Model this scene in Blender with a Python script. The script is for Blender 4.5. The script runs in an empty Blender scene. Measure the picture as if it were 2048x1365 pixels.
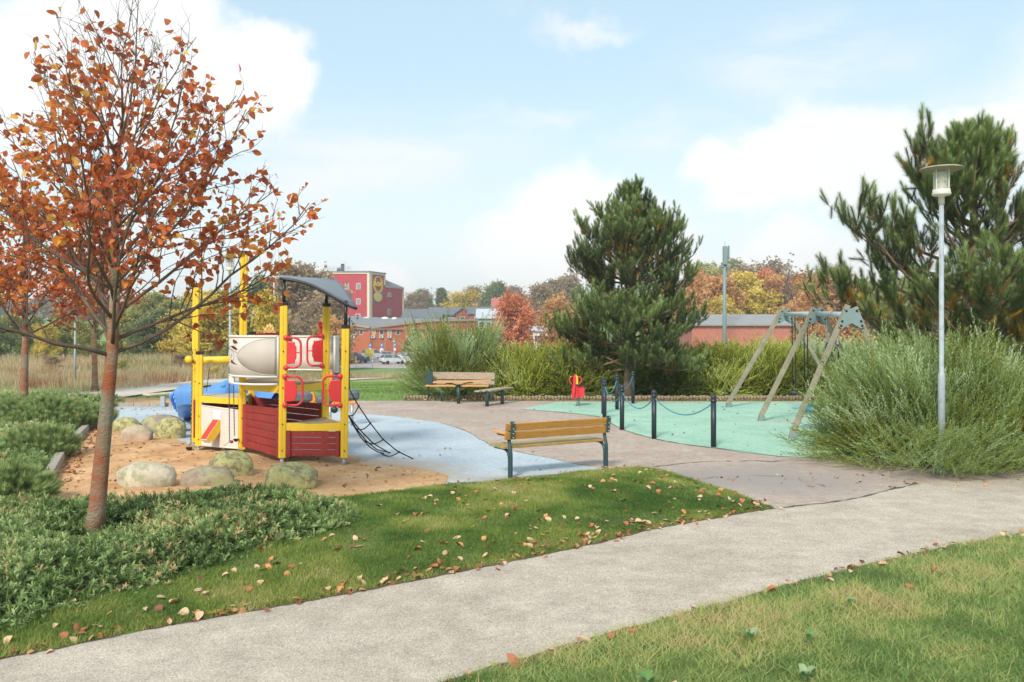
import bpy, math, random
import numpy as np
from mathutils.geometry import tessellate_polygon
from mathutils import Vector
RNG = np.random.default_rng(7)
PI = math.pi
FP, CH, HY = 1700.0, 2.2, 665.0        # focal length in photo pixels, eye height, horizon row
scene = bpy.context.scene
COL = scene.collection

def gp(px, py, z=0.0):                  # photo pixel of a point on level ground -> plan position
    Y = FP * (CH - z) / (py - HY)
    return ((px - 1024) * Y / FP, Y)
def at(px, py, Y):                      # photo pixel of a point at distance Y -> position
    return np.array([(px - 1024) * Y / FP, Y, CH - (py - HY) * Y / FP])
def gz(x, y):                           # terrain height
    x = np.asarray(x, float); y = np.asarray(y, float)
    t = np.clip((y - 28) / 72, 0, 1)
    t = np.where(t < .08, t * t / .16, t - .04) / .96
    r = np.clip((x / np.maximum(y, 5) + .37) / .12, 0, 1); drop = .75 + 2.35 * r * r * (3 - 2 * r)
    z = -drop * t
    hill = np.clip((y - 225) / 190, 0, 1)
    hill = hill * hill * (3 - 2 * hill)
    z = z + hill * (11 + 6 * np.clip(x / 120, -0.3, 1.2))
    return z

# ---------------------------------------------------------------- noise
_T = np.random.default_rng(3).random((256, 256))
def vnoise(x, y, s=1.0, o=0):
    x = np.asarray(x, float) * s + 37.2 * o + 500; y = np.asarray(y, float) * s + 11.7 * o + 500
    i = np.floor(x).astype(int); j = np.floor(y).astype(int)
    u = x - i; v = y - j; u = u * u * (3 - 2 * u); v = v * v * (3 - 2 * v)
    a = _T[i % 256, j % 256]; b = _T[(i + 1) % 256, j % 256]; c = _T[i % 256, (j + 1) % 256]; d = _T[(i + 1) % 256, (j + 1) % 256]
    return (a * (1 - u) + b * u) * (1 - v) + (c * (1 - u) + d * u) * v
def fbm(x, y, s=1.0, o=0):
    return vnoise(x, y, s, o) * .55 + vnoise(x, y, s * 2.1, o + 1) * .3 + vnoise(x, y, s * 4.3, o + 2) * .15

# ---------------------------------------------------------------- mesh builder
def nrm(v):
    v = np.asarray(v, float); n = np.linalg.norm(v, axis=-1, keepdims=True)
    return v / np.maximum(n, 1e-9)
def rotz(a):
    c, s = math.cos(a), math.sin(a); return np.array([[c, -s, 0], [s, c, 0], [0, 0, 1.0]])
def frames(D, roll=None):               # matrices whose third column is D
    D = nrm(np.atleast_2d(D)); n = len(D)
    ref = np.where(np.abs(D[:, 2:3]) > .95, np.array([[1.0, 0, 0]]), np.array([[0, 0, 1.0]]))
    X = nrm(np.cross(ref, D)); Yv = np.cross(D, X)
    if roll is not None:
        c, s = np.cos(roll)[:, None], np.sin(roll)[:, None]
        X, Yv = X * c + Yv * s, -X * s + Yv * c
    return np.stack([X, Yv, D], axis=2)

class G:
    def __init__(s): s.V = []; s.F = []; s.n = 0; s.R = []
    def add(s, V, F, rnd=0.5, m=0, smooth=False):
        V = np.asarray(V, float).reshape(-1, 3)
        if not isinstance(F, (list, tuple)) or isinstance(F[0], tuple): F = [F]
        for f in F:
            if isinstance(f, np.ndarray): s.F.append((f + s.n, m, smooth))
            else:
                byk = {}
                for p in f: byk.setdefault(len(p), []).append(p)
                for k, ps in byk.items(): s.F.append((np.array(ps) + s.n, m, smooth))
        s.V.append(V); s.R.append(np.broadcast_to(np.asarray(rnd, float), (len(V),)).copy()); s.n += len(V)
        return s
    def box(s, c, size, R=None, **k):
        x, y, z = np.array(size) / 2
        V = np.array([[a, b, d] for a in (-x, x) for b in (-y, y) for d in (-z, z)])
        if R is not None: V = V @ np.asarray(R).T
        return s.add(V + np.array(c), [[(0, 1, 3, 2), (4, 6, 7, 5), (0, 4, 5, 1), (2, 3, 7, 6), (0, 2, 6, 4), (1, 5, 7, 3)]], **k)
    def bar(s, A, B, w, h, **k):        # box from A to B, w across, h upright
        A = np.array(A, float); B = np.array(B, float); d = B - A; L = np.linalg.norm(d); d = d / L
        up = np.array([0, 0, 1.0]) if abs(d[2]) < .97 else np.array([0, 1.0, 0])
        a = nrm(np.cross(up, d)); u = np.cross(d, a)
        return s.box((A + B) / 2, (L, w, h), np.stack([d, a, u], axis=1), **k)
    def tube(s, P, r, k=8, caps=True, **kw):
        P = np.asarray(P, float); n = len(P); r = np.broadcast_to(np.asarray(r, float), (n,))
        T = np.empty_like(P); T[1:-1] = P[2:] - P[:-2]; T[0] = P[1] - P[0]; T[-1] = P[-1] - P[-2]; T = nrm(T)
        a = nrm(np.cross(T[0], [0, 0, 1.0] if abs(T[0][2]) < .9 else [1.0, 0, 0])); N = [a]
        for i in range(1, n):
            a = a - T[i] * np.dot(a, T[i]); a = a / max(np.linalg.norm(a), 1e-9); N.append(a)
        N = np.array(N); B = np.cross(T, N); th = np.arange(k) * 2 * PI / k
        V = P[:, None] + r[:, None, None] * (N[:, None] * np.cos(th)[None, :, None] + B[:, None] * np.sin(th)[None, :, None])
        i = np.arange(n - 1)[:, None] * k; j = np.arange(k)[None]; j2 = (j + 1) % k
        Fq = np.stack([i + j, i + j2, i + k + j2, i + k + j], axis=2).reshape(-1, 4)
        kw.setdefault('smooth', True)
        F = [Fq]
        if caps: F += [np.array([list(range(k))[::-1]]), np.array([[(n - 1) * k + q for q in range(k)]])]
        return s.add(V.reshape(-1, 3), F, **kw)
    def lathe(s, prof, c=(0, 0, 0), k=20, R=None, **kw):   # prof: (radius, height) pairs
        prof = np.array(prof, float); th = np.arange(k) * 2 * PI / k; n = len(prof)
        V = np.stack([prof[:, 0:1] * np.cos(th), prof[:, 0:1] * np.sin(th), np.repeat(prof[:, 1:2], k, 1)], axis=2).reshape(-1, 3)
        if R is not None: V = V @ np.asarray(R).T
        i = np.arange(n - 1)[:, None] * k; j = np.arange(k)[None]; j2 = (j + 1) % k
        Fq = np.stack([i + j, i + j2, i + k + j2, i + k + j], axis=2).reshape(-1, 4)
        kw.setdefault('smooth', True)
        return s.add(V + np.array(c), [Fq, np.array([list(range(k))[::-1]]), np.array([[(n - 1) * k + q for q in range(k)]])], **kw)
    def ball(s, c, r, k=12, n=8, R=None, **kw):
        r = np.broadcast_to(np.asarray(r, float), (3,)); a = np.linspace(-PI / 2 + .02, PI / 2 - .02, n)
        prof = np.stack([np.cos(a), np.sin(a)], axis=1); g = G(); g.lathe(prof, k=k)
        V = g.V[0] * r
        if R is not None: V = V @ np.asarray(R).T
        kw.setdefault('smooth', True)
        return s.add(V + np.array(c), [f[0] for f in g.F], **kw)
    def prism(s, poly, z0, z1, **kw):   # poly in plan, z1 may be per corner
        poly = [tuple(p[:2]) for p in poly]; n = len(poly)
        z0 = np.broadcast_to(z0, (n,)); z1 = np.broadcast_to(z1, (n,))
        V = [(x, y, z0[i]) for i, (x, y) in enumerate(poly)] + [(x, y, z1[i]) for i, (x, y) in enumerate(poly)]
        area = sum(poly[i][0] * poly[(i + 1) % n][1] - poly[(i + 1) % n][0] * poly[i][1] for i in range(n))
        tri = [tuple(t) for t in tessellate_polygon([[Vector((x, y, 0)) for x, y in poly]])]
        def ori(t):
            a, b, c = (poly[q] for q in t)
            return t if (b[0] - a[0]) * (c[1] - a[1]) - (b[1] - a[1]) * (c[0] - a[0]) > 0 else t[::-1]
        tri = [ori(t) for t in tri]
        side = [(i, (i + 1) % n, n + (i + 1) % n, n + i) if area > 0 else ((i + 1) % n, i, n + i, n + (i + 1) % n) for i in range(n)]
        return s.add(V, [side + [tuple(q + n for q in t) for t in tri] + [t[::-1] for t in tri]], **kw)
    def slab(s, poly, M, t, **kw):      # 2D outline in plane (M columns: u, v, normal; origin M[3]) with thickness t
        g = G(); g.prism(poly, -t / 2, t / 2); o, U, Vv, N = M
        V = g.V[0]; W = np.array(o) + V[:, 0:1] * np.array(U) + V[:, 1:2] * np.array(Vv) + V[:, 2:3] * np.array(N)
        return s.add(W, [f[0] for f in g.F], **kw)
    def grid(s, P, thick=None, **kw):   # P: (n,m,3) array of points
        n, m = P.shape[:2]; i = np.arange(n - 1)[:, None] * m; j = np.arange(m - 1)[None]
        Fq = np.stack([i + j, i + j + 1, i + m + j + 1, i + m + j], axis=2).reshape(-1, 4)
        kw.setdefault('smooth', True)
        if thick is None: return s.add(P.reshape(-1, 3), [Fq], **kw)
        du = np.gradient(P, axis=0); dv = np.gradient(P, axis=1); N = nrm(np.cross(du, dv)) * thick
        V = np.concatenate([P.reshape(-1, 3), (P + N).reshape(-1, 3)]); o = n * m
        b = [k for k in range(m)] + [q * m + m - 1 for q in range(1, n)] + [(n - 1) * m + k for k in range(m - 2, -1, -1)] + [q * m for q in range(n - 2, 0, -1)]
        E = np.array([[b[q], b[(q + 1) % len(b)], b[(q + 1) % len(b)] + o, b[q] + o] for q in range(len(b))])
        return s.add(V, [Fq[:, ::-1], Fq + o, E], **kw)
    def scatter(s, TV, TF, Pos, Rot, sc=1.0, rnd=0.5, trnd=None, **kw):
        TV = np.asarray(TV, float); Pos = np.asarray(Pos, float); N = len(Pos); nv = len(TV)
        sc = np.broadcast_to(np.asarray(sc, float).reshape(-1, 1, 1) if np.ndim(sc) else sc, (N, 1, 1))
        V = np.einsum('nij,vj->nvi', Rot, TV) * sc + Pos[:, None]
        TF = np.asarray(TF); F = (TF[None] + (np.arange(N) * nv)[:, None, None]).reshape(-1, TF.shape[1])
        rr = np.broadcast_to(np.asarray(rnd, float), (N,))[:, None] + (0 if trnd is None else trnd[None])
        return s.add(V.reshape(-1, 3), [F], rnd=np.broadcast_to(rr, (N, nv)).reshape(-1), **kw)
    def build(s, name, mats, parent=None, rnd=False, bevel=0, label=None, kind=None, cat=None, group=None, local=False):
        me = bpy.data.meshes.new(name)
        V = np.concatenate(s.V)
        if parent is not None and not local:
            p = parent; off = np.zeros(3)
            while p is not None: off += np.array(p.location); p = p.parent
            V = V - off
        me.vertices.add(len(V)); me.vertices.foreach_set('co', V.astype(np.float32).ravel())
        tot = np.concatenate([np.full(len(f), f.shape[1]) for f, _, _ in s.F]); idx = np.concatenate([f.ravel() for f, _, _ in s.F])
        me.loops.add(len(idx)); me.loops.foreach_set('vertex_index', idx.astype(np.int32))
        me.polygons.add(len(tot)); st = np.concatenate([[0], np.cumsum(tot)[:-1]])
        me.polygons.foreach_set('loop_start', st.astype(np.int32))
        me.polygons.foreach_set('material_index', np.concatenate([np.full(len(f), m) for f, m, _ in s.F]).astype(np.int32))
        me.polygons.foreach_set('use_smooth', np.concatenate([np.full(len(f), sm) for f, _, sm in s.F]))
        me.update(calc_edges=True)
        if rnd:
            a = me.attributes.new('rnd', 'FLOAT', 'POINT'); a.data.foreach_set('value', np.concatenate(s.R).astype(np.float32))
        for m in (mats if isinstance(mats, (list, tuple)) else [mats]): me.materials.append(m)
        o = bpy.data.objects.new(name, me); COL.objects.link(o); o.parent = parent
        if bevel:
            b = o.modifiers.new('Bevel', 'BEVEL'); b.width = bevel; b.segments = 2; b.limit_method = 'ANGLE'; b.angle_limit = .7
        tag(o, label, cat, group, kind)
        return o

def tag(o, label=None, cat=None, group=None, kind=None):
    if label: o['label'] = label
    if cat: o['category'] = cat
    if group: o['group'] = group
    if kind: o['kind'] = kind
    return o
def thing(name, label, cat, loc=(0, 0, 0), group=None):
    o = bpy.data.objects.new(name, None); COL.objects.link(o); o.location = [float(q) for q in loc]
    o.empty_display_size = .1
    return tag(o, label, cat, group)
def copy_tree(o, loc=None, rz=None, sc=None, label=None, parent=None, group=None, mats=None):
    c = o.copy(); COL.objects.link(c); c.parent = parent
    if loc is not None: c.location = [float(q) for q in loc]
    if rz is not None: c.rotation_euler = (0, 0, rz)
    if sc is not None: c.scale = (sc, sc, sc) if np.ndim(sc) == 0 else sc
    if label: c['label'] = label
    if group: c['group'] = group
    if mats and c.type == 'MESH':
        for i, sl in enumerate(c.material_slots):
            if sl.material and sl.material.name in mats: sl.link = 'OBJECT'; sl.material = mats[o.material_slots[i].material.name]
    for ch in [q for q in bpy.data.objects if q.parent == o] if o.children else []: copy_tree(ch, parent=c, mats=mats)
    return c

# ---------------------------------------------------------------- materials
def _new(name):
    m = bpy.data.materials.new(name); m.use_nodes = True; nt = m.node_tree; nt.nodes.clear()
    out = nt.nodes.new('ShaderNodeOutputMaterial'); return m, nt, out
def _node(nt, t, **k):
    n = nt.nodes.new(t)
    for a, b in k.items():
        if a in n.inputs.keys(): n.inputs[a].default_value = b
        else: setattr(n, a, b)
    return n
def _ramp(nt, stops):
    r = nt.nodes.new('ShaderNodeValToRGB'); e = r.color_ramp.elements
    while len(e) < len(stops): e.new(.5)
    for q, (p, c) in zip(e, stops): q.position = p; q.color = (*c, 1)
    return r
def C4(c): return (c[0], c[1], c[2], 1)
def mat(name, col, rough=.6, var=.12, scale=6, metal=0, bump=0, bscale=60, col2=None, c2scale=2, c2lo=.5, c2hi=.65, stretch=None, spec=.4, coat=0, alpha=1):
    """paint, wood, stone: base colour with noise variation, optional patches of a second colour and bump"""
    m, nt, out = _new(name); L = nt.links.new
    bs = _node(nt, 'ShaderNodeBsdfPrincipled', Roughness=rough, Metallic=metal)
    bs.inputs['Specular IOR Level'].default_value = spec; bs.inputs['Coat Weight'].default_value = coat; bs.inputs['Alpha'].default_value = alpha
    tc = _node(nt, 'ShaderNodeTexCoord'); mp = _node(nt, 'ShaderNodeMapping'); L(tc.outputs['Object'], mp.inputs[0])
    if stretch: mp.inputs['Scale'].default_value = stretch
    n1 = _node(nt, 'ShaderNodeTexNoise', Scale=scale, Detail=6.0, Roughness=.65); L(mp.outputs[0], n1.inputs['Vector'])
    c = np.array(col)
    r = _ramp(nt, [(.3, tuple(np.clip(c * (1 - var), 0, 1))), (.7, tuple(np.clip(c * (1 + var), 0, 1)))]); L(n1.outputs[0], r.inputs[0])
    src = r.outputs[0]
    if col2 is not None:
        n2 = _node(nt, 'ShaderNodeTexNoise', Scale=c2scale, Detail=8.0, Roughness=.7); L(mp.outputs[0], n2.inputs['Vector'])
        mr = _node(nt, 'ShaderNodeMapRange'); mr.inputs['From Min'].default_value = c2lo; mr.inputs['From Max'].default_value = c2hi; L(n2.outputs[0], mr.inputs[0])
        mx = _node(nt, 'ShaderNodeMix', data_type='RGBA'); L(mr.outputs[0], mx.inputs[0]); L(src, mx.inputs[6]); mx.inputs[7].default_value = C4(col2); src = mx.outputs[2]
    L(src, bs.inputs['Base Color'])
    if bump:
        n3 = _node(nt, 'ShaderNodeTexNoise', Scale=bscale, Detail=5.0, Roughness=.6); L(mp.outputs[0], n3.inputs['Vector'])
        bp = _node(nt, 'ShaderNodeBump', Strength=min(bump, 1.0), Distance=.02); L(n3.outputs[0], bp.inputs['Height']); L(bp.outputs[0], bs.inputs['Normal'])
    L(bs.outputs[0], out.inputs[0]); return m
def leafmat(name, stops, trans=.35, rough=.55, nscale=.0):
    """foliage: colour ramp over the per-leaf random attribute, some light passing through"""
    m, nt, out = _new(name); L = nt.links.new
    a = _node(nt, 'ShaderNodeAttribute', attribute_name='rnd'); src = a.outputs['Fac']
    if nscale:
        g = _node(nt, 'ShaderNodeNewGeometry'); n = _node(nt, 'ShaderNodeTexNoise', Scale=nscale, Detail=2.0); L(g.outputs['Position'], n.inputs['Vector'])
        ma = _node(nt, 'ShaderNodeMath', operation='MULTIPLY_ADD'); L(n.outputs[0], ma.inputs[0]); ma.inputs[1].default_value = 1.5; ma.inputs[2].default_value = -.75
        ad = _node(nt, 'ShaderNodeMath', operation='ADD', use_clamp=True); L(ma.outputs[0], ad.inputs[0]); L(src, ad.inputs[1]); src = ad.outputs[0]
    r = _ramp(nt, stops); L(src, r.inputs[0])
    bs = _node(nt, 'ShaderNodeBsdfPrincipled', Roughness=rough); bs.inputs['Specular IOR Level'].default_value = .25; L(r.outputs[0], bs.inputs['Base Color'])
    tr = _node(nt, 'ShaderNodeBsdfTranslucent'); L(r.outputs[0], tr.inputs[0])
    mx = _node(nt, 'ShaderNodeMixShader', Fac=trans); L(bs.outputs[0], mx.inputs[1]); L(tr.outputs[0], mx.inputs[2]); L(mx.outputs[0], out.inputs[0])
    return m
def ground_mat(name, cols, scales, rough=.9, bump=.3, bscale=90, speck=None, speckscale=150, extra=None):
    """ground covers in world coordinates: base mottled between cols, fine speckle, optional dusting round a spot"""
    m, nt, out = _new(name); L = nt.links.new
    g = _node(nt, 'ShaderNodeNewGeometry'); P = g.outputs['Position']
    bs = _node(nt, 'ShaderNodeBsdfPrincipled', Roughness=rough); bs.inputs['Specular IOR Level'].default_value = .2
    n1 = _node(nt, 'ShaderNodeTexNoise', Scale=scales[0], Detail=8.0, Roughness=.62); L(P, n1.inputs['Vector'])
    r = _ramp(nt, [(.32 + .36 * i / (len(cols) - 1), c) for i, c in enumerate(cols)]); L(n1.outputs[0], r.inputs[0]); src = r.outputs[0]
    n2 = _node(nt, 'ShaderNodeTexNoise', Scale=scales[1], Detail=4.0, Roughness=.8); L(P, n2.inputs['Vector'])
    mr = _node(nt, 'ShaderNodeMapRange'); mr.inputs['From Min'].default_value = .3; mr.inputs['From Max'].default_value = .7; mr.inputs['To Min'].default_value = .8; mr.inputs['To Max'].default_value = 1.2; L(n2.outputs[0], mr.inputs[0])
    vm = _node(nt, 'ShaderNodeVectorMath', operation='SCALE'); L(src, vm.inputs[0]); L(mr.outputs[0], vm.inputs['Scale']); src = vm.outputs[0]
    if speck:
        v = _node(nt, 'ShaderNodeTexVoronoi', Scale=speckscale); L(P, v.inputs['Vector'])
        cr = _ramp(nt, [(0, (speck[0],) * 3), (.5, (1, 1, 1)), (1, (speck[1],) * 3)]); L(v.outputs['Color'], cr.inputs[0])
        mm = _node(nt, 'ShaderNodeVectorMath', operation='MULTIPLY'); L(src, mm.inputs[0]); L(cr.outputs[0], mm.inputs[1]); src = mm.outputs[0]
    for (cx, cy, sx, sy, r0, r1, colr, nsc, namp) in (extra or []):   # patches: dusting of sand, moss, worn spots
        mp = _node(nt, 'ShaderNodeMapping'); mp.vector_type = 'POINT'; mp.inputs['Location'].default_value = (-cx / sx, -cy / sy, 0); mp.inputs['Scale'].default_value = (1 / sx, 1 / sy, 0); L(P, mp.inputs[0])
        ln = _node(nt, 'ShaderNodeVectorMath', operation='LENGTH'); L(mp.outputs[0], ln.inputs[0])
        n3 = _node(nt, 'ShaderNodeTexNoise', Scale=nsc, Detail=7.0, Roughness=.75); L(P, n3.inputs['Vector'])
        ma = _node(nt, 'ShaderNodeMath', operation='MULTIPLY_ADD'); L(n3.outputs[0], ma.inputs[0]); ma.inputs[1].default_value = namp; L(ln.outputs['Value'], ma.inputs[2])
        m2 = _node(nt, 'ShaderNodeMapRange'); m2.inputs['From Min'].default_value = r0 + namp * .5; m2.inputs['From Max'].default_value = r1 + namp * .5; m2.inputs['To Min'].default_value = .92; m2.inputs['To Max'].default_value = 0; L(ma.outputs[0], m2.inputs[0])
        mx = _node(nt, 'ShaderNodeMix', data_type='RGBA'); L(m2.outputs[0], mx.inputs[0]); L(src, mx.inputs[6]); mx.inputs[7].default_value = C4(colr); src = mx.outputs[2]
    L(src, bs.inputs['Base Color'])
    n4 = _node(nt, 'ShaderNodeTexNoise', Scale=bscale, Detail=6.0, Roughness=.7); L(P, n4.inputs['Vector'])
    bp = _node(nt, 'ShaderNodeBump', Strength=bump, Distance=.02); L(n4.outputs[0], bp.inputs['Height']); L(bp.outputs[0], bs.inputs['Normal'])
    L(bs.outputs[0], out.inputs[0]); return m

# ---------------------------------------------------------------- polygons on the ground
def pix(poly, z=0): return [gp(x, y, z) for x, y in poly]
def inside(poly, x, y):
    x = np.asarray(x); y = np.asarray(y); r = np.zeros(x.shape, bool); n = len(poly)
    for i in range(n):
        x1, y1 = poly[i]; x2, y2 = poly[(i + 1) % n]
        if y1 == y2: continue
        c = ((y1 > y) != (y2 > y)) & (x < (x2 - x1) * (y - y1) / (y2 - y1) + x1); r ^= c
    return r
def edge_dist(poly, x, y, closed=True):
    x = np.asarray(x, float); y = np.asarray(y, float); d = np.full(x.shape, 1e9); n = len(poly)
    for i in range(n if closed else n - 1):
        x1, y1 = poly[i]; x2, y2 = poly[(i + 1) % n]; dx, dy = x2 - x1, y2 - y1; L = dx * dx + dy * dy
        if L == 0: continue
        t = np.clip(((x - x1) * dx + (y - y1) * dy) / L, 0, 1); d = np.minimum(d, np.hypot(x - x1 - t * dx, y - y1 - t * dy))
    return d
def smooth_poly(poly, step=.25, amp=0, sc=1.5, o=0, closed=True, cr=True):
    """densified outline (Catmull-Rom) with a little wander"""
    P = np.array(poly, float); n = len(P); out = []
    for i in range(n if closed else n - 1):
        if closed: a, b, c, d = P[(i - 1) % n], P[i], P[(i + 1) % n], P[(i + 2) % n]
        else: a, b, c, d = P[max(i - 1, 0)], P[i], P[i + 1], P[min(i + 2, n - 1)]
        m = max(1, int(np.linalg.norm(c - b) / step))
        for q in range(m):
            t = q / m
            p = .5 * (2 * b + (c - a) * t + (2 * a - 5 * b + 4 * c - d) * t * t + (3 * b - a - 3 * c + d) * t ** 3) if cr else b + (c - b) * t
            out.append(p)
    if not closed: out.append(P[-1])
    out = np.array(out)
    if amp: out[:, 0] += (fbm(out[:, 0], out[:, 1], sc, o) - .5) * 2 * amp; out[:, 1] += (fbm(out[:, 0], out[:, 1], sc, o + 5) - .5) * 2 * amp
    return [tuple(p) for p in out]
def sheet(name, poly, z, m, kind='structure'):
    g = G(); V = [(x, y, z) for x, y in poly]; tri = [tuple(t) for t in tessellate_polygon([[Vector((x, y, 0)) for x, y in poly]])]
    tt = []
    for t in tri:
        a, b, c = (poly[q] for q in t)
        tt.append(t if (b[0] - a[0]) * (c[1] - a[1]) - (b[1] - a[1]) * (c[0] - a[0]) > 0 else t[::-1])
    g.add(V, np.array(tt)); return g.build(name, m, kind=kind)
def sample_poly(poly, n, rng=RNG):
    P = np.array(poly); lo, hi = P.min(0), P.max(0); X = []; 
    while sum(len(q) for q in X) < n:
        p = rng.random((n * 2 + 10, 2)) * (hi - lo) + lo; X.append(p[inside(poly, p[:, 0], p[:, 1])])
    return np.concatenate(X)[:n]
def randrot(n, rng=RNG):
    return frames(rng.normal(size=(n, 3)), rng.random(n) * 2 * PI)
# ================================================================ camera, sky, sun
cam = bpy.data.cameras.new('camera'); camo = bpy.data.objects.new('camera', cam); COL.objects.link(camo)
camo.location = (0, 0, CH); camo.rotation_euler = (PI / 2, 0, 0)
cam.sensor_width = 36; cam.lens = FP / 2048 * 36; cam.shift_y = -(682.5 - HY) / 2048; cam.clip_end = 3000
cam.dof.use_dof = True; cam.dof.focus_distance = 13.5; cam.dof.aperture_fstop = 3.2
scene.camera = camo
scene.view_settings.view_transform = 'Standard'; scene.view_settings.look = 'None'; scene.view_settings.exposure = 0.72; scene.view_settings.gamma = 1
SUN_EL, SUN_AZ = math.radians(38), math.radians(200)      # azimuth clockwise from +Y: behind the camera, to the left
w = bpy.data.worlds.new('World'); scene.world = w; w.use_nodes = True; nt = w.node_tree; nt.nodes.clear(); L = nt.links.new
wo = nt.nodes.new('ShaderNodeOutputWorld'); bg = nt.nodes.new('ShaderNodeBackground'); bg.inputs[1].default_value = .12; L(bg.outputs[0], wo.inputs[0])
sky = nt.nodes.new('ShaderNodeTexSky'); sky.sky_type = 'NISHITA'; sky.sun_disc = False; sky.sun_elevation = SUN_EL; sky.sun_rotation = SUN_AZ; sky.dust_density = 1.0; sky.ozone_density = 2.0; sky.air_density = 1.0
tc = nt.nodes.new('ShaderNodeTexCoord'); D = tc.outputs['Generated']
def vm(op, a, b=None, out=0):
    n = nt.nodes.new('ShaderNodeVectorMath'); n.operation = op
    for i, q in enumerate((a, b)):
        if q is None: continue
        if hasattr(q, 'links'): L(q, n.inputs[i])
        else: n.inputs[i].default_value = q
    return n.outputs[out]
def mth(op, a, b=None, c=None, clamp=False):
    n = nt.nodes.new('ShaderNodeMath'); n.operation = op; n.use_clamp = clamp
    for i, q in enumerate((a, b, c)):
        if q is None: continue
        if hasattr(q, 'links'): L(q, n.inputs[i])
        else: n.inputs[i].default_value = q
    return n.outputs[0]
def mrg(a, lo, hi, t0=0, t1=1, smooth=True):
    n = nt.nodes.new('ShaderNodeMapRange'); n.interpolation_type = 'SMOOTHSTEP' if smooth else 'LINEAR'
    for i, q in zip((0, 1, 2, 3, 4), (a, lo, hi, t0, t1)):
        if hasattr(q, 'links'): L(q, n.inputs[i])
        else: n.inputs[i].default_value = q
    return n.outputs[0]
def noise(vec, s, det=6, rough=.55, out=1):
    n = nt.nodes.new('ShaderNodeTexNoise'); n.inputs['Scale'].default_value = s; n.inputs['Detail'].default_value = det; n.inputs['Roughness'].default_value = rough; L(vec, n.inputs['Vector']); return n.outputs[out]
def mixc(f, a, b):
    n = nt.nodes.new('ShaderNodeMix'); n.data_type = 'RGBA'
    for i, q in zip((0, 6, 7), (f, a, b)):
        if hasattr(q, 'links'): L(q, n.inputs[i])
        else: n.inputs[i].default_value = q
    return n.outputs[2]
# cumulus heaps stand in fixed directions of the sky; their rims are broken up by noise
nz = vm('SUBTRACT', noise(D, 7, 9, .62), (.5, .5, .5)); Dn = vm('NORMALIZE', vm('ADD', D, vm('MULTIPLY', nz, (.13, .13, .13))))
def blobs(lst, soft, Dv):
    acc = None
    for (px, py, rpx, sq) in lst:       # direction given by where it is seen, radius in the same units; sq flattens
        d = nrm(np.array([(px - 1024) / FP, 1.0, -(py - HY) / FP])); rad = rpx / FP
        sub = vm('SUBTRACT', Dv, tuple(d)); sub = vm('MULTIPLY', sub, (1, 1, sq)); ln = vm('LENGTH', sub, out=1)
        v = mrg(ln, rad * soft, rad * (2 - soft), 1, 0); acc = v if acc is None else mth('MAXIMUM', acc, v)
    return acc
cum = blobs([(50, 150, 120, 1.1), (170, 70, 130, 1.1), (310, 80, 140, 1.1), (420, 170, 120, 1.2), (500, 130, 85, 1.2), (300, 190, 130, 1.3), (540, 200, 70, 1.1),
             (1150, 470, 130, 1.2), (1040, 520, 110, 1.3), (1290, 520, 130, 1.3),
             (1640, 290, 90, 1.0), (1740, 310, 110, 1.2), (1560, 340, 110, 1.3), (1480, 350, 90, 1.6), (1850, 310, 100, 1.6), (1960, 280, 110, 1.8), (1700, 360, 90, 1.4),
             (1600, 520, 90, 1.3), (1540, 550, 100, 1.5), (1680, 540, 90, 1.3), (800, 580, 70, 1.5),
             (-500, 200, 320, 1.2), (-1400, 100, 500, 1.2), (2700, 200, 380, 1.2), (3600, 0, 500, 1.2), (1000, -900, 400, 1), (300, -1700, 500, 1)], .72, Dn)
ns2 = vm('MULTIPLY', D, (1, 1, 5)); st = noise(ns2, 3.2, 7, .6, 0)
wisp = blobs([(800, 290, 200, 3.5), (660, 330, 150, 2.5), (720, 345, 160, 4), (1000, 245, 130, 7), (1400, 280, 130, 4), (1170, 50, 90, 6), (1620, 110, 170, 3), (1960, 240, 170, 3)], .15, Dn)
wisp = mth('MULTIPLY', mth('MULTIPLY', wisp, mrg(st, .35, .62)), .75)
sep = nt.nodes.new('ShaderNodeSeparateXYZ'); L(D, sep.inputs[0]); el = sep.outputs[2]
veil = mrg(el, 0.0, .32, .88, .14)       # milky air thickens towards the horizon
tint = vm('MULTIPLY', sky.outputs[0], (1.05, 1.05, .9))
tint = mixc(.55, tint, (3.25, 4.8, 5.75, 1))
base = mixc(veil, tint, (5.35, 5.6, 5.65, 1))
base = mixc(wisp, base, (5.2, 5.3, 5.3, 1))
shade = noise(D, 4, 5, .5, 0)
white = mixc(mrg(shade, .35, .7), (6.0, 6.0, 5.95, 1), (5.5, 5.55, 5.5, 1))
full = mixc(mth('MULTIPLY', cum, .9), base, white)
L(full, bg.inputs[0])
sun = bpy.data.lights.new('sun', 'SUN'); sun.energy = 2.5; sun.angle = math.radians(13); sun.color = (1, .92, .80)
so = bpy.data.objects.new('sun', sun); COL.objects.link(so)
sd = Vector((math.sin(SUN_AZ) * math.cos(SUN_EL), math.cos(SUN_AZ) * math.cos(SUN_EL), math.sin(SUN_EL)))
so.rotation_euler = (-sd).to_track_quat('-Z', 'Y').to_euler()
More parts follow.
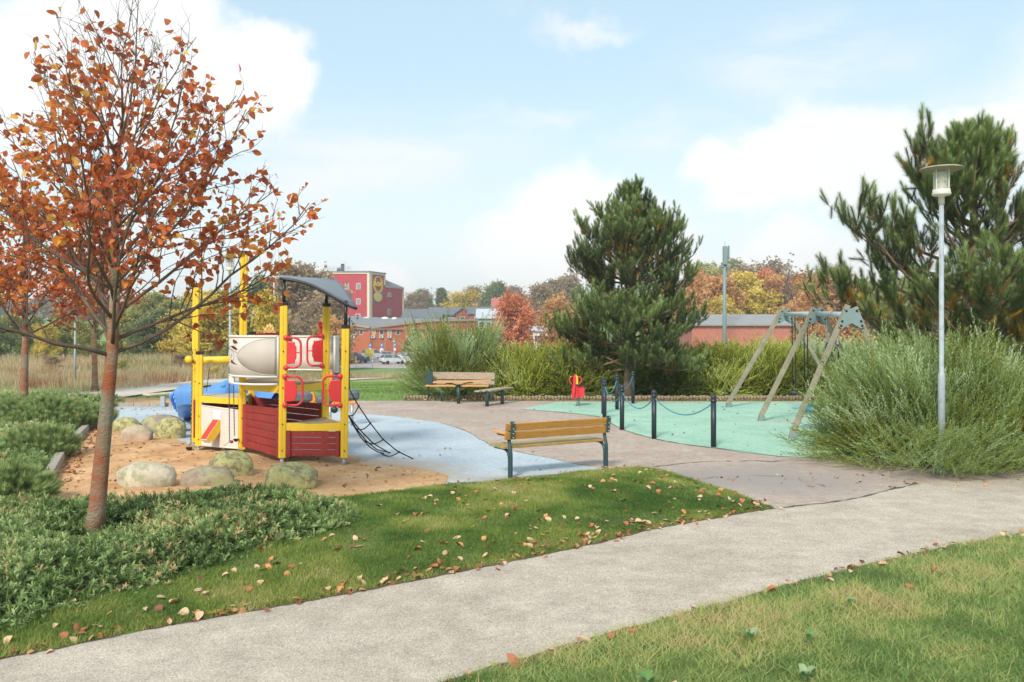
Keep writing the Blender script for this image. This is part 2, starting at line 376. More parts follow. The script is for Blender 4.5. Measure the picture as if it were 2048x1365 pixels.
# ================================================================ ground, paths, playground surfaces
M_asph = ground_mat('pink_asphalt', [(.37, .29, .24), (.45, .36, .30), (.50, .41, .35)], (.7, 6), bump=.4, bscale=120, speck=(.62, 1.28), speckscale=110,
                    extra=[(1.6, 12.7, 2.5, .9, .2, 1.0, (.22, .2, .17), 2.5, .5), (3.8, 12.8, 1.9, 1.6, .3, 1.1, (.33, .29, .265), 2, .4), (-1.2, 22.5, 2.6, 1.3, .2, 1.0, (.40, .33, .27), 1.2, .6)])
M_path = ground_mat('pale_path_gravel_asphalt', [(.455, .385, .305), (.515, .44, .355), (.565, .485, .40)], (.45, 2.5), bump=.5, bscale=120, speck=(.5, 1.35), speckscale=130)
M_blue = ground_mat('blue_rubber', [(.39, .45, .50), (.455, .52, .565), (.51, .565, .60)], (.8, 12), bump=.25, bscale=120, speck=(.88, 1.1), speckscale=220,
                    extra=[(-3.2, 13.3, 2.5, 1.7, .55, 1.15, (.47, .31, .17), 1.8, .7), (-4.5, 17.5, 3.0, 1.6, .1, 1.0, (.43, .42, .38), 1.2, .8), (.2, 12.7, 1.6, .35, .2, 1.1, (.36, .34, .28), 3, .7), (-2.0, 13.5, 1.0, .5, .3, 1.2, (.45, .38, .27), 3, .6)])
M_green = ground_mat('green_rubber', [(.28, .47, .365), (.34, .545, .42), (.40, .58, .47)], (.9, 10), bump=.25, bscale=120, speck=(.86, 1.12), speckscale=220,
                     extra=[(7.2, 21, 2.2, 1.0, .1, 1.0, (.36, .47, .36), 2, .8)])
M_sand = ground_mat('play_sand', [(.42, .23, .105), (.57, .335, .165), (.67, .43, .24)], (1.3, 10), bump=1.0, bscale=14, speck=(.75, 1.2), speckscale=240,
                    extra=[(-3.5, 14.4, 1.5, .6, .2, 1.1, (.36, .235, .13), 3, .5)])
M_soil = ground_mat('lawn_soil', [(.08, .11, .03), (.15, .20, .05), (.20, .21, .07)], (2.2, 20), bump=1.0, bscale=60)
M_terr = ground_mat('terrain_grass', [(.13, .24, .06), (.18, .30, .08), (.24, .32, .11)], (.12, 1.5), bump=.6, bscale=8,
                    extra=[(-70, 62, 62, 30, .75, 1.05, (.46, .37, .21), .15, .3), (-22, 97, 26, 7.5, .6, 1.1, (.42, .34, .18), .25, .4), (40, 90, 60, 30, .8, 1.1, (.30, .28, .13), .15, .3)])
xs = np.concatenate([np.linspace(-700, -60, 30), np.linspace(-55, 55, 60), np.linspace(60, 700, 30)])
ys = np.concatenate([np.linspace(-30, 27.5, 16), np.linspace(28, 130, 70), np.linspace(133, 460, 70), np.linspace(480, 1500, 12)])
XX, YY = np.meshgrid(xs, ys, indexing='ij')
g = G(); g.grid(np.stack([XX, YY, gz(XX, YY) - .03], 2)); g.build('ground', M_terr, kind='structure')

PATH_UP = [(-500, 1450), (0, 1322), (330, 1254), (700, 1187), (1000, 1128), (1180, 1090), (1330, 1055), (1548, 1017)]
PATH_UP2 = [(1548, 1017), (1680, 1004), (1760, 985), (1835, 968), (2050, 958), (2400, 940)]
PATH_LO = [(2600, 985), (2048, 1069), (1780, 1122), (1480, 1200), (1180, 1282), (880, 1370), (500, 1500), (-300, 1750)]
up = pix(PATH_UP); up2 = pix(PATH_UP2); lo = pix(PATH_LO)
path_poly = [p for p in smooth_poly(up, .2, .025, 3, 1, False)] + smooth_poly(up2, .3, .02, 3, 1, False)[1:] + smooth_poly(lo, .2, .03, 3, 2, False)
sheet('path', path_poly, .004, M_path)
# plaza of pinkish asphalt
plaza = [(1548, 1017), (1460, 984), (1300, 938), (1180, 942), (1000, 962), (880, 972), (700, 1000), (300, 990), (120, 990), (150, 880), (232, 806), (450, 806), (690, 802), (1100, 802), (1700, 803), (2300, 803), (2500, 905), (2100, 955), (1835, 968), (1760, 985), (1680, 1004)]
sheet('asphalt', pix(plaza), 0.0, M_asph)
blue_px = [(232, 812), (380, 815), (560, 817), (700, 826), (790, 834), (880, 846), (930, 862), (962, 881), (1010, 899), (1100, 918), (1180, 935), (1236, 939), (1170, 946), (1060, 953), (960, 966), (880, 975), (700, 985), (500, 985), (300, 975), (150, 945), (185, 880)]
blue_poly = smooth_poly(pix(blue_px), .3, .03, 1.5, 4, cr=False)
sheet('blue_rubber_surface', blue_poly, .006, M_blue)
green_px = [(1042, 819), (1075, 812), (1112, 805.5), (1300, 805), (1700, 806), (1990, 830), (1900, 905), (1640, 917), (1560, 914), (1480, 905), (1430, 897), (1370, 890), (1308, 878), (1270, 868), (1240, 857), (1218, 845), (1196, 834), (1130, 826)]
green_poly = smooth_poly(pix(green_px), .3, .02, 1.5, 6, cr=False)
sheet('green_rubber_surface', green_poly, .009, M_green)
sand_px = [(100, 985), (112, 950), (150, 900), (200, 848), (222, 846), (262, 868), (320, 876), (352, 884), (400, 893), (470, 897), (560, 905), (640, 909), (700, 915), (716, 930), (760, 938), (800, 935), (850, 944), (905, 966), (800, 982), (640, 1010), (400, 1010), (110, 1000)]
sand_poly = smooth_poly(pix(sand_px), .12, .14, 2.2, 8)
# the sand lies in soft hummocks
P = np.array(sand_poly); lo_, hi_ = P.min(0), P.max(0); st_ = .07
gx, gy = np.meshgrid(np.arange(lo_[0], hi_[0], st_), np.arange(lo_[1], hi_[1], st_), indexing='ij')
ed = edge_dist(sand_poly, gx, gy); ins = inside(sand_poly, gx, gy)
h = np.where(ins, 1, -1) * ed
zz = .012 + np.clip(h / .5, -.6, 1) * .035 + np.clip(h / .4, 0, 1) * ((fbm(gx, gy, 1.6, 3) - .5) * .09 + (fbm(gx, gy, 7, 6) - .5) * .03)
g = G(); g.grid(np.stack([gx, gy, zz], 2)); g.build('sand', M_sand, kind='structure')
def sand_z(x, y):
    h = np.where(inside(sand_poly, x, y), 1, -1) * edge_dist(sand_poly, x, y)
    return np.maximum(.01, .012 + np.clip(h / .5, -.6, 1) * .035 + np.clip(h / .4, 0, 1) * (fbm(x, y, 1.6, 3) - .5) * .09)
sheet('sand_strip', smooth_poly(pix([(236, 806.5), (236, 797), (330, 797), (480, 796), (700, 799.5), (700, 803), (560, 810), (400, 808)], 0), .5, .1, 1, 3), .02, M_sand)

# cracks in the asphalt
M_crack = mat('crack_dark', (.10, .09, .075), .95)
def ribbon(name, px, wdt, z, m, o=0, amp=.05):
    P = np.array(smooth_poly(pix(px), .035, amp, 2.5, o, False)); P = P + np.stack([vnoise(P[:, 0], P[:, 1], 9, o) - .5, vnoise(P[:, 0], P[:, 1], 9, o + 1) - .5], 1) * .05; T = nrm(np.gradient(P, axis=0)); N = np.stack([-T[:, 1], T[:, 0]], 1)
    ww = wdt * (.1 + 1.5 * vnoise(P[:, 0], P[:, 1], 7, o) ** 1.5)[:, None]
    Q = np.stack([P - N * ww, P + N * ww], 1); Q = np.concatenate([Q, np.full(Q.shape[:2] + (1,), z)], 2)
    g = G(); g.grid(Q, smooth=False); return g.build(name, m, kind='structure')
M_edge = mat('path_edge_earth', (.13, .10, .065), .95, .4, 20, bump=.6)
def edge_ribbon(P, wdt, z, o):
    P = np.array(P); T = nrm(np.gradient(P, axis=0)); N = np.stack([-T[:, 1], T[:, 0]], 1); a = (wdt * (.2 + 1.8 * fbm(P[:, 0], P[:, 1], 6, o)))[:, None]; b = (wdt * 1.4 * np.abs(vnoise(P[:, 0], P[:, 1], 11, o + 3)))[:, None]
    Q = np.stack([P - N * b, P + N * a], 1); Q = np.concatenate([Q, np.full(Q.shape[:2] + (1,), z)], 2); g = G(); g.grid(Q, smooth=False); g.build('path_edge_earth', M_edge, kind='structure')
edge_ribbon(smooth_poly(up, .03, .025, 3, 1, False), .028, .0085, 1); edge_ribbon(smooth_poly(lo, .03, .03, 3, 2, False)[::-1], -.028, .0085, 2)
ribbon('asphalt_crack', [(1228, 944), (1290, 937), (1350, 929), (1400, 924), (1500, 923), (1600, 924)], .016, .008, M_crack, 1, .10)
ribbon('asphalt_crack', [(1380, 962), (1440, 955), (1540, 953), (1660, 975)], .008, .008, M_crack, 2, .10)
ribbon('asphalt_crack', [(1548, 1018), (1620, 1011), (1700, 1000), (1770, 983), (1835, 969)], .022, .010, M_crack, 3, .02)
ribbon('asphalt_crack', [(1700, 982), (1780, 985)], .006, .008, M_crack, 4)
ribbon('surface_joint', [(880, 846), (930, 862), (962, 881), (1010, 899), (1100, 918), (1180, 935)], .014, .012, mat('joint_soil', (.25, .22, .13), .95), 5, .012)
ribbon('surface_joint', [(1042, 819.5), (1130, 826), (1196, 834), (1218, 845), (1240, 857), (1270, 868), (1308, 878), (1370, 890), (1430, 897), (1560, 914)], .014, .014, bpy.data.materials['joint_soil'], 7, .012)

# far footpath, car park
M_fpath = ground_mat('far_footpath_gravel', [(.52, .46, .38), (.60, .54, .46)], (.3, 3), bump=.2)
fp = [(-14.6, 24.5), (-14.4, 30), (-14.2, 37), (-14.0, 50), (-14.3, 62), (-14.6, 76), (-13.5, 92), (-10.5, 104), (-4, 110), (10, 112), (40, 112)]
fpd = np.array(smooth_poly(fp, .8, closed=False)); T = nrm(np.gradient(fpd, axis=0)); N = np.stack([-T[:, 1], T[:, 0]], 1)
cols = [fpd + N * k for k in (-1.4, 0, 1.4)]
Q = np.stack([np.concatenate([c, gz(c[:, 0], c[:, 1])[:, None] + .03], 1) for c in cols], 1)
g = G(); g.grid(Q[:, ::-1]); g.build('footpath', M_fpath, kind='structure')
M_lot = ground_mat('car_park_asphalt', [(.36, .315, .29), (.44, .39, .36)], (.1, 1), bump=.1)
sheet('car_park', [(-75, 130), (-40, 127), (0, 121), (40, 118), (45, 192), (-70, 192)], -3.07, M_lot)

# ---------------------------------------------------------------- lawns
lawn_px = [(100, 1300), (330, 1254), (700, 1187), (1000, 1128), (1180, 1090), (1330, 1055), (1548, 1017), (1460, 984), (1300, 937), (1180, 943), (1000, 963), (890, 972), (760, 987), (640, 1003), (560, 1000), (300, 1100), (0, 1200), (-300, 1300), (-300, 1395), (0, 1322)]
lawn_poly = smooth_poly(pix([(0, 1322), (330, 1254), (700, 1187), (1000, 1128), (1180, 1090), (1330, 1055), (1548, 1017)]), .15, .025, 3, 1, False)[:-1] + \
    smooth_poly(pix([(1548, 1017), (1460, 984), (1380, 960), (1300, 938), (1240, 938), (1180, 944), (1090, 955), (1000, 963), (890, 972), (760, 987), (640, 1003)]), .15, .03, 3, 2, False) + pix([(500, 1040), (200, 1120), (-250, 1250), (-500, 1330), (-500, 1450)])
def lawn_z(x, y):
    h = edge_dist(lawn_poly, x, y); return .012 + np.clip(h / .8, 0, 1) * (.05 + .05 * (fbm(x, y, .9, 5) - .3))
P = np.array(lawn_poly); st_ = .1
gx, gy = np.meshgrid(np.arange(-6.5, 4.2, st_), np.arange(4.4, 14.2, st_), indexing='ij')
ins = inside(lawn_poly, gx, gy); zl = np.where(ins, lawn_z(gx, gy), -.02)
g = G(); g.grid(np.stack([gx, gy, zl], 2)); g.build('lawn', M_soil, kind='structure')

def blades(pts, z, hgt, wid, lean, rng, rnd):
    n = len(pts); a = rng.random(n) * 2 * PI; hh = hgt * (.5 + rng.random(n)); ww = wid * (.6 + .8 * rng.random(n))
    dx, dy = np.cos(a), np.sin(a); b = rng.random(n) * 2 * PI; ln = lean * rng.random(n) * hh
    c = np.stack([pts[:, 0], pts[:, 1], z - .006], 1)
    A = c + np.stack([dx * ww, dy * ww, 0 * ww], 1); B = c - np.stack([dx * ww, dy * ww, 0 * ww], 1)
    Tt = c + np.stack([np.cos(b) * ln, np.sin(b) * ln, hh], 1)
    V = np.stack([A, B, Tt], 1).reshape(-1, 3); F = np.arange(3 * n).reshape(-1, 3)
    return V, F, np.repeat(rnd, 3)
M_grass = leafmat('lawn_blades', [(0, (.06, .13, .025)), (.35, (.15, .245, .05)), (.6, (.27, .335, .075)), (.82, (.42, .42, .12)), (1, (.50, .45, .22))], .35)
rng = np.random.default_rng(21)
pts = sample_poly(lawn_poly, 320000, rng)
keep = (pts[:, 1] > 4.6) & (np.abs(pts[:, 0]) < .85 * pts[:, 1]); pts = pts[keep]
ed = edge_dist(lawn_poly, pts[:, 0], pts[:, 1]); pt = fbm(pts[:, 0], pts[:, 1], .9, 9); moss = fbm(pts[:, 0], pts[:, 1], 2.3, 4)
bare = np.clip((fbm(pts[:, 0], pts[:, 1], 1.5, 12) - .5) * 4, 0, .7); keep = rng.random(len(pts)) > bare; pts, pt, moss, ed = pts[keep], pt[keep], moss[keep], ed[keep]
rv = np.clip(.22 + (pt - .35) * 1.2 + (moss - .5) * .9 + rng.normal(0, .13, len(pts)) + np.clip(.25 - ed, 0, 1) * .6, 0, 1)
V, F, r = blades(pts, lawn_z(pts[:, 0], pts[:, 1]), .030 * (1 + .3 * (pt > .5)), .0036, 1.3, rng, rv)
g = G(); g.add(V, F, rnd=r); g.build('grass', M_grass, rnd=True, kind='stuff', label='short green grass on the lawn beside the path', cat='grass')

# near bank of longer grass at lower right
bank_poly = smooth_poly(lo, .2, .03, 3, 2, False) + [(-2, 1.5), (9, 1.5), (12, 9)]
def bank_z(x, y):
    h = edge_dist(bank_poly[:len(bank_poly) - 3], x, y, False); return .008 + np.clip(h / 1.5, 0, 3) * .09 + np.clip(h / .6, 0, 1) * (fbm(x, y, 1.2, 15) - .3) * .07
gx, gy = np.meshgrid(np.arange(-2.5, 9, .12), np.arange(2.4, 11.6, .12), indexing='ij')
ins = inside(bank_poly, gx, gy); zl = np.where(ins, bank_z(gx, gy), -.02)
g = G(); g.grid(np.stack([gx, gy, zl], 2)); g.build('grass_bank', M_soil, kind='structure')
M_grass2 = leafmat('bank_blades', [(0, (.13, .22, .06)), (.3, (.24, .36, .11)), (.55, (.40, .48, .16)), (.8, (.55, .53, .20)), (1, (.60, .48, .25))], .4)
pts = sample_poly(bank_poly, 330000, rng); keep = (np.abs(pts[:, 0]) < .95 * pts[:, 1]) & (pts[:, 1] > 2.8); pts = pts[keep]
pt = fbm(pts[:, 0], pts[:, 1], 1.3, 19); ed = edge_dist(bank_poly[:-3], pts[:, 0], pts[:, 1], False)
far = rng.random(len(pts)) < np.clip(9 / pts[:, 1] - .35, .25, 1); pts, pt, ed = pts[far], pt[far], ed[far]
rv = np.clip(.40 + (pt - .45) * 1.5 + (fbm(pts[:, 0], pts[:, 1], 5, 29) - .5) * .9 + rng.normal(0, .2, len(pts)), 0, 1)
V, F, r = blades(pts, bank_z(pts[:, 0], pts[:, 1]), .038 + .03 * pt, .0036, 2.2, rng, rv)
g = G(); g.add(V, F, rnd=r)
# a few seed stalks standing above the bank
k = 240; sp = sample_poly(bank_poly, 4000, rng); e2 = edge_dist(bank_poly[:-3], sp[:, 0], sp[:, 1], False); sp = sp[(sp[:, 1] > 4) & (e2 < 1.6) & (np.abs(sp[:, 0]) < .66 * sp[:, 1])][:k]
V, F, r = blades(sp, bank_z(sp[:, 0], sp[:, 1]), .17, .0022, .35, rng, np.full(len(sp), .93)); g.add(V, F, rnd=r)
g.build('grass', M_grass2, rnd=True, kind='stuff', label='longer pale green and straw grass on the near bank at lower right', cat='grass')
# broad leaves (dandelion, dock) in the bank
def broad_leaf(L_=.14, W_=.05, n=5):
    t = np.linspace(0, 1, n); w_ = W_ * np.sin(PI * (t * .85 + .1)) ; z = .05 * np.sin(t * 2.2)
    P = np.stack([np.stack([-w_, t * L_, z + .3 * w_], 1), np.stack([0 * t, t * L_, z], 1), np.stack([w_, t * L_, z + .3 * w_], 1)], 1)
    return P
M_broad = leafmat('weed_leaf', [(0, (.12, .26, .07)), (1, (.36, .47, .26))], .3)
for k, (px, py, s) in enumerate([(1500, 1262, .8), (1620, 1268, .7), (1295, 1350, .8), (1610, 1345, .75), (1700, 1190, .5)]):
    x, y = gp(px, py, .18); g = G(); zb = float(bank_z(x, y)) + .025
    for q in range(4):
        R = rotz(q * 1.5 + k * 2.2 + rng.normal(0, .5)) @ np.array([[1, 0, 0], [0, math.cos(.3), -math.sin(.3)], [0, math.sin(.3), math.cos(.3)]]); Pq = broad_leaf(.13 * s, .032 * s)
        g.grid(Pq @ R.T + np.array([x, y, zb]), rnd=rng.random())
    g.build('weed', M_broad, rnd=True, cat='weed', label='broad leaved weed rosette growing in the near grass bank', group='broad leaved weeds in the near bank')
# ================================================================ templates for foliage
def quads_to(V, F): return np.array(V, float), np.array(F)
def wand_template(n=24, L_=.55, leaf=.075, w_=.0055, rng=np.random.default_rng(5)):
    """willow-like shoot along +Z: thin stem with narrow leaves pointing forward"""
    V = [(-.003, 0, 0), (.003, 0, 0), (.001, .004, L_)]; F = [(0, 1, 2)]; R = [.1, .1, .1]
    for i in range(n):
        t = (i + .5) / n; z = L_ * (.08 + .9 * t); a = i * 2.4; ln = leaf * (1 - .35 * t) * (.7 + .6 * rng.random()); sp = .75 - .35 * t
        d = np.array([math.cos(a) * math.sin(sp), math.sin(a) * math.sin(sp), math.cos(sp)]); side = np.array([-math.sin(a), math.cos(a), 0]); b = np.array([0, 0, z]); mid = b + d * ln * .45
        o = len(V); V += [tuple(b), tuple(mid + side * w_), tuple(b + d * ln), tuple(mid - side * w_)]; F += [(o, o + 1, o + 2), (o, o + 2, o + 3)]
        q = (rng.random() - .5) * .3 + (t - .5) * .15; R += [q] * 4
    return np.array(V), np.array(F), np.array(R)
def pine_template(n=84, L_=.22, needle=.105, w_=.0042, rng=np.random.default_rng(6), spread=1.2):
    """pine shoot along +Z: bottlebrush of needles pointing forward, denser toward the tip"""
    V = []; F = []; R = []
    th = np.arange(4) * PI / 2
    for i, z in enumerate((0, L_)): V += [(.006 * math.cos(a), .006 * math.sin(a), z) for a in th]; R += [-.6] * 4
    F += [(a, (a + 1) % 4, 4 + (a + 1) % 4) for a in range(4)] + [(a, 4 + (a + 1) % 4, 4 + a) for a in range(4)]
    for i in range(n):
        t = (i + .5) / n; z = L_ * (.05 + .95 * t); a = i * 2.39996; sp = spread * (1 - .62 * t) + rng.normal(0, .08); ln = needle * (.8 + .4 * rng.random())
        d = np.array([math.cos(a) * math.sin(sp), math.sin(a) * math.sin(sp), math.cos(sp)]); side = np.array([-math.sin(a), math.cos(a), 0]); b = np.array([0, 0, z])
        o = len(V); V += [tuple(b + side * w_), tuple(b - side * w_), tuple(b + d * ln)]; F += [(o, o + 1, o + 2)]
        q = rng.normal(0, .08) + (t - .5) * .35; R += [q] * 3
    return np.array(V), np.array(F), np.array(R)
def sprig_template(rng=np.random.default_rng(8), n=11, L_=.13, w_=.006):
    """juniper spray: a feathery flat branchlet with side blades"""
    V = []; F = []; R = []
    def blade(b, d, ln, w, q):
        b = np.array(b); d = nrm(np.array(d)); s = nrm(np.cross(d, [.2, .1, 1])); o = len(V)
        V.extend([tuple(b + s * w * .6), tuple(b - s * w * .6), tuple(b + d * ln * .6 - s * w), tuple(b + d * ln), tuple(b + d * ln * .6 + s * w)]); F.extend([(o, o + 1, o + 2), (o, o + 2, o + 4), (o + 4, o + 2, o + 3)]); R.extend([q] * 5)
    blade((0, 0, 0), (0, .1, 1), L_, w_, .0)
    for i in range(n):
        t = (i + 1) / (n + 1); z = L_ * t * .9; a = (i % 2 * 2 - 1) * .75 + rng.normal(0, .2)
        blade((0, 0, z), (math.sin(a), rng.normal(0, .45), math.cos(a)), L_ * (.55 - .3 * t), w_ * .9, rng.normal(0, .1) + (t - .5) * .35)
    return np.array(V), np.array(F), np.array(R)
WV, WF, WR = wand_template(); BV, BF, BR = wand_template(26, .42, .062, .0105, np.random.default_rng(15)); PV, PF, PR = pine_template(); SV, SF, SR = sprig_template()

# ---------------------------------------------------------------- willow shrubs
def willow(name, label, cx, cy, rx, ry, hz, n, m, seed=1, sc=1.0, group=None, clear=None, z0=0.0, lumps=.16, skip=0.0, inner=.5, broad=.75):
    rng = np.random.default_rng(seed); root = thing(name, label, 'shrub', (cx, cy, z0), group)
    u = rng.random(n); th = rng.random(n) * 2 * PI; cz = u ** .8
    el_ = np.arcsin(np.clip(cz, 0, 1)); rad = inner + (1 - inner) * rng.random(n) ** .55
    lump = 1 + lumps * 2 * (vnoise(th * 2.2, el_ * 4 + seed, 1, seed) - .5) + lumps * (vnoise(th * 6, el_ * 9, 1, seed + 3) - .5)
    d = np.stack([np.cos(th) * np.cos(el_), np.sin(th) * np.cos(el_), np.sin(el_)], 1)
    prof = lump * rad; bulge = (1 - .18 * np.sin(el_) ** 4)
    P = d * prof[:, None] * np.array([rx, ry, hz]) * .93; P[:, 2] = P[:, 2] * bulge + .02
    D = nrm(d * np.array([1, 1, .8]) + np.array([0, 0, .75]) + rng.normal(0, .28 + .25 * broad, (n, 3)))
    low = P[:, 2] < .35; D[low, 2] = D[low, 2] * .35; D = nrm(D)
    P = P - D * .22 * sc + np.array([cx, cy, z0]); P[:, 2] = np.maximum(P[:, 2], z0 + .03)
    keep = np.ones(n, bool)
    if skip: keep &= vnoise(P[:, 0], P[:, 2], 3.1, seed + 8) > skip
    if clear is not None: keep &= ~clear(P, D)
    P, D, rad = P[keep], D[keep], rad[keep]
    tone = fbm(P[:, 0] * 1.3 + P[:, 1], P[:, 2] * 1.6, 1.2, seed + 5)
    rr = np.clip(.40 + (tone - .5) * 1.9 + (P[:, 2] / hz - .45) * .22 + rng.normal(0, .15, len(P)), 0.05, .95)
    g = G(); bq = rng.random(len(P)) < broad
    for sel, (tv, tf, tr_) in ((~bq, (WV, WF, WR)), (bq, (BV, BF, BR))):
        if sel.any(): g.scatter(tv, tf, P[sel], frames(D[sel], rng.random(sel.sum()) * 6.28), sc * (.7 + .6 * rng.random(sel.sum())), rnd=rr[sel], trnd=tr_)
    g.build('foliage', m, root, rnd=True)
    s = G(); k = 46
    for i in range(k):
        a = rng.random() * 6.28; e = .25 + 1.2 * rng.random(); tip = np.array([math.cos(a) * math.cos(e) * rx, math.sin(a) * math.cos(e) * ry, math.sin(e) * hz]) * .85
        b = np.array([math.cos(a) * .25, math.sin(a) * .25, 0]); mid = (b + tip) / 2 + np.array([0, 0, .2])
        s.tube(np.array([b, mid, tip]) + np.array([cx, cy, z0]), [.02, .013, .005], k=5)
    s.build('stem', M_stem, root); return root
M_stem = mat('shrub_stem', (.16, .12, .06), .8)
ramp_w = [(0, (.10, .13, .025)), (.16, (.32, .31, .04)), (.28, (.18, .25, .06)), (.5, (.29, .40, .15)), (.72, (.45, .57, .28)), (1, (.66, .74, .50))]
M_will = leafmat('willow_leaves', ramp_w, .35)
M_will_y = leafmat('yellowing_willow_leaves', [(0, (.13, .15, .03)), (.3, (.34, .37, .045)), (.6, (.50, .54, .10)), (.85, (.60, .66, .20)), (1, (.70, .74, .38))], .35)
M_will_d = leafmat('deep_green_willow_leaves', [(0, (.08, .10, .025)), (.35, (.20, .25, .05)), (.65, (.34, .42, .10)), (1, (.54, .60, .26))], .35)
LX, LY = (1883 - 1024) * 13.1 / FP, 13.1
def clr(P, D):
    ax = np.abs(P[:, 0] - LX * P[:, 1] / LY); tipz = P[:, 2] + D[:, 2] * .5
    return (ax < .13) & (P[:, 1] < LY + .1) & (tipz > .62)
willow('willow_shrub', 'big silvery green willow shrub around the near lamp post at the right', 7.38, 14.75, 2.35, 2.25, 2.36, 10500, M_will, 3, 1.0, clear=clr, inner=.45, lumps=.27, skip=.17, broad=.3)
HG = 'willow shrubs behind the timber edging'
rngq = np.random.default_rng(88); nq = 620; Pq = np.stack([LX + rngq.normal(0, .55, nq), rngq.uniform(12.45, 13.05, nq), rngq.uniform(.02, .62, nq)], 1); Dq = nrm(np.stack([rngq.normal(0, .6, nq), -.5 + rngq.normal(0, .3, nq), .35 + .5 * rngq.random(nq)], 1))
g = G(); g.scatter(WV, WF, Pq, frames(Dq, rngq.random(nq) * 6.28), .55 + .3 * rngq.random(nq), rnd=np.clip(.4 + rngq.normal(0, .15, nq), .05, .9), trnd=WR); g.build('foliage', M_will, bpy.data.objects['willow_shrub'], rnd=True)
willow('willow_shrub', 'tall loose blue green willow shrub behind the back bench', -1.9, 29.6, 2.05, 1.6, 2.95, 3600, M_will, 4, 1.35, HG, lumps=.3, broad=.2)
willow('willow_shrub', 'yellow green willow shrub between the back bench and the red spring rider', .35, 29.5, 1.6, 1.5, 2.0, 2600, M_will_y, 5, 1.25, HG)
willow('willow_shrub', 'yellow green willow shrub behind the red spring rider', 2.1, 29.6, 1.7, 1.5, 2.05, 2800, M_will_y, 6, 1.25, HG)
willow('willow_shrub', 'dark low willow shrub beneath the middle pine', 3.9, 29.9, 1.4, 1.3, 1.65, 2200, M_will_d, 7, 1.2, HG)
willow('willow_shrub', 'dark green willow shrub just right of the middle pine trunk', 5.6, 29.7, 1.6, 1.5, 1.85, 2600, M_will_d, 8, 1.25, HG)
willow('willow_shrub', 'olive willow shrub left of the far swing leg', 7.3, 29.8, 1.6, 1.5, 2.1, 2600, M_will_y, 9, 1.25, HG)
willow('willow_shrub', 'willow shrub seen between the legs of the swing frame', 9.1, 29.8, 1.7, 1.5, 2.2, 2600, M_will_y, 10, 1.25, HG)
willow('willow_shrub', 'willow shrub behind the blue nest swing', 10.9, 29.6, 1.8, 1.5, 2.3, 2600, M_will, 11, 1.25, HG)

# ---------------------------------------------------------------- juniper carpet
jun_px = [(-500, 1420), (-200, 1330), (60, 1268), (200, 1215), (330, 1190), (470, 1135), (560, 1108), (660, 1078), (712, 1052), (700, 1030), (640, 1016), (590, 1004), (520, 1000), (440, 1002), (350, 1020), (230, 1020), (112, 1015), (98, 960), (132, 900), (176, 852), (200, 822), (235, 812), (235, 808), (120, 808), (-100, 808), (-700, 825), (-1200, 1000)]
jun_poly = smooth_poly(pix(jun_px), .3, .09, 1.2, 14)
def jun_h(x, y):
    e = np.clip(edge_dist(jun_poly, x, y) / .55, 0, 1)
    dip = 1 - .85 * np.exp(-((x + 4.36) ** 2 + (y - 8.75) ** 2 * .7) / .16)
    return dip * np.sqrt(e) * (.13 + .10 * fbm(x, y, .8, 22) + .16 * (fbm(x, y, 2.0, 25) - .4) + .12 * (fbm(x, y, 5, 27) - .5)) + dip * e * .03
gx, gy = np.meshgrid(np.arange(-15, -1.2, .12), np.arange(4.6, 27.5, .12), indexing='ij')
ins = inside(jun_poly, gx, gy); zj = np.where(ins, jun_h(gx, gy) * .72, -.05)
g = G(); g.grid(np.stack([gx, gy, zj], 2)); g.build('planting_bed', ground_mat('juniper_litter', [(.022, .026, .012), (.05, .05, .022), (.09, .06, .03)], (4, 30), bump=1), kind='structure')
M_jun = leafmat('juniper_needles', [(0, (.05, .075, .025)), (.3, (.13, .20, .06)), (.55, (.23, .33, .105)), (.75, (.34, .44, .19)), (.9, (.50, .50, .20)), (1, (.50, .38, .18))], .2)
rng = np.random.default_rng(31)
pts = sample_poly(jun_poly, 95000, rng); keep = (np.abs(pts[:, 0] + .2) < .8 * pts[:, 1]) & (pts[:, 1] > 4.7); pts = pts[keep]
pr = np.clip((10.5 / pts[:, 1]) ** 1.25, 0, 1); pts = pts[rng.random(len(pts)) < pr]
x, y = pts.T; hgt = jun_h(x, y); e = .06
nx = -(jun_h(x + e, y) - hgt) / e; ny = -(jun_h(x, y + e) - hgt) / e
Nn = nrm(np.stack([nx, ny, np.ones(len(x))], 1)); D = nrm(Nn * .75 + rng.normal(0, .55, Nn.shape) + np.array([.15, -.25, 0]))
dead = fbm(x, y, 1.7, 33); rr = np.clip(.45 + (fbm(x, y, 1.1, 35) - .5) * .9 + rng.normal(0, .13, len(x)), 0, .88); rr = np.where((dead > .6) & (rng.random(len(x)) < .25), .97, rr)
deep = rng.random(len(x)) * .5; P = np.stack([x, y, hgt * (1 - deep * .5)], 1) - D * .03
scj = (.75 + .6 * rng.random(len(x))) * np.clip((y / 9) ** .55, .9, 2.0)
g = G(); g.scatter(SV, SF, P, frames(D, rng.random(len(x)) * 6.28), scj, rnd=rr, trnd=SR)
g.build('juniper_ground_cover', M_jun, rnd=True, kind='stuff', label='creeping juniper carpet round the foot of the orange tree', cat='ground cover')

